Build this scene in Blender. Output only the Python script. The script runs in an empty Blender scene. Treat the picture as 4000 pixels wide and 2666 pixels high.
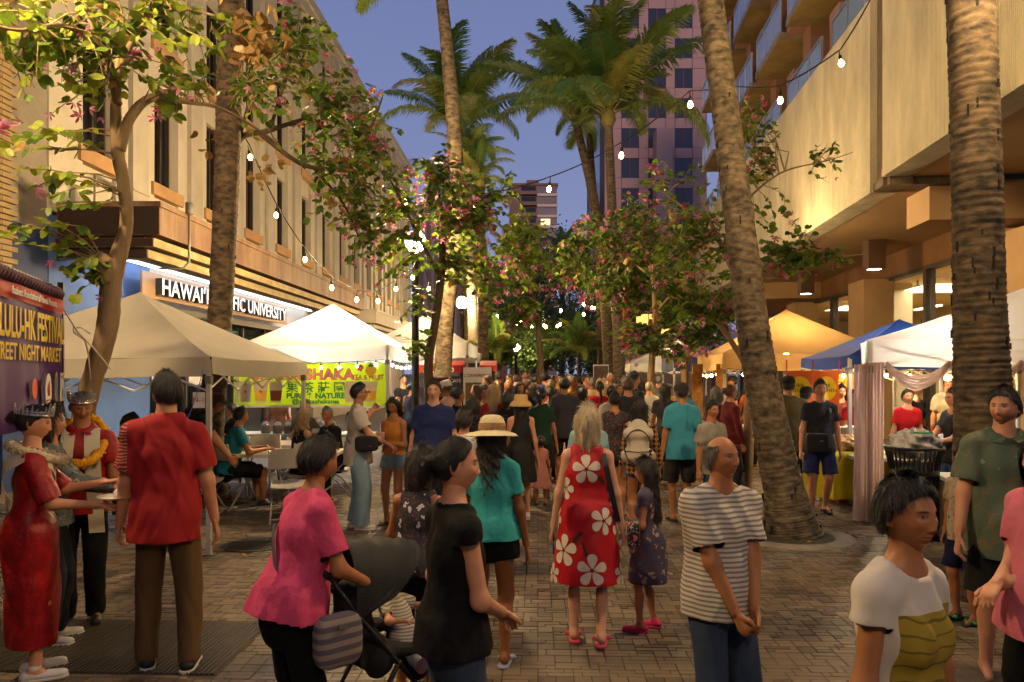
import bpy, math, random
import numpy as np
from mathutils import Vector, Matrix, Euler
R = math.radians
rng = np.random.default_rng(7)
random.seed(7)
SC = bpy.context.scene
COL = SC.collection

# ---------------------------------------------------------------- camera
F, CX, HY, CH = 1700.0, 1176.5, 857.0, 1.8      # focal length, principal column, horizon row (photo at 2353 px wide), eye height
cam = bpy.data.cameras.new('camera')
cam.sensor_width = 36; cam.lens = F / 2353 * 36; cam.shift_y = 73 / 2353
cam.clip_start = .05; cam.clip_end = 2000
camo = bpy.data.objects.new('camera', cam); COL.objects.link(camo)
camo.location = (0, 0, CH); camo.rotation_euler = (R(90), 0, 0)
SC.camera = camo

# ---------------------------------------------------------------- sky, afterglow, exposure
w = bpy.data.worlds.new('World'); SC.world = w; w.use_nodes = True
wn = w.node_tree; bg = wn.nodes['Background']
# dusk sky: lavender near the horizon, deeper blue overhead, the same all round
tcw = wn.nodes.new('ShaderNodeTexCoord'); sep = wn.nodes.new('ShaderNodeSeparateXYZ'); rmp = wn.nodes.new('ShaderNodeValToRGB')
wn.links.new(tcw.outputs['Generated'], sep.inputs[0]); wn.links.new(sep.outputs['Z'], rmp.inputs[0]); wn.links.new(rmp.outputs[0], bg.inputs[0])
rmp.color_ramp.elements[0].position = .0; rmp.color_ramp.elements[0].color = (.30, .335, .53, 1); rmp.color_ramp.elements[1].position = .75; rmp.color_ramp.elements[1].color = (.115, .16, .37, 1)
q_ = rmp.color_ramp.elements.new(.3); q_.color = (.20, .245, .46, 1)
bg.inputs[1].default_value = 1.0
sun = bpy.data.lights.new('afterglow', 'SUN'); sun.energy = 1.1; sun.angle = R(8); sun.color = (1, .66, .5)
suno = bpy.data.objects.new('afterglow', sun); COL.objects.link(suno)
suno.rotation_euler = (R(84), 0, R(-6))
SC.view_settings.view_transform = 'Standard'; SC.view_settings.look = 'None'
SC.view_settings.exposure = 0; SC.view_settings.gamma = 1
cy = SC.cycles
cy.use_denoising = True; cy.use_adaptive_sampling = True; cy.adaptive_threshold = .02
cy.max_bounces = 6; cy.diffuse_bounces = 3; cy.glossy_bounces = 3; cy.transmission_bounces = 4; cy.transparent_max_bounces = 8
cy.sample_clamp_indirect = 4; cy.caustics_reflective = False; cy.caustics_refractive = False

def P(px, py, Y): return Vector(((px - CX) * Y / F, Y, CH - (py - HY) * Y / F))
def GY(py): return CH * F / (py - HY)
def G(px, py): return P(px, py, GY(py))

# ---------------------------------------------------------------- materials
MATS = {}
def nodes_of(name):
    m = bpy.data.materials.new(name); m.use_nodes = True
    nt = m.node_tree; return m, nt, nt.nodes['Principled BSDF'], nt.nodes['Material Output']
def M(name, col, rough=.7, var=.15, scale=6, bump=0, bscale=40, metal=0, emit=None, es=1, trans=0, stretch=(1, 1, 1), spec=.5, col2=None, alpha=1, transl=0, coat=0):
    if name in MATS: return MATS[name]
    m, nt, b, out = nodes_of(name); L = nt.links.new; N = nt.nodes.new
    b.inputs['Roughness'].default_value = rough; b.inputs['Metallic'].default_value = metal
    b.inputs['Specular IOR Level'].default_value = spec
    b.inputs['Coat Weight'].default_value = coat
    c = Vector(col[:3])
    if var or col2:
        tc = N('ShaderNodeTexCoord'); mp = N('ShaderNodeMapping'); mp.inputs['Scale'].default_value = stretch
        L(tc.outputs['Object'], mp.inputs[0])
        nz = N('ShaderNodeTexNoise'); nz.inputs['Scale'].default_value = scale; nz.inputs['Detail'].default_value = 6; nz.inputs['Roughness'].default_value = .62
        L(mp.outputs[0], nz.inputs[0])
        rp = N('ShaderNodeValToRGB'); rp.color_ramp.elements[0].position = .3; rp.color_ramp.elements[1].position = .72
        a = c * (1 - var); d = Vector(col2[:3]) if col2 else c * (1 + var)
        rp.color_ramp.elements[0].color = (*a, 1); rp.color_ramp.elements[1].color = (*d, 1)
        L(nz.outputs['Fac'], rp.inputs[0]); L(rp.outputs[0], b.inputs['Base Color'])
        csock = rp.outputs[0]
    else:
        b.inputs['Base Color'].default_value = (*c, 1); csock = None
    if bump:
        tc = N('ShaderNodeTexCoord'); mp = N('ShaderNodeMapping'); mp.inputs['Scale'].default_value = stretch
        L(tc.outputs['Object'], mp.inputs[0])
        nz = N('ShaderNodeTexNoise'); nz.inputs['Scale'].default_value = bscale; nz.inputs['Detail'].default_value = 4
        L(mp.outputs[0], nz.inputs[0])
        bp = N('ShaderNodeBump'); bp.inputs['Strength'].default_value = bump; bp.inputs['Distance'].default_value = .02
        L(nz.outputs['Fac'], bp.inputs['Height']); L(bp.outputs[0], b.inputs['Normal'])
    if emit:
        b.inputs['Emission Color'].default_value = (*emit, 1); b.inputs['Emission Strength'].default_value = es
    if trans: b.inputs['Transmission Weight'].default_value = trans
    if alpha < 1: b.inputs['Alpha'].default_value = alpha
    if transl:
        t = N('ShaderNodeBsdfTranslucent'); mx = N('ShaderNodeMixShader'); mx.inputs[0].default_value = transl
        if csock: L(csock, t.inputs[0])
        else: t.inputs[0].default_value = (*c, 1)
        L(b.outputs[0], mx.inputs[1]); L(t.outputs[0], mx.inputs[2]); L(mx.outputs[0], out.inputs[0])
    MATS[name] = m; return m
def EM(name, col, s):
    if name in MATS: return MATS[name]
    m, nt, b, out = nodes_of(name)
    b.inputs['Base Color'].default_value = (*col, 1); b.inputs['Emission Color'].default_value = (*col, 1); b.inputs['Emission Strength'].default_value = s
    MATS[name] = m; return m
def C(h):
    h = h.lstrip('#'); v = [int(h[i:i + 2], 16) / 255 for i in (0, 2, 4)]
    return tuple((x / 12.92 if x <= .04045 else ((x + .055) / 1.055) ** 2.4) for x in v)

# ---------------------------------------------------------------- mesh helpers
class MB:
    def __init__(s, mat=None): s.v = []; s.f = []; s.m = []; s.cur = 0; s.T = mat
    def add(s, vs, fs, T=None):
        n = len(s.v); T = T or s.T
        if T is not None: vs = [tuple(T @ Vector(p)) for p in vs]
        s.v.extend(tuple(p) for p in vs); s.f.extend(tuple(i + n for i in f) for f in fs); s.m.extend([s.cur] * len(fs)); return s
    def box(s, x0, x1, y0, y1, z0, z1, T=None):
        return s.add([(x0, y0, z0), (x1, y0, z0), (x1, y1, z0), (x0, y1, z0), (x0, y0, z1), (x1, y0, z1), (x1, y1, z1), (x0, y1, z1)],
                     [(3, 2, 1, 0), (4, 5, 6, 7), (0, 1, 5, 4), (1, 2, 6, 5), (2, 3, 7, 6), (3, 0, 4, 7)], T)
    def bbox(s, x0, x1, y0, y1, z0, z1, b, T=None):       # box with chamfered top edges
        return s.add([(x0, y0, z0), (x1, y0, z0), (x1, y1, z0), (x0, y1, z0), (x0, y0, z1 - b), (x1, y0, z1 - b), (x1, y1, z1 - b), (x0, y1, z1 - b),
                      (x0 + b, y0 + b, z1), (x1 - b, y0 + b, z1), (x1 - b, y1 - b, z1), (x0 + b, y1 - b, z1)],
                     [(3, 2, 1, 0), (0, 1, 5, 4), (1, 2, 6, 5), (2, 3, 7, 6), (3, 0, 4, 7), (4, 5, 9, 8), (5, 6, 10, 9), (6, 7, 11, 10), (7, 4, 8, 11), (8, 9, 10, 11)], T)
    def tube(s, pts, rad, n=8, cap=True, T=None, flat=1.0):
        pts = [Vector(p) for p in pts]; k = len(pts)
        if not hasattr(rad, '__len__'): rad = [rad] * k
        vs = []; fs = []; u = None
        for i, p in enumerate(pts):
            t = (pts[min(i + 1, k - 1)] - pts[max(i - 1, 0)])
            t = t.normalized() if t.length > 1e-9 else Vector((0, 0, 1))
            if u is None:
                u = t.cross(Vector((0, 0, 1)) if abs(t.z) < .9 else Vector((0, 1, 0))).normalized()
            else:
                u = (u - t * u.dot(t)); u = u.normalized() if u.length > 1e-6 else t.orthogonal().normalized()
            q = t.cross(u)
            for j in range(n):
                a = 2 * math.pi * j / n
                vs.append(p + u * (math.cos(a) * rad[i]) + q * (math.sin(a) * rad[i] * flat))
        for i in range(k - 1):
            for j in range(n):
                a = i * n + j; b = i * n + (j + 1) % n
                fs.append((a, b, b + n, a + n))
        if cap: fs.append(tuple(range(n))[::-1]); fs.append(tuple(range((k - 1) * n, k * n)))
        return s.add(vs, fs, T)
    def lathe(s, prof, n=16, T=None, a0=0, a1=2 * math.pi):
        full = abs(a1 - a0 - 2 * math.pi) < 1e-6; c = n if full else n + 1
        vs = []; fs = []
        for r, z in prof:
            for j in range(c):
                a = a0 + (a1 - a0) * j / n; vs.append((r * math.cos(a), r * math.sin(a), z))
        for i in range(len(prof) - 1):
            for j in range(n):
                a = i * c + j; b = i * c + (j + 1) % c
                fs.append((a, b, b + c, a + c))
        return s.add(vs, fs, T)
    def grid(s, fn, nu, nv, T=None):
        vs = [fn(i / nu, j / nv) for j in range(nv + 1) for i in range(nu + 1)]
        fs = [(j * (nu + 1) + i, j * (nu + 1) + i + 1, (j + 1) * (nu + 1) + i + 1, (j + 1) * (nu + 1) + i) for j in range(nv) for i in range(nu)]
        return s.add(vs, fs, T)
    def mesh(s, name, mats, smooth=False):
        me = bpy.data.meshes.new(name); me.from_pydata(s.v, [], s.f)
        for m in (mats if isinstance(mats, (list, tuple)) else [mats]): me.materials.append(m)
        if s.cur or any(s.m): me.polygons.foreach_set('material_index', s.m)
        if smooth: me.polygons.foreach_set('use_smooth', [True] * len(me.polygons))
        me.update(); return me
    def build(s, name, mats, parent=None, smooth=False, loc=None, rz=None):
        return link(name, s.mesh(name, mats, smooth), parent, loc, rz)
def link(name, data, parent=None, loc=None, rz=None):
    o = bpy.data.objects.new(name, data); COL.objects.link(o)
    if parent: o.parent = parent
    if loc is not None: o.location = loc
    if rz is not None: o.rotation_euler = (0, 0, rz)
    return o
def tag(o, label, cat, group=None, kind=None):
    if label: o['label'] = label
    if cat: o['category'] = cat
    if group: o['group'] = group
    if kind: o['kind'] = kind
    return o
def thing(name, label, cat, loc=(0, 0, 0), rz=0, group=None):
    o = bpy.data.objects.new(name, None); COL.objects.link(o); o.empty_display_size = .2
    o.location = loc; o.rotation_euler = (0, 0, rz); return tag(o, label, cat, group)
def part(name, mat, parent, *boxes, smooth=False):
    mb = MB()
    for b in boxes: mb.box(*b)
    return mb.build(name, mat, parent, smooth)
def copy_tree(o, parent=None):
    c = o.copy(); COL.objects.link(c); c.parent = parent
    for ch in o.children: copy_tree(ch, c)
    return c
def text(s, size, mat, parent, loc, X, Yv, name='lettering', extrude=.002, align='LEFT', sx=1, bold=0, space=1):
    cu = bpy.data.curves.new(name, 'FONT'); cu.body = s; cu.size = size; cu.extrude = extrude; cu.align_x = align; cu.offset = bold; cu.space_character = space
    cu.resolution_u = 3
    cu['split'] = int(size >= .06)
    cu.materials.append(mat); o = bpy.data.objects.new(name, cu); COL.objects.link(o); o.parent = parent
    X = Vector(X).normalized(); Yv = Vector(Yv).normalized(); Z = X.cross(Yv)
    m = Matrix((X * sx, Yv, Z)).transposed().to_4x4(); m.translation = Vector(loc); o.matrix_local = m
    return o
def sag(a, b, n, d):
    a, b = Vector(a), Vector(b)
    return [a.lerp(b, i / n) - Vector((0, 0, d * 4 * (i / n) * (1 - i / n))) for i in range(n + 1)]
def lamp(kind, loc, col, e, parent=None, size=.1, name='lamp_light', rot=None, **kw):
    l = bpy.data.lights.new(name, kind); l.color = col; l.energy = e
    if kind == 'AREA': l.size = size
    else: l.shadow_soft_size = size
    for k, v in kw.items(): setattr(l, k, v)
    o = bpy.data.objects.new(name, l); COL.objects.link(o); o.location = loc
    if rot: o.rotation_euler = rot
    if parent: o.parent = parent
    return o
WARM = (1, .62, .24); COOL = (1, .93, .82)
# ================================================================= ground and pavers
m_ground = M('paver_far', (.15, .12, .09), .75, .3, 3, .3, 60)
m_pave = None
def paver_mat():
    m, nt, b, out = nodes_of('paver_clay'); L = nt.links.new; N = nt.nodes.new
    oi = N('ShaderNodeNewGeometry'); rp = N('ShaderNodeValToRGB')
    e = rp.color_ramp.elements; e[0].color = (*C('#625343'), 1); e[1].color = (*C('#7f6d58'), 1)
    x = e.new(.12); x.color = (*C('#4e4133'), 1); x = e.new(.55); x.color = (*C('#70604c'), 1)
    L(oi.outputs['Random Per Island'], rp.inputs[0])
    tc = N('ShaderNodeTexCoord'); nz = N('ShaderNodeTexNoise'); nz.inputs['Scale'].default_value = 2.2; nz.inputs['Detail'].default_value = 8; L(tc.outputs['Object'], nz.inputs[0])
    nz2 = N('ShaderNodeTexNoise'); nz2.inputs['Scale'].default_value = 90; nz2.inputs['Detail'].default_value = 3; L(tc.outputs['Object'], nz2.inputs[0])
    mr = N('ShaderNodeMapRange'); mr.inputs[1].default_value = .3; mr.inputs[2].default_value = .7; mr.inputs[3].default_value = .62; mr.inputs[4].default_value = 1.12; L(nz.outputs['Fac'], mr.inputs[0])
    mr2 = N('ShaderNodeMapRange'); mr2.inputs[3].default_value = .75; mr2.inputs[4].default_value = 1.2; L(nz2.outputs['Fac'], mr2.inputs[0])
    mu = N('ShaderNodeMath'); mu.operation = 'MULTIPLY'; L(mr.outputs[0], mu.inputs[0]); L(mr2.outputs[0], mu.inputs[1])
    mx = N('ShaderNodeVectorMath'); mx.operation = 'SCALE'; L(rp.outputs[0], mx.inputs[0]); L(mu.outputs[0], mx.inputs['Scale'])
    L(mx.outputs[0], b.inputs['Base Color']); b.inputs['Roughness'].default_value = .62
    bp = N('ShaderNodeBump'); bp.inputs['Strength'].default_value = .35; bp.inputs['Distance'].default_value = .004; L(nz2.outputs['Fac'], bp.inputs['Height']); L(bp.outputs[0], b.inputs['Normal'])
    return m
m_pave = paver_mat()
m_joint = M('joint_sand', (.035, .026, .018), .95, .4, 8, .3, 90, col2=(.05, .055, .018))
gm = MB(); gm.box(-400, 400, -60, 900, -.6, -.012)
ground = gm.build('ground', m_ground); tag(ground, 'brown ground of the pedestrian street', 'ground', kind='structure')
pv = thing('pavement', 'brown brick pavement of the pedestrian street', 'pavement'); pv['kind'] = 'structure'
part('bedding', m_joint, pv, (-14, 14, .5, 14.3, -.011, -.006))
# the paving repeats a module of small bricks, big squares and double bricks
RINGS = [(G(1815, 1232), .46, .67), (G(487, 1158), .46, .66)]
MANHOLE = (G(590, 1251), .34)
def paver_cells():
    u = .053; out = []
    th = R(-2.0)
    ca, sa = math.cos(th), math.sin(th)
    nx, ny = 100, 64                      # modules of 4 x 4 units
    for j in range(-1, ny):
        for i in range(-nx // 2 - 6, nx // 2 + 6):
            ox = i * 4 * u + (j % 2) * 2 * u; oy = .9 + j * 4 * u
            k = (i * 7 + j * 13 + (i * j) % 5) % 4
            if k == 0: cells = [(0, 0, 2, 2), (2, 0, 2, 2), (0, 2, 1, 1), (1, 2, 3, 1), (0, 3, 3, 1), (3, 3, 1, 1)]
            elif k == 1: cells = [(0, 0, 3, 1), (3, 0, 1, 1), (0, 1, 4, 1), (0, 2, 2, 2), (2, 2, 2, 2)]
            elif k == 2: cells = [(0, 0, 1, 2), (1, 0, 3, 1), (1, 1, 3, 1), (0, 2, 2, 2), (2, 2, 2, 1), (2, 3, 2, 1)]
            else: cells = [(0, 0, 2, 1), (0, 1, 2, 1), (2, 0, 2, 2), (0, 2, 4, 1), (0, 3, 1, 1), (1, 3, 3, 1)]
            for (a, b2, cw, chh) in cells:
                x0, y0 = ox + a * u, oy + b2 * u; cx, cy2 = x0 + cw * u / 2, y0 + chh * u / 2
                X, Y = cx * ca - cy2 * sa, cx * sa + cy2 * ca
                if Y < 1.2 or Y > 14.2 or abs(X) > .72 * Y + .6 or abs(X) > 9.5: continue
                if any((X - c.x) ** 2 + (Y - c.y) ** 2 < r2 ** 2 for c, r1, r2 in RINGS): continue
                if (X - MANHOLE[0].x) ** 2 + (Y - MANHOLE[0].y) ** 2 < (MANHOLE[1] + .02) ** 2: continue
                out.append((X, Y, cw, chh))
    return out, th, u
cells, th, u = paver_cells()
# cells the photograph shows largest: open ground near the camera
def seen_rank(c):
    X, Y = c[0], c[1]; px = CX + X * F / Y; py = HY + CH * F / Y
    if not (0 < px < 2353 and py < 1570): return 99
    return Y if Y > 4.35 else 99
cells.sort(key=seen_rank)
pmesh = {}
def paver_mesh(cw, chh):
    if (cw, chh) not in pmesh:
        mb = MB(); mb.bbox(-cw * u / 2 + .002, cw * u / 2 - .002, -chh * u / 2 + .002, chh * u / 2 - .002, -.008, 0, .003)
        mb.f.pop(0); mb.m.pop(0)
        pmesh[(cw, chh)] = mb.mesh('paver', m_pave)
    return pmesh[(cw, chh)]
for i, (X, Y, cw, chh) in enumerate(cells[:300]):
    o = link('paver', paver_mesh(cw, chh), pv, (X, Y, rng.uniform(-.002, .002)), th)
mb = MB()
for X, Y, cw, chh in cells[300:]:
    z = rng.uniform(-.0025, .0025)
    T = Matrix.Translation((X, Y, z)) @ Matrix.Rotation(th, 4, 'Z')
    a, b2 = cw * u / 2 - .002, chh * u / 2 - .002; g = .003
    mb.add([(-a, -b2, -.01), (a, -b2, -.01), (a, b2, -.01), (-a, b2, -.01), (-a + g, -b2 + g, 0), (a - g, -b2 + g, 0), (a - g, b2 - g, 0), (-a + g, b2 - g, 0)],
           [(0, 1, 5, 4), (1, 2, 6, 5), (2, 3, 7, 6), (3, 0, 4, 7), (4, 5, 6, 7)], T)
o = mb.build('paver_field', m_pave, pv); o['kind'] = 'stuff'
m_conc = M('ring_concrete', (.22, .18, .135), .85, .25, 5, .4, 120)
m_soil = M('soil', (.045, .03, .02), .95, .5, 14, 1.0, 60)
def ring(c, r1, r2, label):
    t = thing('tree_ring', label, 'kerb ring', (c.x, c.y, 0))
    for k in range(4):
        a0 = R(20 + 90 * k + .8); a1 = R(20 + 90 * (k + 1) - .8)
        m = MB(); m.lathe([(r1, -.05), (r1, .008), (r1 + .01, .014), (r2 - .012, .012), (r2, .004), (r2, -.02)], 14, None, a0, a1)
        m.build('kerb_segment', m_conc, t, True)
    m = MB(); m.lathe([(r1 + .01, -.03), (r1 * .6, -.012), (.02, .0)], 24); m.build('soil', m_soil, t, True)
    return t
ring(*RINGS[0], 'concrete ring filled with soil round the leaning palm')
ring(*RINGS[1], 'concrete ring filled with soil round the upright palm by the seats')
m_iron = M('cast_iron', (.05, .042, .036), .55, .4, 20, .3, 80, metal=.6)
t = thing('manhole_cover', 'round ribbed iron manhole cover set in the pavers', 'manhole cover', (MANHOLE[0].x, MANHOLE[0].y, 0))
mb = MB(); mb.lathe([(.34, -.01), (.34, .006), (.29, .006), (.285, -.004), (.01, -.004)], 40); mb.build('frame', m_iron, t)
for k in range(-8, 9):
    x = k * .032; l = math.sqrt(max(0, .275 ** 2 - x * x))
    if l > .05: part('rib', m_iron, t, (x - .009, x + .009, -l, l, -.004, .005))
m_rub = M('rubber_mat', (.05, .036, .024), .55, .2, 12)
c0 = [G(0, 1568), G(545, 1416), G(452, 1510)]
t = thing('ribbed_floor_mat', 'dark ribbed rubber floor mat under the red shirted men', 'floor mat', (-2.75, 4.85, 0), R(-2))
part('base', m_rub, t, (-1.0, 1.0, -.42, .5, .0, .008))
mb = MB()
for k in range(66):
    x = -1.0 + k * .0303; mb.box(x, x + .017, -.42, .5, .008, .016)
mb.build('rib_field', m_rub, t)['kind'] = 'stuff'
# litter and fallen leaves
m_yl = M('dead_leaf', (.42, .25, .05), .8, .3, 20)
def litter(px, py, s, a, mat, name, label, cat, group=None):
    g = G(px, py); mb = MB()
    def fn(uu, v): return ((uu - .5) * s, (v - .5) * s * .45 * (1 - abs(2 * uu - 1) ** 2 * .9), .012 + .02 * abs(v - .5) + .012 * math.sin(uu * 5))
    mb.grid(fn, 6, 3); o = mb.build(name, mat, None, True, (g.x, g.y, 0), R(a)); tag(o, label, cat, group)
for px, py, s, a in [(546, 1237, .1, 20), (563, 1234, .07, 70), (560, 1280, .09, -15), (1865, 1251, .11, 8), (575, 1330, .06, 40), (566, 1203, .05, 10)]:
    litter(px, py, s, a, m_yl, 'fallen_leaf', 'yellow dry leaf fallen on the paving', 'leaf', 'yellow leaves lying on the paving')
litter(1534, 1322, .1, 10, M('paper', (.7, .66, .6), .8), 'paper_scrap', 'white paper scrap on the pavers by the girl in clogs', 'litter')
g = G(1790, 1222)
t = thing('parking_ticket', 'white card with red print leaning on the leaning palm', 'card', (g.x + .02, g.y - .03, .012), R(10))
mb = MB(Matrix.Rotation(R(32), 4, 'Y') @ Matrix.Rotation(R(-20), 4, 'X')); mb.box(-.045, .045, -.002, .002, 0, .24); mb.build('card', M('paper', (.7, .66, .6), .8), t)
mb = MB(Matrix.Rotation(R(32), 4, 'Y') @ Matrix.Rotation(R(-20), 4, 'X')); mb.box(-.03, .03, -.0035, -.0025, .1, .14); mb.build('red_print', M('print_red', (.5, .05, .04), .7), t)
m_grass = M('weed', (.06, .12, .015), .8, .4, 9, transl=.3)
mb = MB()
for k in range(90):
    a = rng.uniform(0, 6.28); r = abs(rng.normal(0, .09)); h = rng.uniform(.02, .07)
    b0 = Vector((r * math.cos(a) * 1.6, r * math.sin(a), 0)); tip = b0 + Vector((rng.normal(0, .025), rng.normal(0, .025), h)); s = Vector((.004, 0, 0))
    mb.add([b0 - s, b0 + s, tip], [(0, 1, 2)])
gg = G(537, 1160); o = mb.build('weed_tuft', m_grass, None, False, (gg.x, gg.y, 0)); tag(o, 'green weeds at the edge of the tree ring by the seats', 'weeds', kind='stuff')

# ================================================================= left building
AL = R(-1.63); AR = R(-5.66)
def frame(alpha, lx, y=0): # ground point at lateral lx, distance y along a street direction turned by alpha
    m = Matrix.Rotation(alpha, 3, 'Z'); return m @ Vector((lx, y, 0))
m_stuc = M('cream_stucco', C('#b3aa98'), .85, .12, 1.2, .25, 50)
m_stuc2 = M('cream_stucco_light', C('#c2b9a5'), .85, .1, 1.5, .2, 50)
m_sill = M('sandstone_sill', C('#b58c60'), .8, .15, 4, .2, 40)
m_glassd = M('dark_pane', (.012, .012, .014), .08, 0, spec=.6)
m_brownf = M('window_frame_bronze', (.035, .022, .015), .5, .1)
m_cop = M('weathered_copper', C('#6b4630'), .6, .3, 2.2, .1, 30, stretch=(1, 1, .25), col2=C('#9a7c5c'))
m_copd = M('copper_dark', C('#2a160d'), .55, .25, 2, .1, 30)
m_tier = M('tier_yellow', C('#a08a58'), .65, .25, 2.5, .1, 30, col2=C('#c0aa78'))
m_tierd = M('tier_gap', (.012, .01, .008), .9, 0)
m_blue = M('blue_wall', C('#46618f'), .75, .15, 1.5, .2, 30)
m_soff = M('soffit_white', C('#c9bca4'), .8, .06)
lb = thing('campus_building', 'cream building with tall windows, copper canopy and university sign', 'building', frame(AL, -7.86), AL)
Y0, Y1, ZR = 11.8, 47.0, 14.6
part('wall', m_stuc, lb, (-6, -.34, Y0, Y1, 4.4, ZR), (-6, -.34, 27.2, Y1, 0, 4.4))
part('blue_base_wall', m_blue, lb, (-6, -.02, Y0 + .02, 15.0, 0, 4.39))
part('parapet', m_stuc2, lb, (-6.2, .14, Y0 - .15, Y1 + .1, ZR, ZR + .35), (-6.1, .06, Y0 - .08, Y1 + .05, ZR - .35, ZR))
nw = 14
for k in range(nw + 1):
    ya = Y0 if k == 0 else 12.7 + 2.45 * (k - 1) + 1.03
    yb = 12.7 + 2.45 * k if k < nw else Y1
    part('pier', m_stuc2, lb, (-.34, 0, ya, yb, 4.45, ZR - .36))
    if yb - ya > 1.2: part('pilaster', m_stuc, lb, (-.001, .1, ya + .42, yb - .42, 4.45, ZR - .4), (-.001, .13, ya + .40, yb - .40, 5.35, 5.38))
for k in range(nw):
    ya = 12.7 + 2.45 * k
    for row, (z0, z1) in enumerate(((5.75, 7.9), (8.75, 10.9), (11.7, 13.6))):
        if row == 2 and k > 8: pass
        wdw = part('window', m_brownf, lb, (-.33, -.2, ya, ya + .06, z0, z1), (-.33, -.2, ya + .97, ya + 1.03, z0, z1), (-.33, -.2, ya + .06, ya + .97, z1 - .07, z1), (-.33, -.2, ya + .06, ya + .97, z0, z0 + .06), (-.33, -.21, ya + .62, ya + .67, z0 + .06, z1 - .07))
        part('pane', m_glassd, wdw, (-.32, -.27, ya + .061, ya + .619, z0 + .061, z1 - .071)); part('pane', m_glassd, wdw, (-.32, -.27, ya + .671, ya + .969, z0 + .061, z1 - .071))
        part('sill', m_sill, wdw, (-.33, .06, ya - .14, ya + 1.17, z0 - .26, z0 - .002))
    part('spandrel', m_stuc2, lb, (-.335, -.08, ya + .001, ya + 1.029, 4.46, 5.48)); part('spandrel', m_stuc2, lb, (-.335, -.1, ya + .001, ya + 1.029, 7.91, 8.48)); part('spandrel', m_stuc2, lb, (-.335, -.1, ya + .001, ya + 1.029, 10.91, 11.43))
# canopy over the ground floor
def canopy(y0, y1, zt, dep, mt, m2, name):
    c = part(name, [mt], lb, (.001, dep, y0, y1, zt - .55, zt - .09), (.001, dep + .03, y0 - .03, y1 + .03, zt - .088, zt))
    part('tier', m2, c, (dep - .5, dep - .1, y0 - .0, y1 - .25, zt - .74, zt - .6), (-.25, dep - .502, y0, y0 + .3, zt - .74, zt - .6)); part('tier', m2, c, (dep - .55, dep - .22, y0 + .06, y1 - .55, zt - .92, zt - .78), (-.2, dep - .552, y0 + .06, y0 + .3, zt - .92, zt - .78))
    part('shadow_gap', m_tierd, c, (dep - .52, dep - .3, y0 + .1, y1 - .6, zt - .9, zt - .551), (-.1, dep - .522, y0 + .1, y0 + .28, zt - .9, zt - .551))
    return c
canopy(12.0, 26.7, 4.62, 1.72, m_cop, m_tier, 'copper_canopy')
part('canopy_end_plate', m_copd, lb, (.02, 1.715, 11.985, 11.999, 4.075, 4.525))
part('tier_end_plate', m_copd, lb, (-.25, 1.61, 11.985, 11.999, 3.885, 4.015))
part('tier_end_plate', m_copd, lb, (-.2, 1.49, 12.03, 12.058, 3.705, 3.835))
m_wh = M('painted_white_tier', C('#cfc3ab'), .7, .12, 3)
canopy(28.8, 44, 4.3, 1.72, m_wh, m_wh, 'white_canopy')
part('red_soffit', M('red_soffit', C('#7a2a18'), .7), lb, (-.3, 1.3, 29, 43.8, 3.33, 3.375))
part('ceiling', m_soff, lb, (-.3, 1.19, 12.31, 26.4, 3.99, 4.03))
led = part('light_strip', EM('led_white', (.75, .82, 1), 14), lb, (.12, .17, 12.5, 25.5, 3.93, 3.96))
for y in (14.2, 17.5, 20.8, 24.2):
    lamp('AREA', (.7, y, 3.94), (.82, .86, 1), 42, lb, .2, 'strip_light', shape='RECTANGLE', size_y=3.2)
# sign
m_gold = M('bronze_panel', C('#9a7345'), .5, .12, 3)
sg = part('sign_panel', m_gold, lb, (.30, .34, 14.04, 22.4, 3.27, 3.78))
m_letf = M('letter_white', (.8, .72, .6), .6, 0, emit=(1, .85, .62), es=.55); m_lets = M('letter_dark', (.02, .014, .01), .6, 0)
ls = text('HAWAIʻI PACIFIC UNIVERSITY', .47, m_lets, sg, (.41, 14.5, 3.36), (0, 1, 0), (0, 0, 1), 'letter_side', .07, sx=1.16, bold=.006, space=1.02)
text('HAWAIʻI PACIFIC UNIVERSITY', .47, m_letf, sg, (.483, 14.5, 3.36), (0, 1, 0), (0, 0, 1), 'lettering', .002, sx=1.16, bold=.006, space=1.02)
# glazed shopfront below
m_glass = M('shop_glass', (.55, .68, .66), .02, 0, trans=1, spec=.5)
m_shopw = M('shop_interior', C('#5b6e73'), .8, .2, 1)
part('shop_back_wall', m_shopw, lb, (-4, -3.9, 15.1, 27, 0, 3.3)); part('shop_floor', m_shopw, lb, (-3.9, -.1, 15.1, 27, -.005, .01)); part('shop_ceiling', m_soff, lb, (-3.9, -.34, 15.1, 27.1, 3.2, 3.25))
part('sign_beam', m_brownf, lb, (-.3, .18, 15.0, 26.9, 3.05, 3.19))
part('shop_upper_wall', m_stuc, lb, (-.3, -.03, 15.01, 26.9, 3.195, 4.0))
for k in range(7):
    y = 15.05 + 1.66 * k
    part('mullion', m_brownf, lb, (-.2, -.08, y, y + .07, 0, 3.05)); part('shop_pane', m_glass, lb, (-.15, -.135, y + .07, y + 1.66, .08, 3.05)); part('transom', m_brownf, lb, (-.2, -.08, y + .07, y + 1.66, 2.25, 2.31))
for k in range(4): part('tube_light', EM('tube_cool', (.85, 1, .95), 7), lb, (-2.6, -2.5, 16 + 2.6 * k, 17.6 + 2.6 * k, 3.1, 3.13))
for k in range(3): part('notice', M('paper', (.7, .66, .6), .8), lb, (-.133, -.125, 15.3 + 1.66 * k, 16.0 + 1.66 * k, 1.5, 2.1))
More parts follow.
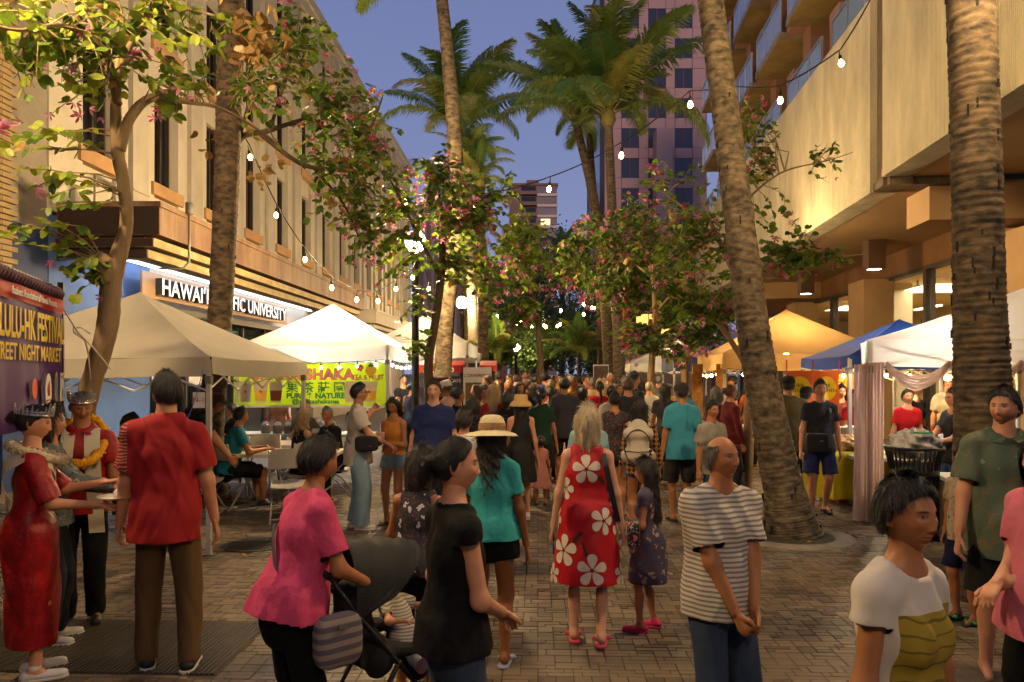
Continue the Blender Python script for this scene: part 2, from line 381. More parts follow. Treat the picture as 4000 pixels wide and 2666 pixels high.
# conduit on the facade
m_pipe = M('conduit_grey', (.22, .2, .17), .5, .1, metal=.4)
mb = MB(); mb.tube([(1.79, 12.9, 4.75), (1.79, 12.9, 4.2), (1.79, 12.9, 3.75), (1.72, 12.8, 3.62), (1.4, 12.6, 3.6)], .022, 8); mb.box(1.75, 1.84, 12.84, 12.97, 4.6, 4.8); mb.build('conduit', m_pipe, lb, True)
mb = MB(); mb.tube([(.03, 13.0, 4.62), (.03, 13.0, 5.35), (.03, 14.9, 5.2)], .02, 6); mb.build('conduit', m_pipe, lb, True)

# yellow brick wall at the left edge, brick by brick where the photo shows it
m_brick = M('yellow_brick', C('#9c8358'), .8, .22, 3, .3, 60); m_mort = M('brick_mortar', (.03, .022, .016), .95, 0)
bw = thing('brick_building', 'yellow brick building beside the cream campus building', 'building', frame(AL, -7.62), AL)
part('core', m_mort, bw, (-4, -.3, -32, 10.74, 0, 12)); part('blue_corner', M('navy_paint', C('#1d2f57'), .7), bw, (-.4, -.25, 10.76, 11.78, 0, 4.1)); part('grey_return', M('grey_render', C('#8b8172'), .85, .1), bw, (-.4, -.27, 10.76, 11.79, 4.11, 14.5))
bm = MB(); bm.bbox(-.005, .305, -.155, .155, -.035, .035, .004); bmesh_brick = bm.mesh('brick', m_brick)
for k in range(96):
    z = 2.2 + k * .088
    for q in range(3):
        y = 10.56 - q * .32 - (k % 2) * .12
        link('brick', bmesh_brick, bw, (-.29, y, z))

bh = thing('afterglow_blocker', 'plain cream block added out of view to keep the afterglow off the street', 'building', (0, -44, 0)); part('wall', m_stuc, bh, (-40, 40, -8, 0, 0, 14.5)); part('parapet', m_stuc2, bh, (-40.1, 40.1, -8.1, .1, 14.5, 15))  # unseen block added to keep the low afterglow off the street
# far buildings on the left
def far_block(name, label, x0, x1, Y, z1, depth, mat, fin=None, rz=0):
    c = (x0 + x1) / 2
    t = thing(name, label, 'building', ((c - CX) * Y / F, Y, 0), rz); hw = (x1 - x0) / 2 * Y / F
    part('wall', mat, t, (-hw, hw, 0, depth, 0, z1))
    return t, hw
t, hw = far_block('finned_building', 'lilac grey building with vertical fins behind the lamp posts', 960, 1100, 58, 15, 20, M('lilac_wall', C('#8d7f86'), .85, .08))
for k in range(9): part('fin', M('lilac_fin', C('#a3949a'), .85, .08), t, (-hw + k * hw / 4 - .12, -hw + k * hw / 4 + .12, -.35, 0, 0, 14.6))
t, hw = far_block('pink_wall_building', 'plain pink wall building behind the palms', 1098, 1165, 75, 13, 12, M('pink_render', C('#a5786c'), .85, .1))
for k in range(3): part('window', m_glassd, t, (-hw + .3 + k, -hw + .8 + k, -.05, 0, 3, 5))
# far tower
Yt = 190
tw = thing('distant_tower', 'distant banded brown apartment tower at the end of the street', 'building', ((1225 - CX) * Yt / F, Yt, 0))
m_tbr = M('tower_brown', C('#8a6a58'), .85, .1, .2); m_tw = M('tower_white_band', C('#d9c7b4'), .8, .06); m_tg = M('tower_pane', (.16, .12, .13), .2, .3, .15)
zt = 1.8 + (857 - 425) * Yt / F; hx = 55 * Yt / F
part('wall', m_tbr, tw, (-hx, hx, .6, 16, 0, zt)); part('roof_box', m_tbr, tw, (-1.6, 1.6, 3, 8, zt, zt + 2.0)); part('roof_slab', m_tbr, tw, (-hx - .3, hx + .3, .2, 16.3, zt, zt + .5))
for k in range(18):
    z = zt - 2.3 - k * 2.75
    part('band', m_tw, tw, (1.0, hx + .2, .2, .6, z - .5, z + .15)); part('window', m_tg, tw, (1.1, hx - .1, .45, .6, z + .25, z + 2.0)); part('balcony', m_tbr, tw, (-3.2, .9, -.9, .6, z - .35, z + .55)); part('balcony_door', m_glassd, tw, (-3.0, .7, .5, .6, z + .7, z + 2.1))
for k in (3, 12): part('lit_window', EM('lit_win', (1, .75, .4), 1.2), tw, (2.0, 4.4, .40, .44, zt - 2.0 - k * 2.75, zt - .4 - k * 2.75))
# pink tower
Yp = 88; s = Yp / F
pt = thing('pink_tower', 'pink clad office tower with square dark windows', 'building', ((1500 - CX) * s, Yp, 0))
m_pk = M('pink_cladding', C('#b58d82'), .6, .08, .3); m_pk2 = M('pink_cladding_joint', C('#7d4a46'), .8, 0); m_pp = M('pink_tower_pane', (.035, .035, .05), .12, 0, spec=.7)
def px2x(px): return (px - 1500) * s
wx = [1428, 1490, 1551]; wz = [1.8 + (857 - (65 + 68.8 * k)) * s for k in range(-1, 11)]
part('wall', m_pk2, pt, (px2x(1388), px2x(1625), .2, 20, 0, 52)); part('glass_corner', m_pp, pt, (px2x(1378), px2x(1387), 0, 12, 0, 48))
wd, wh = 40 * s, 45 * s; xs = [px2x(1389)] + [v for a in wx for v in (px2x(a), px2x(a) + wd)] + [px2x(1622)]
for i in range(len(xs) - 1):
    for k, z in enumerate(wz):
        if z < 1: continue
        ztop = z + (68.8 - 45) * 0 * s
        if i % 2 == 1:
            wdw = part('window', m_pp, pt, (xs[i], xs[i + 1], .08, .19, z, z + wh)); part('mullion', m_pk2, wdw, (xs[i] + wd / 2 - .04, xs[i] + wd / 2 + .04, .06, .09, z, z + wh))
            part('panel', m_pk, pt, (xs[i] + .03, xs[i + 1] - .03, 0, .19, z + wh + .02, z + 68.8 * s - .02))
        else:
            part('panel', m_pk, pt, (xs[i] + .03, xs[i + 1] - .03, 0, .19, z + .02, z + wh - .02)); part('panel', m_pk, pt, (xs[i] + .03, xs[i + 1] - .03, 0, .19, z + wh + .02, z + 68.8 * s - .02))
part('bay', m_pk, pt, (px2x(1500), px2x(1535), -2.5, 0, 0, 1.8 + (857 - 310) * s)); part('low_wing', m_pk2, pt, (px2x(1380), px2x(1640), -6, -.5, 0, 1.8 + (857 - 560) * s))
# red and dark shop block behind the right hand trees
Ys = 34; t = thing('corner_shop_block', 'dark shop block with red stripe and lit upper windows behind the white tents', 'building', ((1520 - CX) * Ys / F, Ys, 0)); q = Ys / F
m_dk = M('shop_navy', C('#2a2834'), .7, .1); m_rd = M('shop_red', C('#a3160f'), .6, .1); m_wl = M('shop_white', C('#a79c98'), .8, .1)
def sx(px): return (px - 1520) * q
def sz(py): return 1.8 + (857 - py) * q
part('wall', m_wl, t, (sx(1428), sx(1640), .4, 9, 0, sz(560))); part('dark_band', m_dk, t, (sx(1440), sx(1640), -.5, .4, sz(815), sz(772))); part('red_stripe', m_rd, t, (sx(1430), sx(1441), -.6, .4, sz(800), sz(600))); part('red_sign', m_rd, t, (sx(1455), sx(1500), -.52, -.5, sz(838), sz(818)))
part('dark_upper', m_dk, t, (sx(1442), sx(1640), .1, .4, sz(740), sz(560)))
m_lit = EM('shop_lit', (1, .55, .14), 1.6)
for a, b in ((1463, 1490), (1493, 1502)): part('lit_window', m_lit, t, (sx(a), sx(b), .05, .1, sz(765), sz(722)))
part('lit_window', m_lit, t, (sx(1512), sx(1540), .05, .1, sz(768), sz(756)))
# ================================================================= right building
def ribbed():
    m, nt, b, out = nodes_of('corduroy_concrete'); L = nt.links.new; N = nt.nodes.new
    tc = N('ShaderNodeTexCoord'); mp = N('ShaderNodeMapping'); L(tc.outputs['Object'], mp.inputs[0])
    wv = N('ShaderNodeTexWave'); wv.wave_type = 'BANDS'; wv.bands_direction = 'Y'; wv.inputs['Scale'].default_value = 8; wv.inputs['Distortion'].default_value = 1.2; wv.inputs['Detail'].default_value = 3; wv.inputs['Detail Scale'].default_value = 4
    L(mp.outputs[0], wv.inputs[0])
    nz = N('ShaderNodeTexNoise'); nz.inputs['Scale'].default_value = 1.1; nz.inputs['Detail'].default_value = 9; nz.inputs['Roughness'].default_value = .65; mp2 = N('ShaderNodeMapping'); mp2.inputs['Scale'].default_value = (1, 1, .35); L(tc.outputs['Object'], mp2.inputs[0]); L(mp2.outputs[0], nz.inputs[0])
    rp = N('ShaderNodeValToRGB'); rp.color_ramp.elements[0].position = .28; rp.color_ramp.elements[1].position = .62
    rp.color_ramp.elements[0].color = (*C('#a3977a'), 1); rp.color_ramp.elements[1].color = (*C('#d8cba6'), 1); L(nz.outputs['Fac'], rp.inputs[0])
    n2 = N('ShaderNodeTexNoise'); n2.inputs['Scale'].default_value = 45; n2.inputs['Detail'].default_value = 3; L(tc.outputs['Object'], n2.inputs[0])
    ad = N('ShaderNodeMath'); ad.operation = 'MULTIPLY_ADD'; ad.inputs[1].default_value = .5; L(n2.outputs['Fac'], ad.inputs[0]); L(wv.outputs['Fac'], ad.inputs[2])
    bp = N('ShaderNodeBump'); bp.inputs['Strength'].default_value = .9; bp.inputs['Distance'].default_value = .025; L(ad.outputs[0], bp.inputs['Height']); L(bp.outputs[0], b.inputs['Normal'])
    L(rp.outputs[0], b.inputs['Base Color']); b.inputs['Roughness'].default_value = .9; return m
m_rib = ribbed(); m_ribd = M('joint_concrete', C('#6d5f49'), .9, .3, 9, .6, 30, stretch=(1, 1, .3))
m_sof = M('painted_soffit', C('#b0905f'), .75, .1, .8); m_bro = M('brown_fascia', C('#7a5330'), .7, .15, 1.2); m_brl = M('tan_plaster', C('#b08d63'), .8, .12, 1); m_brd = M('dark_brown', C('#4a311d'), .7, .15, 1)
rb = thing('concrete_building', 'ribbed concrete building with deep soffit and tall shop windows', 'building', frame(AR, 5.05), AR)
for y0, y1 in ((13.75, 20.0), (20.12, 27.0), (27.12, 34.0), (34.12, 41)):
    part('concrete_panel', m_rib, rb, (0, .45, y0, y1, 5.0, 8.48))
part('concrete_panel', m_rib, rb, (0, .45, -20, 13.2, 5.15, 13))
part('joint_strip', m_ribd, rb, (.12, .5, 13.2, 13.75, 5.02, 8.4)); part('joint_strip', m_ribd, rb, (.2, .5, 20, 20.12, 5.02, 8.4)); part('joint_strip', m_ribd, rb, (.2, .5, 27, 27.12, 5.02, 8.4)); part('joint_strip', m_ribd, rb, (.2, .5, 34, 34.12, 5.02, 8.4))
part('soffit', m_sof, rb, (.02, 3.4, 13.76, 41, 5.012, 5.2)); part('soffit', m_sof, rb, (.02, 3.4, -20, 13.3, 5.17, 5.3))
part('joint_edge', m_ribd, rb, (.05, 1.2, 13.3, 13.75, 5.03, 5.16))
part('cross_beam', m_brl, rb, (.83, 3.4, 13.35, 14.25, 4.43, 5.009))
part('cross_beam', m_brl, rb, (.83, 3.4, 27.0, 27.9, 4.43, 5.009))
part('roof_deck', m_ribd, rb, (.45, 12, 4.6, 41, 8.2, 8.4))
# shop wall
part('fascia', m_bro, rb, (3.2, 3.6, 6, 41, 4.4, 5.01)); part('head_frame', m_brownf, rb, (3.15, 3.4, 6, 41, 4.3, 4.4)); part('plinth', m_brd, rb, (3.2, 3.5, 6, 41, 0, .5))
cols = [(13.5, 14.6), (21.0, 22.2), (27.6, 28.8), (34.5, 35.7)]
for a, b in cols: part('column', m_brl, rb, (2.5, 3.3, a, b, 0, 4.35))
m_pane = M('clear_pane', (.95, .93, .88), .02, 0, trans=1, spec=.4)
gaps = [(6.2, 13.5), (14.6, 21.0), (22.2, 27.6), (28.8, 34.5), (35.7, 41)]
for a, b in gaps:
    n = max(2, round((b - a) / 2.0)); st = (b - a) / n
    for k in range(n):
        y = a + k * st
        part('mullion', m_brownf, rb, (3.18, 3.42, y, y + .16, .5, 4.3)); part('shop_pane', m_pane, rb, (3.28, 3.296, y + .16, y + st, .52, 4.3))
m_room = M('room_wall', C('#c4ab74'), .8, .06, .6); m_ceil = M('plank_ceiling', C('#c7ae78'), .7, .12, 1.5, stretch=(.2, 4, 1))
part('room_back', m_room, rb, (10, 10.2, 6, 41, 0, 5)); part('room_ceiling', m_ceil, rb, (3.6, 10, 6, 41, 4.62, 4.7)); part('room_floor', M('room_floor', C('#8d7654'), .6, .1), rb, (3.5, 10, 6, 41, -.004, .02))
part('room_pier', M('room_white', C('#c9bfa6'), .8, .05), rb, (4.6, 5.2, 16.4, 17.0, 0, 4.6), (4.6, 5.2, 24.4, 25.0, 0, 4.6))
part('room_end', m_room, rb, (3.5, 10, 5.9, 6, 0, 5), (3.5, 10, 41, 41.1, 0, 5))
for y in (12, 16.8, 20, 24.5, 30): part('ceiling_lamp', EM('room_tube', (1, .86, .55), 14), rb, (6.0, 6.14, y, y + 1.7, 3.9, 3.95))
for y in (9, 17, 24, 31): lamp('AREA', (6.2, y, 4.4), (1, .84, .55), 620, rb, 2.5, 'room_light')
for y in (15.4, 18.0, 23.6): part('sprinkler', m_pipe, rb, (5.0, 5.05, y, y + .05, 4.45, 4.62), (4.96, 5.09, y - .03, y + .08, 4.43, 4.45))
# soffit downlights
for i, y in enumerate((18.6, 24.2)):
    mb = MB(); mb.box(1.75, 2.15, y, y + .4, 4.32, 5.011); o = mb.build('downlight', m_brd, rb)
    mb = MB(Matrix.Translation((1.95, y + .2, 4.315))); mb.lathe([(.16, 0), (.001, -.002)], 16); mb.build('lens', EM('downlight_lens', (1, .9, .65), 18), o)
    lamp('SPOT', (1.95, y + .2, 4.25), (1, .72, .38), 260, rb, .12, 'downlight_beam', spot_size=R(120), spot_blend=.8)
# hotel tower with balconies above
ht = thing('balcony_tower', 'brown hotel tower with glass balconies above the concrete building', 'building', frame(AR, 6.3), AR)
m_ht = M('tower_stucco', C('#9a715c'), .85, .12, .8); m_slab = M('slab_grey', C('#8b7c68'), .85, .2, 2); m_bg = M('balcony_glass', (.30, .42, .62), .05, 0, spec=.6, alpha=.72); m_alu = M('rail_alu', (.5, .5, .5), .35, 0, metal=.8); m_under = M('slab_under', C('#8a7040'), .9, .35, 1.2)
part('core', m_brd, ht, (1.7, 10, 12, 37.5, 8.3, 36))
bays = [10.5 + 3.9 * k for k in range(7)]
for y in bays:
    part('pier', m_ht, ht, (.2, 1.75, y, y + .75, 8.5, 36))
    for f in range(9):
        z = 9.1 + 2.95 * f
        part('pier_bracket', m_ht, ht, (-.28, .2, y + .03, y + .72, z - .1, z + 1.55))
        sb = part('slab', m_slab, ht, (-.5, 1.7, y + .76, y + 3.89, z - .2, z))
        part('slab_underside', m_under, sb, (-.49, 1.7, y + .77, y + 3.88, z - .215, z - .202))
        for q in range(3):
            part('glass_panel', m_bg, sb, (-.44, -.425, y + .82 + q * 1.02, y + 1.8 + q * 1.02, z + .1, z + 1.02))
        part('rail', m_alu, sb, (-.47, -.4, y + .78, y + 3.87, z + 1.03, z + 1.08), *[(-.46, -.41, y + .78 + q * 1.02, y + .82 + q * 1.02, z, z + 1.03) for q in range(4)])
        part('door_glass', m_pp, sb, (1.6, 1.69, y + .9, y + 3.6, z + .01, z + 2.3))

# ================================================================= street lamps and string lights
m_post = M('lamp_post_black', (.012, .011, .01), .4, .1, metal=.5)
def at_(px, Y): return (px - CX) * Y / F
def street_lamp(x, y, h, label, e=300):
    t = thing('street_lamp', label, 'street lamp', (x, y, 0), 0, 'globe street lamps')
    mb = MB(); mb.lathe([(.16, 0), (.16, .25), (.12, .32), (.1, .5), (.075, .6), (.065, h - .45), (.09, h - .42), (.06, h - .36), (.11, h - .24), (.12, h - .2), (.001, h - .19)], 14); mb.build('post', m_post, t, True)
    mb = MB(); mb.lathe([(.1, h - .2), (.17, h - .12), (.19, h - .02), (.17, h + .08), (.1, h + .16), (.04, h + .19), (.001, h + .2)], 14); mb.build('globe', EM('globe_glow_%d' % e, (1, .70, .35), e * .64), t, True)
    return t
street_lamp(-1.83, 14.0, 4.3, 'black globe street lamp among the blossoms beside the glowing tea tent', 2000)
street_lamp(-1.70, 25.2, 4.2, 'black globe street lamp shining between two palm trunks', 900)
street_lamp(.19, 36, 3.05, 'distant globe street lamp above the crowd', 700)
street_lamp(-1.4, 40, 4.2, 'far globe street lamp before the finned building', 1800)
street_lamp(3.2, 75, 4.0, 'farthest globe street lamp by the dark trees', 900)
street_lamp(-4.3, 4.3, 5.3, 'black globe street lamp beside the festival banner', 1500)
street_lamp(3.7, 4.7, 5.6, 'black globe street lamp before the upright palm', 1000)
street_lamp(.9, -2.2, 5.0, 'black globe street lamp standing alone on the open paving', 480)
street_lamp(at_(1708, 16.4), 16.4, 4.6, 'globe lamp added out of sight behind the leaning palm to light the blossoms', 560)  # added lamp, tucked out of sight to brighten the right hand blossoms

m_bulb = EM('bulb_glow', (1, .58, .17), 95); m_cable = M('cable_black', (.012, .012, .012), .6, 0); m_cabw = M('cable_white', (.6, .55, .48), .6, 0)
bulbme = MB(); bulbme.lathe([(.002, -.075), (.02, -.066), (.031, -.045), (.03, -.025), (.018, .0), (.014, .012)], 9); bulbme = bulbme.mesh('bulb', m_bulb, True)
sockme = MB(); sockme.lathe([(.016, .008), (.02, .02), (.02, .06), (.008, .075), (.004, .14)], 8); sockme = sockme.mesh('socket', m_cable, True)
def string_light(label, bulbs, ends, cable=m_cable, drop=.14, scale=1.0, light=0):
    # bulbs: (px,py,Y) of each glowing bulb ; ends: extra cable points before and after
    pts = [Vector(p) for p in ends[0]] + [P(*b) + Vector((0, 0, drop * scale)) for b in bulbs] + [Vector(p) for p in ends[1]]
    t = thing('string_light', label, 'string light', pts[0], 0)
    fine = []
    for i in range(len(pts) - 1):
        fine += sag(pts[i], pts[i + 1], 5, .03 * (pts[i + 1] - pts[i]).length)[:-1]
    fine.append(pts[-1]); mb = MB(); mb.tube([p - pts[0] for p in fine], .009 * scale, 5); mb.build('cable', cable, t)
    for k, b in enumerate(bulbs):
        p = P(*b) - pts[0]
        o = link('bulb', bulbme, t, p); o.scale = (scale,) * 3; o.rotation_euler = (rng.normal(0, .1), rng.normal(0, .1), 0); so = link('socket', sockme, o)
    return t
string_light('string light from the concrete building past the leaning palm to the blossoms', [(1932, 140, 9.7), (1793, 225, 9.6), (1686, 225, 9.65), (1586, 235, 9.9), (1428, 352, 10.6), (1262, 430, 11.4), (1093, 468, 12.4), (933, 460, 13.2)], ([P(2010, -20, 9.8)], [P(780, 400, 13.5)]), light=10, scale=1.1)
string_light('string light sagging from the upright palm to the street lamp by the tea tent', [(574, 357, 10.9), (635, 490, 11.3), (701, 592, 11.8), (762, 657, 12.3), (820, 685, 12.8), (868, 688, 13.2), (910, 660, 13.6), (948, 634, 13.8)], ([P(545, 280, 10.8)], [P(955, 600, 13.9)]), light=8)
string_light('string light hung with bulbs beside the bright lamp between the trunks', [(958, 572, 13.7), (985, 660, 14.6), (1010, 690, 15.2), (1040, 620, 16.0), (1046, 645, 16.5), (1060, 640, 17.2), (1085, 697, 20)], ([P(955, 545, 13.9)], [P(1110, 700, 22)]), light=5)
string_light('far string light zigzagging over the crowd', [(1190, 743, 30), (1197, 739, 31), (1222, 749, 32), (1234, 753, 33), (1250, 746, 34), (1255, 749, 35), (1281, 747, 35), (1287, 743, 36)], ([P(1110, 715, 30)], [P(1395, 740, 34)]), light=0, scale=1.7, drop=.1)
string_light('far string light strung before the dark trees', [(1117, 708, 25), (1142, 724, 26), (1234, 713, 28), (1289, 711, 29), (1341, 697, 30), (1341, 720, 30), (1360, 705, 31), (1366, 704, 31)], ([P(1060, 700, 25.2)], [P(1395, 690, 31)]), light=0, scale=1.6, drop=.1)
# ================================================================= palms
def bark(name, c1, c2):
    m, nt, b, out = nodes_of(name); L = nt.links.new; N = nt.nodes.new
    tc = N('ShaderNodeTexCoord'); mp = N('ShaderNodeMapping'); mp.inputs['Scale'].default_value = (1.2, 1.2, 3.2); L(tc.outputs['Object'], mp.inputs[0])
    n1 = N('ShaderNodeTexNoise'); n1.inputs['Scale'].default_value = 3.2; n1.inputs['Detail'].default_value = 8; n1.inputs['Roughness'].default_value = .7; L(mp.outputs[0], n1.inputs[0])
    mp2 = N('ShaderNodeMapping'); mp2.inputs['Scale'].default_value = (5, 5, 9); L(tc.outputs['Object'], mp2.inputs[0])
    n2 = N('ShaderNodeTexNoise'); n2.inputs['Scale'].default_value = 2; n2.inputs['Detail'].default_value = 4; L(mp2.outputs[0], n2.inputs[0])
    mu = N('ShaderNodeMath'); mu.operation = 'MULTIPLY'; L(n1.outputs['Fac'], mu.inputs[0]); L(n2.outputs['Fac'], mu.inputs[1])
    rp = N('ShaderNodeValToRGB'); rp.color_ramp.elements[0].position = .13; rp.color_ramp.elements[1].position = .36; rp.color_ramp.elements[0].color = (*c1, 1); rp.color_ramp.elements[1].color = (*c2, 1)
    L(mu.outputs[0], rp.inputs[0]); L(rp.outputs[0], b.inputs['Base Color']); b.inputs['Roughness'].default_value = .9
    bp = N('ShaderNodeBump'); bp.inputs['Strength'].default_value = .9; bp.inputs['Distance'].default_value = .02; L(mu.outputs[0], bp.inputs['Height']); L(bp.outputs[0], b.inputs['Normal'])
    return m
m_bark = bark('palm_bark', C('#2a2219'), C('#7d6c53')); m_barkd = bark('palm_bark_dark', C('#1c150f'), C('#6d5a42'))
m_frond = [M('frond_green', (.18, .26, .035), .5, .3, 3, transl=.45), M('frond_dark', (.09, .19, .04), .5, .3, 3, transl=.4), M('frond_gold', (.28, .28, .05), .55, .3, 3, transl=.35)]
m_rach = M('rachis', (.2, .17, .03), .6, .2, 5)
def frond_mesh(L, droop, seed, mat):
    r = np.random.default_rng(seed); mb = MB(); n = 40
    pts = []; p = Vector((0, 0, 0)); a = R(64)
    for i in range(n + 1):
        pts.append(p.copy()); a -= droop / n * (.5 + 1.2 * i / n); p = p + Vector((math.cos(a), 0, math.sin(a))) * (L / n)
    mb.cur = 1; mb.tube(pts[::3], [.035 * (1 - .9 * i / (len(pts[::3]) - 1)) + .004 for i in range(len(pts[::3]))], 5); mb.cur = 0
    for i in range(5, n + 1):
        t = (pts[min(i + 1, n)] - pts[i - 1]).normalized(); up = Vector((0, 1, 0)).cross(t) * -1
        ll = L * .25 * math.sin(math.pi * (.12 + .86 * (i / n) ** .8)) ** .6 * r.uniform(.85, 1.1)
        for sgn in (-1, 1):
            for jj in (0, .5):
                o = pts[i].lerp(pts[i - 1], jj)
                d = (Vector((0, sgn, 0)) * .80 + t * (.55 + .4 * i / n) + up * r.uniform(.0, .25)).normalized()
                w = t * (.019 * L / 2.6)
                m1 = o + d * ll * .5 + Vector((0, 0, -.03 * ll)); d2 = (d + Vector((0, 0, -r.uniform(.55, 1.1)))).normalized()
                tip = m1 + d2 * ll * .55
                mb.add([o - w, o + w, m1 + w * 1.1, m1 - w * 1.1, tip], [(0, 1, 2, 3), (3, 2, 4)])
    return mb.mesh('frond', [mat, m_rach])
FR = {}
def fronds(L, k):
    key = (round(L, 1), k)
    if key not in FR: FR[key] = frond_mesh(L, R([60, 82, 105, 48][k % 4]), 40 + k, m_frond[[0, 1, 0, 1, 2, 0][k % 6]])
    return FR[key]
def palm(label, path, rad, crown=None, mat=None, nfr=18, L=3.0, group='coconut palms along the street', lod=1, seed=0, tilt=0):
    base = Vector((path[0][0], path[0][1], 0)); t = thing('palm_tree', label, 'palm tree', base, 0, group)
    pts = [Vector(p) - base for p in path]
    fine = []; rr = []
    # Catmull-Rom resample with growth rings
    n = 26 * lod
    for i in range(len(pts) - 1):
        p0, p1, p2, p3 = pts[max(i - 1, 0)], pts[i], pts[i + 1], pts[min(i + 2, len(pts) - 1)]
        for k in range(n):
            s = k / n; fine.append(.5 * ((2 * p1) + (p2 - p0) * s + (2 * p0 - 5 * p1 + 4 * p2 - p3) * s * s + (3 * p1 - p0 - 3 * p2 + p3) * s ** 3)); rr.append(rad[i] * (1 - s) + rad[i + 1] * s)
    fine.append(pts[-1]); rr.append(rad[-1])
    rg = np.random.default_rng(seed + 5)
    rr = [r * (1 + .035 * ((k % 4) / 3 - .5) + rg.uniform(-.02, .02)) for k, r in enumerate(rr)]
    mb = MB(); mb.tube(fine, rr, 18 if lod > 1 else 10); mb.build('trunk', mat or m_bark, t, True)
    if lod > 2:      # leaf scars: small dark nicks standing proud of the bark
        for k in range(60):
            i = int(rg.uniform(.02, .98) * (len(fine) - 1)); a = rg.uniform(0, 6.28); p = fine[i] + Vector((math.cos(a), math.sin(a), 0)) * rr[i] * .995
            hh = rg.uniform(.02, .055); sc = MB(Matrix.Translation(p) @ Matrix.Rotation(a, 4, 'Z')); sc.box(-.01, .008, -.008, .008, -hh, hh); 
            if k < 60: sc.build('leaf_scar', M('scar_dark', (.012, .009, .006), .95, 0), t)
    if crown:
        top = pts[-1]
        mb = MB(Matrix.Translation(top)); mb.lathe([(rad[-1] * 1.1, -.1), (rad[-1] * 1.9, .15), (rad[-1] * 1.5, .4), (.02, .8)], 9); mb.build('crown_shaft', m_rach, t, True)
        for k in range(nfr):
            o = link('frond', fronds(L, k), t, top + Vector((0, 0, .25)))
            az = k * 2.399963 + seed; el = -.95 + 1.55 * (k / nfr)          # from hanging to upright
            o.rotation_euler = Euler((rg.uniform(-.25, .25), el * -1 + R(28) - .35 if False else R(35) - (k / nfr) * R(75) , az), 'XYZ'); s = rg.uniform(.82, 1.08); o.scale = (s, s, s)
    return t
def pp(lst): return [tuple(P(*a)) for a in lst]
b0 = G(1815, 1225); Yb = b0.y
palm('thick leaning palm trunk rising from a round concrete ring', [(b0.x + .02, b0.y, -.03), P(1800, 1120, Yb), P(1745, 850, Yb), P(1700, 520, Yb + .1), P(1665, 240, Yb + .15), P(1628, -40, Yb + .2), P(1612, -260, Yb + .2)], [.35, .22, .185, .165, .152, .143, .138], True, m_bark, 14, 3.2, lod=3, seed=1)
b1 = P(2258, 1373, 5.93)
palm('upright palm trunk beside the pale tent with pink drapes', [(b1.x, b1.y, -.03), P(2260, 1000, 5.93), P(2250, 700, 5.95), P(2243, 350, 5.95), P(2230, 0, 6.0), P(2215, -400, 6.0)], [.26, .215, .19, .18, .175, .17], True, m_barkd, 12, 3.0, lod=3, seed=2)
b2 = G(487, 1158)
palm('upright palm trunk before the university sign', [(b2.x, b2.y + .02, -.03), P(484, 1000, b2.y), P(505, 740, b2.y), P(522, 380, b2.y), P(532, 0, b2.y), P(536, -300, b2.y)], [.26, .17, .16, .165, .17, .15], True, m_barkd, 12, 3.0, lod=3, seed=3)
Yc = 16
palm('tall slim palm trunk curving up from the middle of the crowd', [(P(1012, 1060, Yc).x, Yc, -.03), P(1018, 850, Yc), P(1028, 700, Yc), P(1046, 540, Yc), P(1045, 330, Yc), P(1028, 120, Yc), P(1010, -40, Yc), P(1000, -75, Yc)], [.26, .19, .175, .175, .165, .14, .125, .12], True, m_bark, 16, 2.9, lod=2, seed=4)
palm('palm with a full crown behind the slim trunk', [(P(1075, 950, 31).x, 31, 0), P(1072, 700, 31), P(1062, 480, 31), P(1048, 310, 31)], [.3, .22, .2, .16], True, m_barkd, 23, 4.3, lod=1, seed=5)
palm('pale palm trunk beside the second street lamp', [(P(1092, 950, 26).x, 26, 0), P(1086, 720, 26), P(1078, 560, 26), P(1074, 380, 26)], [.22, .18, .17, .16], True, M('pale_bark', C('#786c5c'), .9, .2, 6, .4, 30), 9, 2.0, lod=1, seed=6)
palm('dark palm trunk right of the second street lamp', [(P(1112, 950, 24).x, 24, 0), P(1110, 760, 24), P(1105, 560, 24), P(1100, 430, 24)], [.2, .17, .16, .15], True, m_barkd, 10, 1.7, lod=1, seed=7)
palm('palm with the widest crown before the pink tower', [(P(1428, 950, 27).x, 27, 0), P(1420, 760, 27), P(1408, 520, 27), P(1398, 285, 27)], [.28, .2, .18, .15], True, m_bark, 23, 4.6, lod=1, seed=8)
palm('palm curving left below the widest crown', [(P(1408, 950, 30).x, 30, 0), P(1392, 720, 30), P(1368, 480, 30), P(1320, 270, 30)], [.3, .22, .2, .15], True, m_bark, 22, 4.4, lod=1, seed=9)
palm('slender palm between the two wide crowns', [(P(1385, 950, 33).x, 33, 0), P(1380, 700, 33), P(1366, 480, 33), P(1352, 285, 33)], [.26, .18, .16, .14], True, m_barkd, 12, 2.6, lod=1, seed=10)
palm('small far palm above the dark trees', [(P(1290, 900, 60).x, 60, 0), P(1292, 700, 60), P(1292, 590, 60)], [.3, .22, .2], True, m_barkd, 14, 2.6, lod=1, seed=11)
palm('far palm beside the distant tower', [(P(1185, 900, 48).x, 48, 0), P(1180, 700, 48), P(1175, 600, 48)], [.3, .22, .2], True, m_barkd, 14, 2.8, lod=1, seed=12)
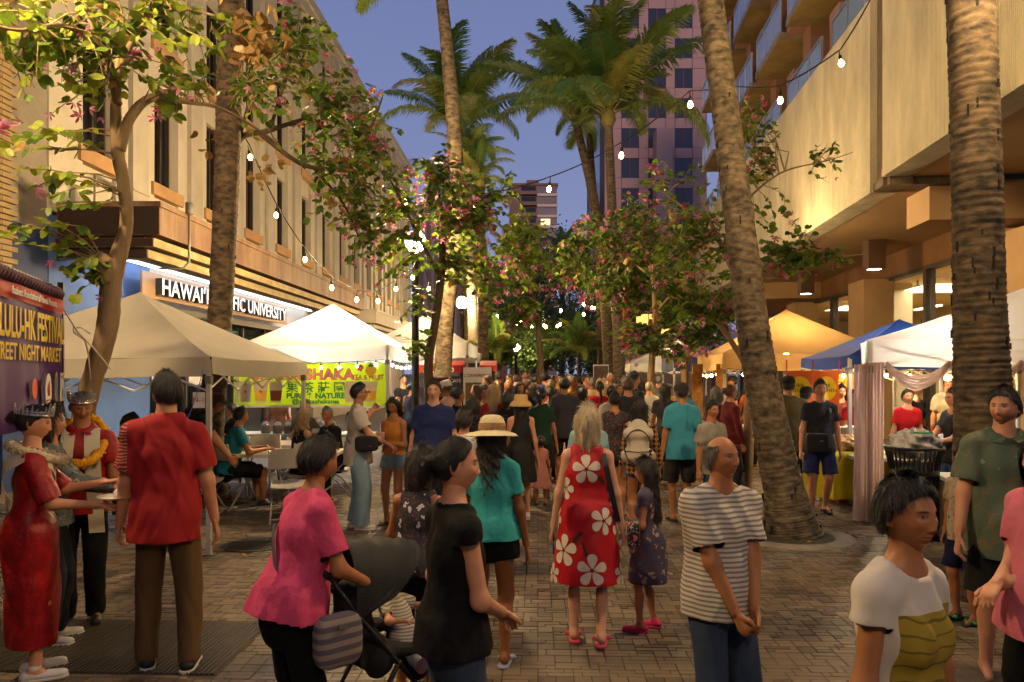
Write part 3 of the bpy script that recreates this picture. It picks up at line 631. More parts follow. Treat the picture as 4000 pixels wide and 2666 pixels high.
# low fan palms and dark trees closing the street
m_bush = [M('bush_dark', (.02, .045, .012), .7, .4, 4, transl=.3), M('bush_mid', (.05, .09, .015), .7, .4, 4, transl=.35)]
def bushy(name, label, px, py, Y, rx, rz, n, k, cat='tree', zb=None):
    c = P(px, py, Y); t = thing(name, label, cat, (c.x, c.y, 0), 0, 'dark trees closing the street')
    mb = MB(); mb.tube([(0, 0, 0), (.1, 0, c.z * .5), (0, .1, c.z)], [.18, .13, .05], 6); mb.build('trunk', m_barkd, t, True)
    mb = MB(); r = np.random.default_rng(int(px + py))
    for i in range(26):
        d = r.normal(size=3); d /= np.linalg.norm(d); d[2] = abs(d[2]) * .9 - .2; e = Vector((d[0] * rx * .8, d[1] * rx * .8, d[2] * rz * .8))
        mb.tube([(0, .05, c.z * .7), Vector((0, 0, c.z * .85)) + e * .5, Vector((0, 0, c.z)) + e], [.04, .02, .006], 4)
    mb.build('limbs', m_barkd, t)
    mb = MB()
    cl = r.normal(size=(34, 3)); cl /= np.linalg.norm(cl, axis=1)[:, None]; cl *= r.uniform(.3, 1, size=(34, 1)) ** .5
    for i in range(n):
        q = cl[i % 34] + r.normal(0, .2, 3); p = Vector((q[0] * rx, q[1] * rx, c.z + q[2] * rz)); s = r.uniform(.06, .15)
        a = Vector(r.normal(size=3)).normalized(); b = a.orthogonal().normalized()
        mb.add([p - a * s, p + b * s * .6, p + a * s, p - b * s * .6], [(0, 1, 2, 3)])
    o = mb.build('crown', m_bush[k], t); return t
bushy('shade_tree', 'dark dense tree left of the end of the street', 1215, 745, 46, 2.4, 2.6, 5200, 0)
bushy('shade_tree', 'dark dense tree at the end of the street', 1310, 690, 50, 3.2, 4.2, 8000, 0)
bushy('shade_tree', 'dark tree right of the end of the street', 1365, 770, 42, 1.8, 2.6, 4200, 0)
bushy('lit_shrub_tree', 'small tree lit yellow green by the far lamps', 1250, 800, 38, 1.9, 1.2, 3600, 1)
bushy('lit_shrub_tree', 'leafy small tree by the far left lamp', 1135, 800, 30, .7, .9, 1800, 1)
def fan_palm(label, px, py, Y, s):
    c = P(px, py, Y); t = thing('fan_palm', label, 'palm', (c.x, c.y, 0), 0, 'low palms in the planters')
    mb = MB(); mb.tube([(0, 0, 0), (.03, 0, c.z * .6), (0, 0, c.z)], [.14, .1, .08], 7); mb.build('trunk', m_barkd, t, True)
    for k in range(16):
        o = link('frond', fronds(1.5, k), t, (0, 0, c.z)); o.rotation_euler = (0, R(40) - k * R(5), k * 2.4); o.scale = (s,) * 3
fan_palm('low bushy palm behind the left stalls', 1140, 815, 26, 1.0)
fan_palm('low bushy palm before the dark trees', 1330, 810, 33, 1.25)

# ================================================================= bauhinia trees
def leafmat(name, c, t=.45): return M(name, c, .5, .35, 5, transl=t, spec=.4)
LM = [leafmat('leaf_green', (.13, .21, .02)), leafmat('leaf_dark', (.065, .13, .018)), leafmat('leaf_lime', (.28, .34, .03)), leafmat('leaf_gold', (.3, .18, .05), .35)]
m_pet = [M('petal_magenta', (.5, .06, .2), .6, .25, 20, transl=.4), M('petal_pink', (.62, .22, .38), .6, .25, 20, transl=.4)]
m_twig = M('twig_bark', (.3, .21, .1), .85, .3, 12, .3, 60); m_limb = M('bauhinia_bark', C('#8a7252'), .85, .3, 4, .5, 30, stretch=(1, 1, .5)); m_limbd = M('bauhinia_bark_dark', C('#564532'), .9, .3, 4, .5, 30)
def leaf_shape(fold, curl):
    # butterfly leaf: two lobes folded along the midrib, 1 unit long
    half = [(0, 0), (.30, .02), (.48, .28), (.50, .62), (.38, .93), (.2, 1.0), (.06, .80)]
    mid = [(0, 0), (0, .4), (0, .78)]
    vs = []; fs = []
    for sgn in (-1, 1):
        b = len(vs)
        for x, y in half: vs.append((sgn * x * math.cos(fold), y, abs(x) * math.sin(fold) - curl * y * y))
        b2 = len(vs)
        for x, y in mid[1:]: vs.append((0, y, -curl * y * y))
        f = [(b, b + 1, b + 2, b2), (b2, b + 2, b + 3, b + 4), (b2, b + 4, b + 5, b + 6), (b2, b + 6, b2 + 1)]
        fs += f if sgn > 0 else [tuple(reversed(q)) for q in f]
    return vs, fs
LS = [leaf_shape(.25, .1), leaf_shape(.55, .25), leaf_shape(.1, -.1)]
def leaf_me(i, m):
    key = ('leaf', i, m)
    if key not in FR:
        mb = MB(); mb.add(*LS[i]); FR[key] = mb.mesh('leaf', LM[m], True)
    return FR[key]
def flower_data():
    vs = []; fs = []
    for k in range(5):
        a = k * 2 * math.pi / 5; T = Matrix.Rotation(a, 4, 'Z') @ Matrix.Rotation(R(-38), 4, 'X')
        q = [(0, 0, 0), (.16, .35, .05), (.2, .65, .0), (.04, 1, -.12), (-.12, .65, .0), (-.1, .35, .05)]
        b = len(vs); vs += [tuple(T @ Vector(p)) for p in q]; fs += [(b, b + 1, b + 5), (b + 1, b + 2, b + 4, b + 5), (b + 2, b + 3, b + 4)]
    return vs, fs
FD = flower_data()
def flower_me(k):
    if ('fl', k) not in FR: mb = MB(); mb.add(*FD); FR[('fl', k)] = mb.mesh('flower', m_pet[k], True)
    return FR[('fl', k)]
def rand_frame(r, up=.5):
    z = Vector(r.normal(size=3)) + Vector((0, 0, up * 2)); z.normalize(); y = z.cross(Vector(r.normal(size=3))).normalized(); x = y.cross(z)
    return Matrix((x, y, z)).transposed()
def bauhinia(label, limbs, clouds, nobj, lsize, seed, mix, nfl, bark=None, dead=()):
    """limbs: list of (points, radii); clouds: (px,py,Y, rx_px, rz_px, ry_m, twigs); leaves hang along twigs that grow out of the limbs"""
    r = np.random.default_rng(seed); base = Vector(limbs[0][0][0]); base.z = 0
    t = thing('orchid_tree', label, 'tree', base, 0, 'flowering orchid trees along the street')
    allp = []
    for k, (pts, rad) in enumerate(limbs):
        pts = [Vector(p) - base for p in pts]; fine = []; fr = []
        for i in range(len(pts) - 1):
            p0, p1, p2, p3 = pts[max(i - 1, 0)], pts[i], pts[i + 1], pts[min(i + 2, len(pts) - 1)]
            for q in range(8):
                s = q / 8; fine.append(.5 * ((2 * p1) + (p2 - p0) * s + (2 * p0 - 5 * p1 + 4 * p2 - p3) * s * s + (3 * p1 - p0 - 3 * p2 + p3) * s ** 3)); fr.append((rad[i] * (1 - s) + rad[i + 1] * s) * (1 + r.normal(0, .03)))
        fine.append(pts[-1]); fr.append(rad[-1]); mb = MB(); mb.tube(fine, fr, 12 if fr[0] > .05 else 7)
        mb.build('trunk' if k == 0 else 'limb', bark or m_limb, t, True); allp += fine[(len(fine) // 3 if k == 0 else 0):]
    ap = np.array([tuple(p) for p in allp])
    tw = MB(); leaves = []; flowers = []
    for (px, py, Y, rx, rz, ry, n) in clouds:
        s = Y / F
        for i in range(n):
            d = r.normal(size=3); d /= np.linalg.norm(d); d *= r.uniform(0, 1) ** .4
            c = P(px + d[0] * rx, py + d[2] * rz, Y + d[1] * ry) - base; cn = np.array(tuple(c))
            j = int(np.argmin(((ap - cn) ** 2).sum(1))); st = Vector(ap[j])
            dist = (c - st).length
            if dist > .9: st = c + (st - c).normalized() * r.uniform(.45, .9)     # only the outer length of a long twig carries leaves
            e = c + Vector((r.normal(0, .12), r.normal(0, .1), r.normal(-.03, .12)))
            mid = st.lerp(e, .55) + Vector((r.normal(0, .08), r.normal(0, .08), .08 + r.normal(0, .06)))
            path = [st.lerp(mid, .0), st.lerp(mid, .5) + Vector((0, 0, .03)), mid, mid.lerp(e, .5) + Vector((0, 0, .01)), e]
            tw.tube(path, [.007, .006, .005, .004, .002], 4, False)
            if dist > .9 and i % 3 == 0: tw.tube([Vector(ap[j]), Vector(ap[j]).lerp(st, .5) + Vector((r.normal(0, .1), 0, .12)), st], [.014, .010, .007], 4, False)
            L = (e - st).length; nl = max(3, int(L / .105)) + 1
            for q in range(nl):
                f = .25 + .75 * q / nl
                k = min(int(f * 4), 3); p = path[k].lerp(path[k + 1], f * 4 - k)
                tan = (path[k + 1] - path[k]).normalized(); side = tan.cross(Vector((0, 0, 1))); side = side.normalized() if side.length > .01 else Vector((1, 0, 0))
                yv = (side * (1 if q % 2 else -1) + tan * .5 + Vector((r.normal(0, .35), r.normal(0, .35), r.normal(-.45, .4)))).normalized()
                zv = (Vector((r.normal(0, .5), r.normal(-.25, .5), 1))); zv = (zv - yv * zv.dot(yv)).normalized(); xv = yv.cross(zv)
                leaves.append((p, Matrix((xv, yv, zv)).transposed(), lsize * r.uniform(.6, 1.25), int(r.integers(3)), int(r.choice(4, p=mix))))
            if r.random() < nfl:
                for q in range(int(r.integers(1, 4))): flowers.append((e + Vector(r.normal(0, .05, 3)), rand_frame(r, .2), lsize * r.uniform(.55, .85), int(r.integers(2))))
    for (px, py, Y, n) in dead:
        for i in range(n): leaves.append((P(px, py, Y) - base + Vector(r.normal(0, .09, 3)), rand_frame(r, -.4), lsize * r.uniform(.7, 1.2), 1, 3))
    tw.build('twigs', m_twig, t)
    order = sorted(range(len(leaves)), key=lambda i: (leaves[i][0] + base).y); near = set(order[:nobj]); fo = [MB() for _ in range(4)]
    for i, (p, m3, s, sh, mt) in enumerate(leaves):
        T = Matrix.Translation(p) @ m3.to_4x4() @ Matrix.Scale(s, 4)
        if i in near: o = link('leaf', leaf_me(sh, mt), t); o.matrix_local = T
        else: fo[0].cur = mt; fo[0].add(*LS[sh], T)
    if fo[0].v: o = fo[0].build('foliage', LM, t, True); o['kind'] = 'stuff'
    for i, (p, m3, s, k) in enumerate(flowers[:300]):
        o = link('flower', flower_me(k), t); o.matrix_local = Matrix.Translation(p) @ m3.to_4x4() @ Matrix.Scale(s, 4)
    return t
# near left tree in front of the first tent
Yn = 6.2
bauhinia('gnarled flowering tree with a cut stub in front of the grey tent',
    [(pp([(118, 1350, Yn), (150, 1120, Yn), (205, 900, Yn), (245, 760, Yn), (258, 640, Yn), (290, 520, Yn), (283, 420, Yn), (268, 330, Yn), (268, 200, Yn), (285, 60, Yn)]), [.1, .088, .08, .084, .082, .052, .05, .05, .038, .026]),
     (pp([(274, 345, Yn), (300, 270, Yn), (350, 225, Yn + .2), (430, 235, Yn + .6), (520, 255, Yn + 1.2), (640, 330, Yn + 2)]), [.05, .042, .035, .022, .016, .008]),
     (pp([(270, 240, Yn), (240, 120, Yn - .3), (150, 60, Yn - .6), (40, 70, Yn - .9), (-60, 40, Yn - 1)]), [.04, .028, .018, .012, .008]),
     (pp([(278, 150, Yn), (330, 60, Yn), (420, 20, Yn + .2), (560, 60, Yn + .4)]), [.032, .022, .015, .008]),
     (pp([(268, 210, Yn), (200, 40, Yn), (120, -60, Yn)]), [.03, .02, .01]),
     (pp([(252, 650, Yn), (238, 600, Yn - .05), (236, 655, Yn - .04)]), [.09, .085, .05])],
    [(110, 90, Yn - .5, 150, 90, .5, 46), (330, 60, Yn, 180, 90, .6, 46), (260, 170, Yn - .2, 170, 50, .4, 20), (430, 170, Yn + .5, 120, 70, .5, 30), (60, 260, Yn - .5, 90, 100, .3, 8), (80, 440, Yn - .4, 50, 60, .2, 4), (60, 520, Yn - .5, 50, 30, .2, 6),
     (200, 640, Yn - .15, 60, 55, .2, 13), (120, 400, Yn - .3, 60, 120, .3, 3), (600, 90, Yn + .6, 70, 50, .3, 6)],
    300, .094, 21, [.32, .08, .57, .03], .14, None, [(590, 95, 5.6, 24), (620, 130, 5.6, 10), (575, 60, 5.6, 14), (480, 310, 7, 6)])  # large lime share paints lamplight into the leaf colours
# left middle mass
Ym = 9.6
bauhinia('flowering tree spreading before the cream facade',
    [(pp([(500, 1120, 11.4), (498, 1000, 11.4), (505, 740, 11.3), (522, 480, 11.2), (545, 330, 10.6), (620, 300, 10.0), (740, 260, 9.8)]), [.07, .065, .06, .055, .045, .035, .015]),
     (pp([(545, 330, 10.6), (570, 240, 9.8), (560, 200, 9)]), [.03, .02, .01]), (pp([(600, 310, 10.1), (700, 380, 10), (800, 380, 10), (850, 300, 10.4), (880, 220, 10.6)]), [.035, .03, .025, .018, .01]), (pp([(620, 300, 10), (650, 200, 9.6), (690, 60, 9.6)]), [.03, .02, .008]), (pp([(720, 385, 10), (790, 470, 10.2), (830, 560, 10.5)]), [.022, .015, .008])],
    [(690, 160, 9.4, 150, 120, 1.0, 62), (800, 300, 10, 100, 130, 1.0, 78), (860, 420, 10.5, 85, 110, .8, 56), (600, 240, 9, 100, 90, .6, 22), (760, 440, 10, 80, 60, .6, 20), (830, 550, 10.5, 60, 70, .5, 22), (640, 60, 9, 130, 60, .6, 24), (720, 330, 9.6, 70, 70, .5, 12)],
    120, .098, 22, [.46, .34, .16, .04], .24, m_limbd, [(615, 405, 9, 8), (770, 470, 9.6, 7), (610, 400, 9.2, 6)])
# centre mass by the lamp
bauhinia('flowering tree round the street lamp by the tea tent',
    [(pp([(985, 1110, 12.1), (986, 950, 12.1), (985, 830, 12.1), (1000, 740, 12.1), (1015, 620, 12.2), (1020, 520, 12.2), (1060, 420, 12.2)]), [.085, .08, .075, .07, .065, .05, .02]),
     (pp([(1012, 640, 12.2), (960, 540, 12), (920, 460, 11.8), (890, 400, 11.6)]), [.04, .03, .02, .01]), (pp([(1018, 540, 12.2), (1100, 480, 12.3), (1180, 450, 12.4), (1220, 520, 12.4)]), [.04, .03, .02, .008]), (pp([(1018, 560, 12.2), (1010, 450, 12), (990, 380, 11.8)]), [.04, .025, .01])],
    [(1060, 480, 11.9, 110, 90, .8, 92), (1150, 540, 12, 90, 90, .7, 62), (960, 470, 11.8, 80, 110, .6, 50), (1000, 400, 11.8, 70, 50, .5, 34), (890, 560, 11.6, 70, 90, .6, 36), (1190, 620, 12.4, 70, 60, .6, 40), (1080, 600, 12.2, 90, 50, .6, 44), (945, 690, 12, 30, 60, .3, 12), (960, 800, 12, 50, 30, .3, 14), (1110, 420, 12, 70, 40, .5, 20)],
    110, .106, 23, [.5, .3, .18, .02], .42, m_limbd)
# right mass : three trees
bauhinia('flowering tree over the beige tent behind the leaning palm',
    [(pp([(1715, 1130, 11.4), (1722, 960, 11.4), (1728, 850, 11.4), (1715, 760, 11.4), (1690, 640, 11.4), (1655, 560, 11.4), (1620, 480, 11.4)]), [.09, .085, .08, .06, .05, .04, .02]),
     (pp([(1726, 860, 11.4), (1690, 800, 11.2), (1650, 745, 11.1), (1600, 720, 11)]), [.055, .045, .035, .012]), (pp([(1660, 570, 11.4), (1700, 480, 11.2), (1790, 400, 11), (1900, 370, 10.8), (1960, 350, 10.7)]), [.03, .022, .014, .008, .004]), (pp([(1690, 640, 11.4), (1780, 640, 11.2), (1880, 600, 11), (1990, 585, 10.8)]), [.03, .02, .012, .005]), (pp([(1655, 560, 11.4), (1560, 470, 11.4), (1500, 420, 11.4)]), [.03, .02, .008])],
    [(1600, 530, 11.3, 110, 90, .8, 66), (1650, 690, 11, 90, 50, .6, 50), (1800, 560, 11, 80, 60, .5, 44), (1880, 590, 10.8, 80, 24, .3, 30), (1720, 350, 11, 70, 60, .5, 24), (1560, 400, 11.3, 110, 60, .6, 14), (1880, 375, 10.8, 50, 40, .3, 10), (1700, 250, 11, 60, 60, .4, 14), (1560, 650, 11.2, 100, 60, .7, 56)],
    110, .103, 24, [.5, .38, .09, .03], .34)
bauhinia('slender flowering tree beside the white tents',
    [(pp([(1572, 1010, 16), (1575, 880, 16), (1572, 840, 16), (1590, 790, 16), (1560, 720, 16), (1520, 640, 16)]), [.09, .085, .08, .07, .05, .02]), (pp([(1590, 790, 16), (1640, 740, 15.8), (1680, 700, 15.6)]), [.05, .035, .015])],
    [(1560, 770, 15.6, 90, 40, .8, 66), (1500, 660, 16, 100, 90, 1, 100), (1420, 600, 16, 90, 110, 1, 100), (1640, 760, 15.4, 70, 40, .6, 36)],
    60, .12, 25, [.5, .4, .1, 0], .34)
bauhinia('thin staked flowering tree with hanging dry leaves',
    [(pp([(1492, 1040, 14.6), (1494, 900, 14.6), (1500, 800, 14.6), (1505, 700, 14.6), (1490, 600, 14.8), (1440, 520, 15)]), [.075, .07, .065, .05, .035, .015]), (pp([(1505, 720, 14.6), (1560, 660, 14.4), (1620, 620, 14.2)]), [.03, .02, .01]), (pp([(1500, 640, 14.7), (1400, 560, 15), (1330, 540, 15.5)]), [.03, .02, .01])],
    [(1400, 530, 15, 110, 60, 1, 60), (1480, 500, 15, 110, 60, .8, 50), (1330, 600, 15.4, 60, 80, .6, 44), (1450, 780, 14.2, 50, 40, .5, 24), (1560, 810, 14, 50, 26, .4, 20), (1520, 590, 14.6, 90, 60, .6, 50), (1380, 680, 15, 50, 50, .5, 26)],
    60, .116, 26, [.5, .38, .1, .02], .42, None, [(1500, 740, 14.2, 10)])
bauhinia('far flowering tree hanging over the middle of the crowd',
    [(pp([(1245, 990, 21), (1243, 860, 21), (1235, 740, 21), (1225, 640, 21), (1240, 560, 21)]), [.1, .09, .07, .05, .02]), (pp([(1232, 720, 21), (1290, 640, 20.6), (1330, 600, 20.4)]), [.04, .03, .012]), (pp([(1228, 660, 21), (1160, 600, 20.8), (1120, 590, 20.6)]), [.04, .03, .012])],
    [(1250, 610, 20.6, 110, 60, 1.2, 110), (1150, 660, 20.4, 70, 70, .8, 60), (1330, 640, 20.4, 60, 50, .8, 56), (1200, 720, 20.6, 50, 40, .6, 30)],
    40, .14, 27, [.45, .45, .1, 0], .4, m_limbd)
# ================================================================= tents
m_tent_g = M('tent_grey_white', C('#c2b8a4'), .75, .07, 2, .12, 16, transl=.22)
m_tent_w = M('tent_white', (.72, .68, .6), .75, .05, 2, .15, 18, transl=.42)
m_tent_b = M('tent_beige', C('#d0ab72'), .75, .08, 2, .15, 18, transl=.4)
m_tent_n = M('tent_navy', C('#1d3f8f'), .7, .08, 2, .15, 18, transl=.12)
m_tent_s = M('tent_slate', C('#2f3c66'), .7, .08, 2, .15, 18, transl=.1)
m_legw = M('leg_white', (.62, .58, .52), .45, .08, 8, metal=.2); m_legg = M('leg_grey', (.25, .23, .2), .45, .1, metal=.5)
def tent(label, cx, cy, rot, sx, sy, ze, zp, vh, mat, legm=m_legw, group='pop up market tents', truss=True, valbot=0):
    t = thing('market_tent', label, 'tent', (cx, cy, 0), rot, group); a, b = sx / 2, sy / 2
    cs = [(-a, -b), (a, -b), (a, b), (-a, b)]; r = np.random.default_rng(int(abs(cx * 100 + cy * 10)))
    def sidefn(p, q):
        ph = r.uniform(0, 6)
        def fn(u, v):
            x = (p[0] + (q[0] - p[0]) * u) * (1 - v); y = (p[1] + (q[1] - p[1]) * u) * (1 - v)
            hip = abs(2 * u - 1)
            z = ze + (zp - ze) * (v ** 1.12) - .07 * math.sin(math.pi * v) * (1 - hip ** 2) * (1 - v * .5) - .025 * (1 - hip ** 2) * (1 - v) + .008 * math.sin(9 * u + ph + 5 * v) * (1 - hip ** 4)
            return (x, y, z)
        return fn
    for i in range(4):
        p, q = cs[i], cs[(i + 1) % 4]
        mb = MB(); mb.grid(sidefn(p, q), 18, 12); mb.build('roof_panel', mat, t, True)
        n = Vector((q[1] - p[1], p[0] - q[0], 0)).normalized(); ph = r.uniform(0, 6)
        def vf(u, v):
            hip = abs(2 * u - 1); w = .012 * math.sin(14 * u + ph) * v + .02 * v * math.sin(5 * u + ph * 2)
            return (p[0] + (q[0] - p[0]) * u + n.x * (w + .012), p[1] + (q[1] - p[1]) * u + n.y * (w + .012), ze - .025 * (1 - hip ** 2) - vh * v - .02 * (1 - hip ** 2) * v)
        mb = MB(); mb.grid(vf, 22, 4); mb.build('valance', mat, t, True)
    for x, y in cs:
        x *= .985; y *= .985; o = part('leg', legm, t, (x - .022, x + .022, y - .022, y + .022, .012, ze - .03))
        part('foot_plate', m_legg, o, (x - .06, x + .06, y - .05, y + .05, 0, .012)); part('corner_bracket', m_legg, o, (x - .03, x + .03, y - .03, y + .03, ze - vh - .1, ze - vh - .02))
    if truss:
        for i in range(4):
            p, q = Vector((*cs[i], 0)) * .97, Vector((*cs[(i + 1) % 4], 0)) * .97
            mb = MB()
            for k in range(4):
                u0, u1 = k / 4, (k + 1) / 4; A = p.lerp(q, u0); B = p.lerp(q, u1); za, zb = ze - .06, ze - .34
                mb.tube([A + Vector((0, 0, za)), B + Vector((0, 0, zb))], .01, 5); mb.tube([A + Vector((0, 0, zb)), B + Vector((0, 0, za))], .01, 5)
            mb.build('truss', legm, t)
        for x, y in cs:
            mb = MB(); mb.tube([(x * .95, y * .95, ze - .08), (x * .5, y * .5, ze + (zp - ze) * .42), (0, 0, zp - .12)], .012, 5); mb.build('hip_bar', legm, t)
        part('centre_post', legm, t, (-.02, .02, -.02, .02, zp - .7, zp - .03))
    return t
def at(px, Y): return (px - CX) * Y / F
T1 = frame(AL, -4.7, 8.72); t1 = tent('dull white tent sagging beside the gnarled tree with a numbered tag on its leg', T1.x, T1.y, AL, 3.05, 3.05, 1.96, 2.76, .17, m_tent_g)
# number tag and guy ropes
m_paper = M('paper', (.7, .66, .6), .8); m_redt = M('red_ink', (.5, .04, .04), .7, 0); m_blk = M('ink_black', (.02, .018, .016), .7, 0)
p = P(463, 905, 7.1)
tg = thing('number_tag', 'white card reading N-1 tied to the dull white tent leg', 'tag', (p.x, p.y - .06, p.z - .06), R(8))
part('card', m_paper, tg, (-.055, .055, 0, .004, -.075, .075)); text('N-1', .07, m_redt, tg, (0, -.003, -.02), (1, 0, 0), (0, 0, 1), align='CENTER', extrude=.0005)
m_rope = M('rope', (.55, .48, .36), .9, .1); m_ropeb = M('rope_blue', (.05, .1, .4), .8, 0)
def rope(label, pts, r=.006, mat=m_rope):
    b = Vector(pts[0]); mb = MB(); mb.tube([Vector(q) - b for q in pts], r, 5); return tag(mb.build('rope', mat, None, True, b), label, 'rope')
rope('thin rope tied in a bow between the banner pole and the gnarled tree', [P(142, 705, 5.9), P(180, 765, 5.95), P(215, 800, 6.0), P(255, 850, 6.05)] , .007)
rope('loose bow loops of rope beside the gnarled tree', [P(208, 872, 6.0), P(203, 815, 6.0), P(195, 782, 6.0), P(170, 765, 5.95), P(168, 755, 5.95), P(185, 752, 5.97), P(208, 768, 6.0)], .007)
rope('blue cord from the numbered tent leg down to the ground', [P(467, 850, 7.05), P(448, 920, 6.9), P(410, 1010, 6.8)], .004, m_ropeb)
T2 = frame(AL, -3.75, 13.8); t2 = tent('glowing white tea tent with a tall peak', T2.x, T2.y, AL, 2.6, 2.7, 2.28, 3.1, .24, m_tent_w)
T3 = frame(AL, -2.85, 19.6); tent('white tent behind the tea tent beside the street lamp', T3.x, T3.y, AL, 2.5, 3.0, 2.55, 3.35, .3, m_tent_w)
T4 = frame(AL, -2.9, 24.5); tent('white tent beyond the red deli awning', T4.x, T4.y, AL, 2.5, 3.0, 2.4, 3.2, .28, m_tent_w, truss=False)
t6 = tent('beige tent lit by warm bulbs behind the leaning palm', *frame(AR, 3.72, 14.2)[:2], AR, 2.8, 2.8, 2.14, 2.98, .26, m_tent_b)
t7 = tent('navy blue tent between the beige tent and the pink draped tent', *frame(AR, 4.68, 11.6)[:2], AR, 2.2, 2.2, 2.04, 2.6, .15, m_tent_n)
t8 = tent('white tent with pink drapes and a trash can before it', 6.54, 8.63, R(-22), 4.4, 1.2, 2.2, 3.0, .3, m_tent_w)
tent('plain white tent behind the slender tree', *frame(AR, 3.0, 24.5)[:2], AR, 3.2, 3.0, 2.1, 2.9, .24, m_tent_w)
tent('slate blue tent behind the beige tent', *frame(AR, 3.4, 19.3)[:2], AR, 2.6, 2.6, 2.2, 3.1, .34, m_tent_s)
tent('white tent beyond the slender tree near the photo stand', *frame(AR, 2.9, 29)[:2], AR, 3.0, 3.0, 2.15, 2.8, .24, m_tent_w, truss=False)
# tent lamps: bare bulbs hung inside the stalls
bulb_w = MB(); bulb_w.lathe([(.002, -.09), (.03, -.07), (.04, -.035), (.03, 0), (.015, .02)], 10)
def stall_lamp(label, loc, col, s, e, mat_name):
    me = bulb_w.mesh('bulb', EM(mat_name, col, s), True)
    t = thing('stall_lamp', label, 'lamp', loc); link('bulb', me, t)
    mb = MB(); mb.tube([(0, 0, .015), (0, 0, .1), (0, 0, .3)], [.02, .018, .004], 6); mb.build('socket', m_cable, t)
    return t
stall_lamp('bright bulb hanging inside the glowing tea tent', (T2.x, T2.y, 2.36), (1, .93, .78), 4200, 0, 'tea_tent_bulb')
stall_lamp('bright bulb hanging inside the tent behind the tea tent', (T3.x, T3.y, 2.7), (1, .82, .52), 2600, 0, 'third_tent_bulb')
q = frame(AR, 3.72, 14.2); stall_lamp('warm bulb hanging inside the beige tent', (q.x, q.y, 2.2), (1, .68, .3), 2400, 0, 'beige_tent_bulb')
q = frame(AR, 4.68, 11.3); stall_lamp('warm bulb hanging inside the navy tent', (q.x, q.y + .2, 2.1), (1, .8, .48), 2600, 0, 'navy_tent_bulb')
q = Vector((5.7, 9.0, 0)); stall_lamp('white bulb hanging inside the pink draped tent', (q.x - .55, q.y + .3, 2.2), (1, .9, .82), 1000, 0, 'drape_tent_bulb')
q = frame(AR, 3.0, 24.5); stall_lamp('bulb hanging inside the plain white tent', (q.x, q.y, 2.2), (1, .76, .42), 2600, 0, 'plain_tent_bulb')
# small string bulbs on the tents
def mini_string(label, a, b, n, col, sag_, mname, s):
    t = thing('tent_bulb_string', label, 'string light', a); a, b = Vector(a), Vector(b)
    pts = sag(a, b, n * 2, sag_); mb = MB(); mb.tube([p - a for p in pts], .006, 4); mb.build('cable', m_cable, t)
    key = 'mini' + mname
    if key not in FR: FR[key] = (lambda mb: (mb.lathe([(.002, -.06), (.02, -.05), (.026, -.03), (.012, -.005)], 8), mb.mesh('bulb', EM(mname, col, s), True))[1])(MB())
    for k in range(n):
        p = pts[2 * k + 1] - a - Vector((0, 0, .05)); o = link('bulb', FR[key], t, p); link('socket', sockme, o).scale = (.8, .8, .5)
def loc_of(tn, x, y, z): return tn.matrix_basis @ Vector((x, y, z))
for tn in (t2, t6, t7, t8): pass
bpy.context.view_layer.update()
mini_string('cool white bulbs along the front of the tea tent', loc_of(t2, -1.25, -1.36, 2.02), loc_of(t2, 1.25, -1.36, 2.03), 8, (.8, .92, 1), .06, 'bulb_cool', 25)
mini_string('cool white bulbs along the street side of the tea tent', loc_of(t2, 1.32, -1.3, 2.03), loc_of(t2, 1.32, 1.3, 2.03), 6, (.8, .92, 1), .06, 'bulb_cool', 25)
mini_string('warm bulbs along the front of the beige tent', loc_of(t6, -1.35, -1.45, 1.87), loc_of(t6, 1.35, -1.45, 1.87), 5, (1, .6, .18), .05, 'bulb_amber', 120)
mini_string('warm bulbs along the street side of the beige tent', loc_of(t6, -1.45, 1.35, 1.87), loc_of(t6, -1.45, -1.35, 1.87), 5, (1, .6, .18), .05, 'bulb_amber', 120)
mini_string('warm bulbs along the front of the navy tent', loc_of(t7, -1.08, -1.13, 1.87), loc_of(t7, 1.05, -1.13, 1.87), 7, (1, .6, .18), .04, 'bulb_amber', 120)

# ================================================================= banners and signs
def banner(name, label, cat, a, b, z0, z1, mat, nx=24, wave=.02, group=None):
    a, b = Vector((a[0], a[1], 0)), Vector((b[0], b[1], 0)); L = (b - a).length; ang = math.atan2(b.y - a.y, b.x - a.x)
    t = thing(name, label, cat, (a.x, a.y, 0), ang, group)
    def fn(u, v): return (u * L, wave * (math.sin(u * 17 + v) * .4 + math.sin(u * 41 + 2 * v) * .25), z0 + (z1 - z0) * v)
    mb = MB(); mb.grid(fn, nx, 6); mb.build('cloth', mat, t, True); return t, L
m_lime = M('banner_lime', C('#b4cc1e'), .6, .08, 1.5, transl=.35); m_pkl = M('letter_pink', C('#f08c98'), .6, 0); m_grl = M('letter_green', C('#127a4c'), .6, 0); m_mag = M('letter_magenta', C('#c3245f'), .6, 0); m_yel = M('letter_yellow', C('#e8c520'), .6, 0); m_wht = M('letter_white_flat', (.75, .72, .68), .6, 0)
A = loc_of(t2, -1.35, -1.34, 0); B = loc_of(t2, 1.27, -1.34, 0)
bn, L = banner('tea_banner', 'lime green banner with pink shaka shaka lettering on the tea tent', 'banner', A, B, 1.25, 1.96, m_lime, 30, .012)
part('white_border', m_wht, bn, (-.02, L + .02, -.012, .012, 1.21, 1.25)); ex = (1, 0, 0); ez = (0, 0, 1)
yb = -.03
text('SHAKA SHAKA', .25, m_mag, bn, (1.2, yb + .006, 1.69), ex, ez, 'lettering_outline', .001, 'CENTER', 1.0, .012, 1.06); text('SHAKA SHAKA', .25, m_pkl, bn, (1.2, yb, 1.69), ex, ez, 'lettering', .001, 'CENTER', 1.0, .004, 1.06)
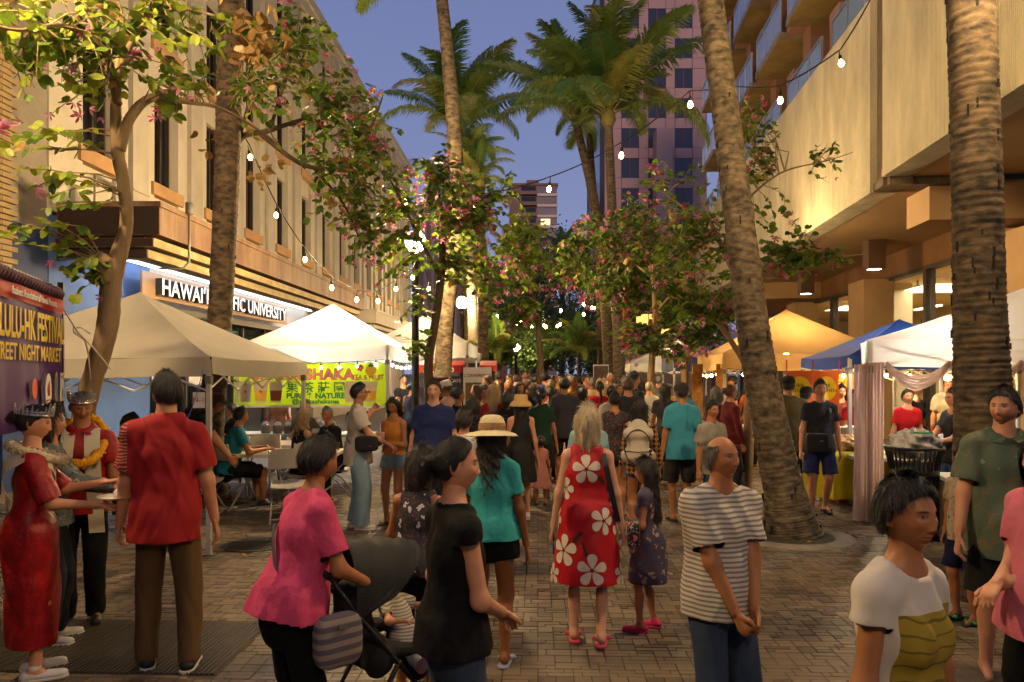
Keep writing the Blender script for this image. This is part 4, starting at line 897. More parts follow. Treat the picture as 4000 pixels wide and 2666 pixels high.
text('TEA & FRUIT', .125, m_mag, bn, (2.31, yb, 1.68), ex, ez, 'lettering', .001, 'CENTER', .78, .003)
text('果 茶 莊 園', .2, m_grl, bn, (1.42, yb, 1.48), ex, ez, 'lettering', .001, 'CENTER', 1.05, .004)
text('PURE ✿ NATURE', .12, m_grl, bn, (1.42, yb, 1.37), ex, ez, 'lettering', .001, 'CENTER', 1.1, .006); text('@shakashakatea', .105, m_grl, bn, (1.42, yb, 1.28), ex, ez, 'lettering', .001, 'CENTER', 1.15, .004)
m_cupw = M('cup_print', (.72, .6, .42), .6, .1, 12); m_tea = M('tea_print', (.3, .08, .04), .6, .1); m_mango = M('mango_print', (.85, .5, .06), .6, .1)
def cup(x, w, m, z=1.3, h=.36):
    mb = MB(); mb.add([(x - w * .36, yb, z), (x + w * .36, yb, z), (x + w * .5, yb, z + h), (x - w * .5, yb, z + h)], [(0, 1, 2, 3)]); mb.add([(x - w * .37, yb - .004, z + .03), (x + w * .37, yb - .004, z + .03), (x + w * .44, yb - .004, z + h * .55), (x - w * .44, yb - .004, z + h * .55)], [(0, 1, 2, 3)]); mb.m[-1] = 1; o = mb.build('cup_print', [m_cupw, m], bn)
    mb = MB(Matrix.Translation((x, yb - .007, z + h * .5)) @ Matrix.Rotation(R(90), 4, 'X'))
    for k in range(5):
        a = k * 1.2566; mb.lathe([(.012, 0), (.0005, .001)], 6, Matrix.Translation((x + .014 * math.cos(a), yb - .007, z + h * .5 + .014 * math.sin(a))) @ Matrix.Rotation(R(90), 4, 'X'))
    mb.build('blossom_print', m_mag, bn)
cup(.22, .24, m_cupw); cup(.48, .26, m_mango); cup(.74, .24, m_tea); cup(2.02, .26, m_cupw); cup(2.33, .3, m_mango)
mb = MB(); mb.lathe([(.1, 0), (.0005, .001)], 10, Matrix.Translation((2.36, yb - .003, 1.84)) @ Matrix.Rotation(R(90), 4, 'X') @ Matrix.Scale(1.0, 4)); mb.build('pineapple_print', m_mango, bn)
mb = MB()
for k in range(5): mb.add([(2.33, yb - .006, 1.9), (2.39, yb - .006, 1.9), (2.36 + (k - 2) * .04, yb - .006, 1.99 - abs(k - 2) * .02)], [(0, 1, 2)])
mb.build('pineapple_leaf_print', m_grl, bn)
for dx in (2.18,):
    mb = MB()
    for k in range(5): a = k * 1.2566; mb.lathe([(.028, 0), (.0005, .001)], 8, Matrix.Translation((dx + .034 * math.cos(a), yb - .004, 1.88 + .034 * math.sin(a))) @ Matrix.Rotation(R(90), 4, 'X'))
    mb.build('flower_print', m_mag, bn)
# purple festival banner on its frame
m_pur = M('banner_purple', C('#4a1f66'), .65, .15, 2, .1, 12); m_redb = M('banner_red', C('#b51f26'), .65, .1, 3)
ba, bb = Vector((-2.82, 3.6, 0)), Vector((-3.6, 5.9, 0))
fb, L = banner('festival_banner', 'purple festival banner with yellow lettering on a dark frame', 'banner', ba, bb, 1.42, 2.40, m_pur, 60, .022)
mb = MB(); mb.grid(lambda u, v: (u * L, -.012 + .022 * (math.sin(u * 17 + v) * .4 + math.sin(u * 41 + 2 * v) * .25), 2.27 + .105 * v), 60, 2); mb.build('red_band', m_redb, fb, True)
mb = MB()
for k in range(34): x = k * L / 34; mb.tube([(x, -.012, 2.38), (x + .01, -.03, 2.42), (x + .02, .0, 2.47)], [.016, .02, .012], 5)
mb.build('gathered_hem', M('banner_hem', C('#4c2f3d'), .8, .2, 6), fb, True)
part('pole', m_post, fb, (L - .01, L + .03, -.02, .02, 0, 2.52)); part('pole', m_post, fb, (-.03, .01, -.02, .02, 0, 2.52)); part('crossbar', m_post, fb, (0, L, -.015, .015, 2.45, 2.47), (0, L, .015, .03, 1.41, 1.432))
text('HONOLULU-HK FESTIVAL', .275, m_yel, fb, (L - .05, -.035, 2.03), ex, ez, 'lettering', .001, 'RIGHT', .66, .006); text('STREET NIGHT MARKET', .15, m_yel, fb, (L - .14, -.035, 1.885), ex, ez, 'lettering', .001, 'RIGHT', .98, .002)
text('Business Association of Hawaii Presents', .07, m_wht, fb, (L - .28, -.04, 2.30), ex, ez, 'lettering', .001, 'RIGHT', .95, .001)
def disc(x, z, rx, rz, m, par, y=-.036, n=24, name='logo'):
    mb = MB(); mb.add([(x + rx * math.cos(6.2832 * k / n), y, z + rz * math.sin(6.2832 * k / n)) for k in range(n)], [tuple(range(n))]); return mb.build(name, m, par)
disc(L - .5, 1.660, .085, .135, m_wht, fb); 
mb = MB(); mb.add([(L - .53, -.039, 1.630), (L - .47, -.039, 1.630), (L - .48, -.039, 1.750), (L - .52, -.039, 1.720), (L - .55, -.039, 1.680)], [(0, 1, 2, 3, 4)]); mb.build('junk_emblem', m_redb, fb)
text('HONG KONG\nTOURISM', .022, m_redb, fb, (L - .5, -.039, 1.590), ex, ez, align='CENTER', extrude=.0004)
disc(L - .28, 1.690, .055, .12, M('seal_gold', C('#a5823a'), .6), fb); disc(L - .28, 1.690, .04, .09, M('seal_blue', C('#3a5f8d'), .6), fb, -.039)
part('logo', m_wht, fb, (L - .17, L - .06, -.038, -.034, 1.580, 1.800)); text('M+CI', .045, m_redb, fb, (L - .115, -.041, 1.750), ex, ez, align='CENTER', extrude=.0004); disc(L - .115, 1.640, .022, .04, M('seal_gold', C('#a5823a'), .6), fb, -.041)
disc(L - .85, 1.690, .06, .07, M('logo_orange', C('#d9541e'), .6), fb); text('Office', .05, m_wht, fb, (L - .82, -.038, 1.550), ex, ez, align='CENTER', extrude=.0004)
# corner rolls banner stand, menu board, deli awning
Yk = 13.6; t = thing('rolls_banner', 'white banner stand reading cornerolls with food photos', 'banner', (P(1097, 900, Yk).x, Yk, 0))
part('cloth', m_wht, t, (-.26, .26, 0, .012, .7, 1.9)); part('pole', m_post, t, (-.28, -.262, 0, .02, 0, 1.92), (.262, .28, 0, .02, 0, 1.92)); text('CORNEROLLS', .085, m_blk, t, (0, -.003, 1.72), ex, ez, align='CENTER', extrude=.0005, sx=.95); text('ROLLS', .085, m_redb, t, (.128, -.0045, 1.72), ex, ez, align='CENTER', extrude=.0005, sx=.9)
part('food_photo', M('food_photo', C('#b89a4a'), .7, .6, 18, col2=C('#6a4a20')), t, (-.22, .22, -.004, -.001, 1.05, 1.62))
Yd = 17.6; t = thing('deli_awning', 'red awning with cream letters over the deli counter', 'awning', (P(1008, 900, Yd).x, Yd, 0))
mb = MB(); mb.grid(lambda u, v: (-.6 + 1.2 * u, .9 * v, 1.98 + .12 * v), 6, 4); mb.build('roof', M('awning_red', C('#b3241a'), .7, .1), t, True); part('valance', M('awning_red', C('#b3241a'), .7, .1), t, (-.6, .6, -.01, 0, 1.80, 1.98)); text('ELL     S D', .17, m_wht, t, (0, -.02, 1.81), ex, ez, align='CENTER', extrude=.001, bold=.006)
part('post', m_legg, t, (-.6, -.56, 0, .04, 0, 1.8), (.56, .6, 0, .04, 0, 1.8), (-.6, -.56, .86, .9, 0, 2.1), (.56, .6, .86, .9, 0, 2.1)); text('CAFE', .12, m_wht, t, (.4, -.03, 1.57), ex, ez, align='CENTER', extrude=.001); part('name_board', m_dk, t, (-.56, .56, -.02, 0, 1.45, 1.72))
Yf = 12.9; t = thing('menu_board', 'maroon menu board with yellow lettering by the white capped vendor', 'sign', (P(1002, 930, Yf).x, Yf, 0))
part('board', M('menu_maroon', C('#4a1418'), .7), t, (-.2, .22, 0, .02, .9, 1.72)); text('BOBA\n& FRUIT\nFLOWERS', .085, m_yel, t, (0, -.004, 1.55), ex, ez, align='CENTER', extrude=.0005); part('stand', m_post, t, (-.18, -.15, .02, .04, 0, .95), (.17, .2, .02, .04, 0, .95))
Ye = 27; t = thing('photo_stand', 'white display stand with a portrait photo before the trunks', 'sign', (P(1381, 870, Ye).x, Ye, 0)); part('board', m_wht, t, (-.28, .28, 0, .04, .1, 2.1)); part('photo', M('photo_tan', C('#a98a70'), .7, .5, 6, col2=C('#5a4438')), t, (-.26, .26, -.005, -.001, 1.5, 2.05)); text('DINNER\nPLACE OF\nHAPPENING\nTODAY', .09, m_blk, t, (-.22, -.004, 1.3), ex, ez, extrude=.0005)
Yr = 22; t = thing('red_canopy', 'red market canopy beyond the rolls banner', 'tent', (P(1122, 850, Yr).x, Yr, 0)); mb = MB(); mb.grid(lambda u, v: (-.25 + .5 * u, 1.5 * v, 2.02 + .15 * math.sin(math.pi * v)), 4, 6); mb.build('roof', M('awning_red', C('#b3241a'), .7, .1), t); part('valance', M('awning_red', C('#b3241a'), .7, .1), t, (-.25, .25, -.01, 0, 1.85, 2.02)); part('post', m_legg, t, (-.25, -.21, 0, .04, 0, 1.85), (.21, .25, 0, .04, 0, 1.85))
# kitchen banners on the navy tent, henna sign
m_or = M('banner_orange', C('#d9622a'), .6, .15, 4); 
def kitchen(px, Y, label):
    t = thing('food_banner', label, 'banner', (P(px, 900, Y).x, Y, 0)); part('cloth', m_or, t, (-.18, .18, 0, .01, 1.05, 1.83)); disc(0, 1.58, .15, .17, m_yel, t, -.004, name='yellow_panel'); text('808\nKITCHEN', .07, m_blk, t, (0, -.007, 1.6), ex, ez, align='CENTER', extrude=.0005); text('Lunar New Year\nNight Market\nMenu', .045, m_wht, t, (0, -.004, 1.33), ex, ez, align='CENTER', extrude=.0005); part('rope', m_redb, t, (-.19, -.175, 0, .01, 1.83, 1.98), (.175, .19, 0, .01, 1.83, 1.98))
kitchen(1838, 10.35, 'orange kitchen banner hanging left under the navy tent'); kitchen(1898, 10.35, 'orange kitchen banner hanging beside the tent leg tag')
Yg = 12.3; t, L = banner('orange_backdrop', 'orange backdrop cloth inside the navy tent', 'banner', (P(1918, 900, Yg).x, Yg), (P(2005, 900, Yg).x, Yg), .9, 1.78, M('orange_cloth', C('#e59a2c'), .7, .1, 3, transl=.3), 14, .04); text('MA·MA·DA', .12, m_mag, t, (L / 2, -.06, 1.35), ex, ez, align='CENTER', extrude=.0005)
t = thing('henna_board', 'dark henna sign board leaning below the boy', 'sign', (4.80, 7.55, 0), R(-18)); part('cloth', M('henna_cloth', C('#1c2626'), .75, .2, 5), t, (-.28, .32, 0, .03, .06, .66)); text('808', .17, M('letter_hotpink', C('#e0567a'), .6, 0), t, (-.2, -.004, .44), ex, ez, extrude=.0005); text('HENNA', .15, m_wht, t, (-.2, -.004, .22), ex, ez, extrude=.0005); part('table', m_paper, t, (-.32, .7, .04, .6, .66, .7)); part('leg', m_legg, t, (-.3, -.27, .05, .08, 0, .66), (.65, .68, .05, .08, 0, .66), (-.3, -.27, .55, .58, 0, .66), (.65, .68, .55, .58, 0, .66)); part('photo', M('photo_tan', C('#a98a70'), .7, .5, 6, col2=C('#5a4438')), t, (-.33, -.285, .0, .5, .2, .65))
p = P(1916, 903, 10.4); tg = thing('number_tag', 'white card reading F-6 on the navy tent leg', 'tag', (p.x, p.y, p.z + .12)); part('card', m_paper, tg, (-.05, .05, 0, .004, -.09, .09)); text('F-6', .06, m_redt, tg, (0, -.003, -.02), ex, ez, align='CENTER', extrude=.0005)

# ================================================================= drapes, tables, chairs, bin
m_drape = M('pink_drape', C('#f0d6cc'), .8, .06, 3, transl=.45)
def drape(label, pts, w, name='drape_swag', fold=5):
    b = Vector(pts[0]); pts = [Vector(p) - b for p in pts]; mb = MB(); n = len(pts)
    def fn(u, v):
        k = min(int(u * (n - 1)), n - 2); p = pts[k].lerp(pts[k + 1], u * (n - 1) - k); a = v * 2 * math.pi * 1
        return (p.x + .012 * math.sin(v * 6.28 * fold + u * 9), p.y + .03 * math.cos(v * 6.28 * fold), p.z + (v - .5) * w * (.5 + .5 * math.sin(math.pi * u)))
    mb.grid(fn, 24, 20); return tag(mb.build(name, m_drape, None, True, b), label, 'drape', 'pink drapes of the tent')
def ft(x, y, z): return loc_of(t8, x, y, z)
for k, (a, b) in enumerate(((-2.0, -1.35), (-1.35, -.65), (-.65, .05), (.05, .8))):
    drape('pink swag hung %s of the white tent' % ['at the trash can end', 'over the red shirted seller', 'beside the upright palm', 'past the upright palm'][k], [Vector(ft(a + (b - a) * u, -.66, 1.9 - .22 * 4 * u * (1 - u))) for u in np.linspace(0, 1, 9)], .17)
def curtain(label, tn, x0, y0, x1, y1, z0, z1, lean=0):
    A = loc_of(tn, x0, y0, 0); B = loc_of(tn, x1, y1, 0); d = B - A; nrm = Vector((-d.y, d.x, 0)).normalized(); b = Vector((A.x, A.y, 0))
    def fn(u, v):
        s = .55 + .45 * v if False else (1 - .12 * math.sin(math.pi * v * .9)); p = d * ((u - .5) * s + .5) + nrm * (.035 * math.sin(u * 34) + .02 * math.sin(u * 13 + 3 * v)); return (p.x + lean * (1 - v), p.y, z0 + (z1 - z0) * v)
    mb = MB(); mb.grid(fn, 50, 16); return tag(mb.build('drape_curtain', m_drape, None, True, b), label, 'drape', 'pink drapes of the tent')
curtain('pale pink curtain gathered round the tent leg beside the trash can', t8, -2.24, -.62, -2.02, -.66, .02, 1.92)
curtain('pink curtain on the street side of the draped tent', t8, -2.32, -.55, -2.24, -.64, .02, 1.9, -.03)
m_tab = M('table_plastic', (.62, .57, .48), .5, .06, 4); m_chair = M('chair_white', (.55, .5, .42), .45, .06, 6); m_ctube = M('chair_tube', (.42, .38, .32), .4, .05, metal=.3)
def table(label, x, y, rz, w=1.8, d=.74, h=.74, mat=m_tab, group='folding tables'):
    t = thing('folding_table', label, 'table', (x, y, 0), rz, group); mb = MB(); mb.bbox(-w / 2, w / 2, -d / 2, d / 2, h - .045, h, .01); mb.build('tabletop', mat, t)
    for sx_ in (-1, 1):
        mb = MB(); mb.tube([(sx_ * w * .36, -d * .38, h - .04), (sx_ * w * .4, -d * .4, .3), (sx_ * w * .4, -d * .4, .0)], .016, 6); mb.build('leg', m_ctube, t, True)
        mb = MB(); mb.tube([(sx_ * w * .36, d * .38, h - .04), (sx_ * w * .4, d * .4, .3), (sx_ * w * .4, d * .4, .0)], .016, 6); mb.build('leg', m_ctube, t, True)
        mb = MB(); mb.tube([(sx_ * w * .4, -d * .4, .22), (sx_ * w * .4, d * .4, .22)], .012, 6); mb.build('stretcher', m_ctube, t)
    return t
def make_chair():
    t = thing('folding_chair', 'c', 'chair'); mb = MB(); mb.grid(lambda u, v: ((u - .5) * .42, -.2 + .4 * v, .44 + .02 * (2 * v - 1) - .012 * math.sin(math.pi * u)), 8, 6); mb.grid(lambda u, v: ((.5 - u) * .42, -.2 + .4 * v, .42 + .02 * (2 * v - 1)), 4, 3); mb.build('seat', m_chair, t, True)
    mb = MB(); mb.grid(lambda u, v: ((u - .5) * .44, -.27 - .03 * math.sin(math.pi * u) - .05 * v, .66 + .24 * v - .05 * abs(2 * u - 1) ** 4 * v), 12, 5); mb.grid(lambda u, v: ((.5 - u) * .44, -.255 - .03 * math.sin(math.pi * u) - .05 * v, .66 + .24 * v - .05 * abs(2 * u - 1) ** 4 * v), 12, 5); mb.build('backrest', m_chair, t, True)
    for s in (-1, 1):
        mb = MB(); mb.tube([(s * .215, -.32, .88), (s * .22, -.24, .62), (s * .225, .0, .38), (s * .23, .24, .0)], .0125, 7); mb.build('leg', m_ctube, t, True)
        mb = MB(); mb.tube([(s * .2, .18, .43), (s * .205, -.05, .28), (s * .21, -.3, .0)], .0125, 7); mb.build('leg', m_ctube, t, True)
    for y, z in ((.2, .05), (-.26, .05)): mb = MB(); mb.tube([(-.22, y, z), (.22, y, z)], .01, 6); mb.build('stretcher', m_ctube, t)
    return t
chair0 = make_chair(); first = [True]
def chair(label, px, Y, rz):
    o = chair0 if first[0] else copy_tree(chair0); first[0] = False
    o.location = (at(px, Y), Y, 0); o.rotation_euler = (0, 0, R(rz)); o['label'] = label; o['group'] = 'white folding chairs at the eating tables'
chair('empty white folding chair pushed to the near table with its back to the crowd', 665, 9.1, 14)
chair('white folding chair under the teal shirted diner', 537, 9.9, -25)
chair('empty white folding chair between the two tables', 605, 10.5, 195)
chair('white folding chair under the blonde diner', 690, 10.0, 40)
chair('white folding chair under the diner in black by the tea tent', 770, 10.6, 95)
chair('empty white folding chair at the back table', 700, 11.6, 170)
chair('white folding chair facing the gnarled tree', 470, 9.3, -80)
table('long folding table before the blonde diner', at(620, 10.0), 10.0, R(2), 1.9); table('long folding table behind the diners', at(620, 11.2), 11.25, R(0), 2.1)
table('drinks table under the lime banner', at(690, 12.2), 12.35, R(-2), 2.4, .6, .8); table('small white table beside the trash can', 5.5, 9.05, R(-22), 1.0, .6, .76)
# table goods
m_clear = M('clear_plastic', (.9, .88, .84), .15, .05, trans=.75); m_bag = M('plastic_bag', (.75, .72, .7), .35, .1, 10, .4, 14, alpha=.75, transl=.3)
def jug(px, Y, z, col, label):
    t = thing('drink_jug', label, 'jug', (at(px, Y), Y, z), 0, 'jugs on the drinks table'); mb = MB(); mb.lathe([(.001, .001), (.075, .001), (.08, .03), (.08, .15), (.05, .2), (.025, .22), (.025, .25), (.001, .25)], 14); mb.build('bottle', m_clear, t, True); mb = MB(); mb.lathe([(.001, .004), (.07, .004), (.074, .03), (.074, .12), (.001, .12)], 14); mb.build('drink', M('drink_' + label[:5], col, .2, .1), t, True); mb = MB(); mb.lathe([(.028, .235), (.028, .265), (.001, .266)], 10); mb.build('cap', m_redb, t)
jug(638, 12.2, .8, (.5, .12, .02), 'amber tea jug on the drinks table'); jug(663, 12.2, .8, (.65, .4, .03), 'yellow juice jug on the drinks table'); jug(611, 12.25, .8, (.7, .6, .4), 'milky jug on the drinks table')
def cluster(label, name, cat, px, Y, z, s, mat, n=9, seed=1, flat=.6):
    r = np.random.default_rng(seed); t = thing(name, label, cat, (at(px, Y), Y, z)); 
    def fn(u, v):
        a = u * 2 * math.pi; ph = (v - .5) * math.pi; d = 1 + .16 * math.sin(5 * a + 3 * v * 6 + seed) + .12 * math.sin(9 * a - 7 * v + seed * 2) + .1 * math.sin(13 * v * 3 + 4 * a)
        return (s * d * math.cos(ph) * math.cos(a), s * d * .8 * math.cos(ph) * math.sin(a), max(0, s * flat * (1 + d * math.sin(ph))))
    mb = MB(); mb.grid(fn, 40, 22); mb.build('bag', mat, t, True); return t
cluster('crumpled clear bag of cups on the drinks table', 'cup_bag', 'bag', 740, 12.2, .8, .2, m_bag, seed=3); cluster('knotted white takeaway bag on the near table', 'takeaway_bag', 'bag', 720, 9.9, .74, .13, m_bag, seed=4)
t = thing('drink_flask', 'dark green steel flask standing on the near table', 'flask', (at(748, 10.05), 10.05, .74)); mb = MB(); mb.lathe([(.001, 0), (.04, 0), (.042, .2), (.035, .23), (.03, .24), (.03, .28), (.001, .285)], 14); mb.build('body', M('flask_green', C('#2c3a2c'), .35, .05, metal=.4), t, True); mb = MB(); mb.tube([(-.03, 0, .27), (-.025, 0, .32), (.025, 0, .32), (.03, 0, .27)], .006, 6); mb.build('handle', m_post, t)
def bottle(px, Y, z, label, h=.2):
    t = thing('water_bottle', label, 'bottle', (at(px, Y), Y, z)); mb = MB(); mb.lathe([(.001, 0), (.032, 0), (.033, .06), (.03, .08), (.033, .1), (.032, .145), (.013, .18), (.013, h)], 12); mb.build('bottle', m_clear, t, True); mb = MB(); mb.lathe([(.015, h - .015), (.015, h + .005), (.001, h + .006)], 10); mb.build('cap', m_wht, t)
bottle(557, 10.0, .74, 'clear water bottle before the teal shirted diner'); bottle(2168, 8.95, .76, 'clear water bottle on the small white table')
t = thing('wipes_canister', 'blue and yellow wipes canister on the small white table', 'canister', (at(2196, 8.9), 8.9, .76)); mb = MB(); mb.lathe([(.001, 0), (.055, 0), (.055, .08)], 16); mb.build('yellow_label', m_yel, t, True); mb = MB(); mb.lathe([(.0555, .08), (.0555, .16), (.05, .162)], 16); mb.build('blue_label', M('label_blue', C('#2156a8'), .5), t, True); mb = MB(); mb.lathe([(.05, .16), (.05, .2), (.001, .21)], 16); mb.build('lid', m_wht, t, True)
cluster('big clear bin liner bag behind the trash can', 'bin_liner', 'bag', 2205, 9.2, .76, .27, m_bag, seed=6, flat=.55)
# yellow cloth table under the navy tent
g = frame(AR, 3.55, 10.0)
t = thing('cloth_table', 'table under a yellow cloth below the navy tent', 'table', (at(1952, 10.15), 10.15, 0), AR); part('tabletop', m_tab, t, (-.7, .8, -.36, .36, .70, .74)); part('leg', m_legg, t, (-.6, -.57, -.3, -.27, 0, .7), (.7, .73, -.3, -.27, 0, .7), (-.6, -.57, .27, .3, 0, .7), (.7, .73, .27, .3, 0, .7)); m_ycl = M('yellow_cloth', C('#d8c81c'), .8, .08, 4, transl=.15)
def cl(u, v):
    if v < .35: return (-.74 + 1.58 * u, -.38 + .76 * (1 - v / .35) , .745)
    w = (v - .35) / .65; return (-.74 + 1.58 * u + .02 * math.sin(u * 40) * w, -.39 - .05 * w * (1 + math.sin(u * 34)), .745 - .55 * w * (1 + .12 * math.sin(u * 5)))
mb = MB(); mb.grid(cl, 50, 14); mb.build('cloth', m_ycl, t, True)
cluster('clear bags of snacks on the yellow table', 'snack_bag', 'bag', 1946, 10.05, .75, .2, M('snack_bag', C('#d9b27a'), .3, .3, 12, .4, 16), seed=8, flat=.5); cluster('second bag of snacks on the yellow table near the tent leg', 'snack_bag', 'bag', 1975, 10.0, .75, .13, M('snack_bag', C('#d9b27a'), .3, .3, 12, .4, 16), seed=9, flat=.5)
t = thing('white_box', 'white carton standing on the yellow table', 'box', (at(1932, 10.4), 10.35, .745)); part('carton', m_wht, t, (-.2, .2, -.12, .12, 0, .28)); part('print', m_blk, t, (-.05, .15, -.123, -.121, .05, .09)); part('lid', m_wht, t, (-.21, .21, -.13, .13, .281, .3))
t = thing('red_cooler', 'red cooler box below the yellow table', 'cooler', (at(1965, 10.3), 10.4, 0)); part('body', M('cooler_red', C('#a3201a'), .5), t, (-.25, .25, -.16, .16, 0, .3)); part('lid', m_wht, t, (-.26, .26, -.17, .17, .301, .36)); part('handle', m_wht, t, (-.275, -.261, -.06, .06, .18, .24), (.261, .275, -.06, .06, .18, .24))
# slatted litter bin
gx, gy = at(2100, 8.1), 8.1
t = thing('litter_bin', 'black slatted metal trash can heaped with rubbish', 'trash can', (gx, gy, 0)); t.scale = (.88, .88, 1.25); m_bin = M('bin_black', (.015, .013, .012), .4, .1, metal=.4)
mb = MB(); mb.lathe([(.001, .03), (.235, .03), (.235, .66), (.001, .67)], 24); mb.build('liner', M('liner_dark', (.012, .012, .013), .6, 0), t, True)
slat = MB(); slat.tube([(.262, 0, .05), (.264, 0, .4), (.268, 0, .58), (.30, 0, .72), (.325, 0, .78)], .016, 5, flat=.5); slat = slat.mesh('slat', m_bin, True)
for k in range(34): link('slat', slat, t, (0, 0, 0), 2 * math.pi * k / 34)
for z, r0 in ((.06, .275), (.57, .281)): mb = MB(); mb.lathe([(r0 - .008, z - .03), (r0, z - .03), (r0, z + .03), (r0 - .008, z + .03)], 34); mb.build('band', m_bin, t, True)
mb = MB(); mb.tube([(.33 * math.cos(a), .33 * math.sin(a), .785) for a in np.linspace(0, 6.2832, 37)], .014, 6); mb.build('rim', m_bin, t, True)
cluster('crumpled rubbish bags and cartons on top of the trash can', 'rubbish_heap', 'rubbish', 2100, 8.1, .86, .24, M('rubbish', C('#c7bda8'), .5, .5, 7, .6, 14, col2=(.8, .78, .74)), seed=12, flat=.62)
t = thing('green_carton', 'green and white food carton lying on the rubbish', 'carton', (at(2118, 7.95), 7.92, 1.12), R(25)); part('lid', M('carton_green', C('#2f9b5a'), .5), t, (-.09, .09, -.05, .05, .03, .045)); part('box', m_wht, t, (-.088, .088, -.048, .048, 0, .03)); part('flap', m_wht, t, (.05, .15, -.04, .04, -.01, .0))
# back counter of the beige tent
t = table('serving counter inside the beige tent', at(1720, 13.2), 13.3, AR, 1.8, .6, .85)
table('serving counter inside the pink draped tent', at(2100, 9.5), 9.55, AR, 1.5, .5, .72)
t = thing('drum_cart', 'black equipment case on a cart beside the leaning palm', 'cart', (at(1668, 11.2), 11.2, 0)); part('case', m_post, t, (-.22, .22, -.2, .2, .32, .75)); part('frame', m_legg, t, (-.23, -.2, -.2, .2, 0, .315), (.2, .23, -.2, .2, 0, .315)); part('shelf', m_legg, t, (-.2, .2, -.2, .2, .1, .12))
t = thing('wood_post_sign', 'orange painted post boards on the beige tent', 'sign', (at(1606, 12.6), 12.7, 0)); m_opb = M('orange_board', C('#b3661e'), .7, .4, 8, col2=C('#d99a3a')); part('board', m_opb, t, (-.09, .09, -.02, .02, .9, 1.95)); part('board', m_opb, t, (.32, .5, -.02, .02, .9, 1.95)); part('post', m_bro, t, (-.2, -.16, -.02, .02, 0, 2.0))

# ================================================================= figures: smooth-union bodies polygonised with surface nets
def smin(a, b, k):
    h = np.clip(.5 + .5 * (b - a) / k, 0, 1); return b * (1 - h) + a * h - k * h * (1 - h)
def V3(*a): return np.array(a, float)
def nrm(v): n = np.linalg.norm(v); return v / n if n > 1e-9 else V3(0, 0, 1)
class Pr:
    def __init__(s, a, b, ra, rb, xd=None, sy=1., ca=False, cb=False): s.a, s.b, s.ra, s.rb, s.xd, s.sy, s.ca, s.cb = np.array(a, float), np.array(b, float), ra, rb, xd, sy, ca, cb
    def d(s, p):
        ba = s.b - s.a; L2 = max(ba @ ba, 1e-9); w = p - s.a; h = np.clip((w @ ba) / L2, 0, 1); v = w - h[..., None] * ba
        if s.xd is not None and s.sy != 1:
            yd = nrm(np.cross(nrm(ba), s.xd)); v = v + (v @ yd)[..., None] * yd * (1 / s.sy - 1); f = min(s.sy, 1) ** .5
        else: f = 1
        d = (np.sqrt((v ** 2).sum(-1)) - (s.ra + (s.rb - s.ra) * h)) * f
        t = ba / L2 ** .5
        if s.cb: d = np.maximum(d, (p - s.b) @ t)
        if s.ca: d = np.maximum(d, (s.a - p) @ t)
        return d
def polygonise(prims, vs, k=.03, cut=None):
    lo = np.min([np.minimum(q.a, q.b) - max(q.ra, q.rb) for q in prims], 0) - 3 * vs; hi = np.max([np.maximum(q.a, q.b) + max(q.ra, q.rb) for q in prims], 0) + 3 * vs
    n = np.ceil((hi - lo) / vs).astype(int) + 1; ax = [lo[i] + vs * np.arange(n[i]) for i in range(3)]
    Fd = np.full(n, .5)
    for q in prims:
        m = max(q.ra, q.rb) + k + 2 * vs; l = np.minimum(q.a, q.b) - m; h = np.maximum(q.a, q.b) + m
        i0 = np.clip(np.floor((l - lo) / vs).astype(int), 0, n); i1 = np.clip(np.ceil((h - lo) / vs).astype(int) + 1, 0, n)
        sl = tuple(slice(i0[i], i1[i]) for i in range(3)); g = np.stack(np.meshgrid(*[ax[i][sl[i]] for i in range(3)], indexing='ij'), -1)
        Fd[sl] = smin(Fd[sl], q.d(g), k)
    if cut is not None: Fd = cut(Fd, np.stack(np.meshgrid(*ax, indexing='ij'), -1))
    return surface_net(Fd, lo, vs)
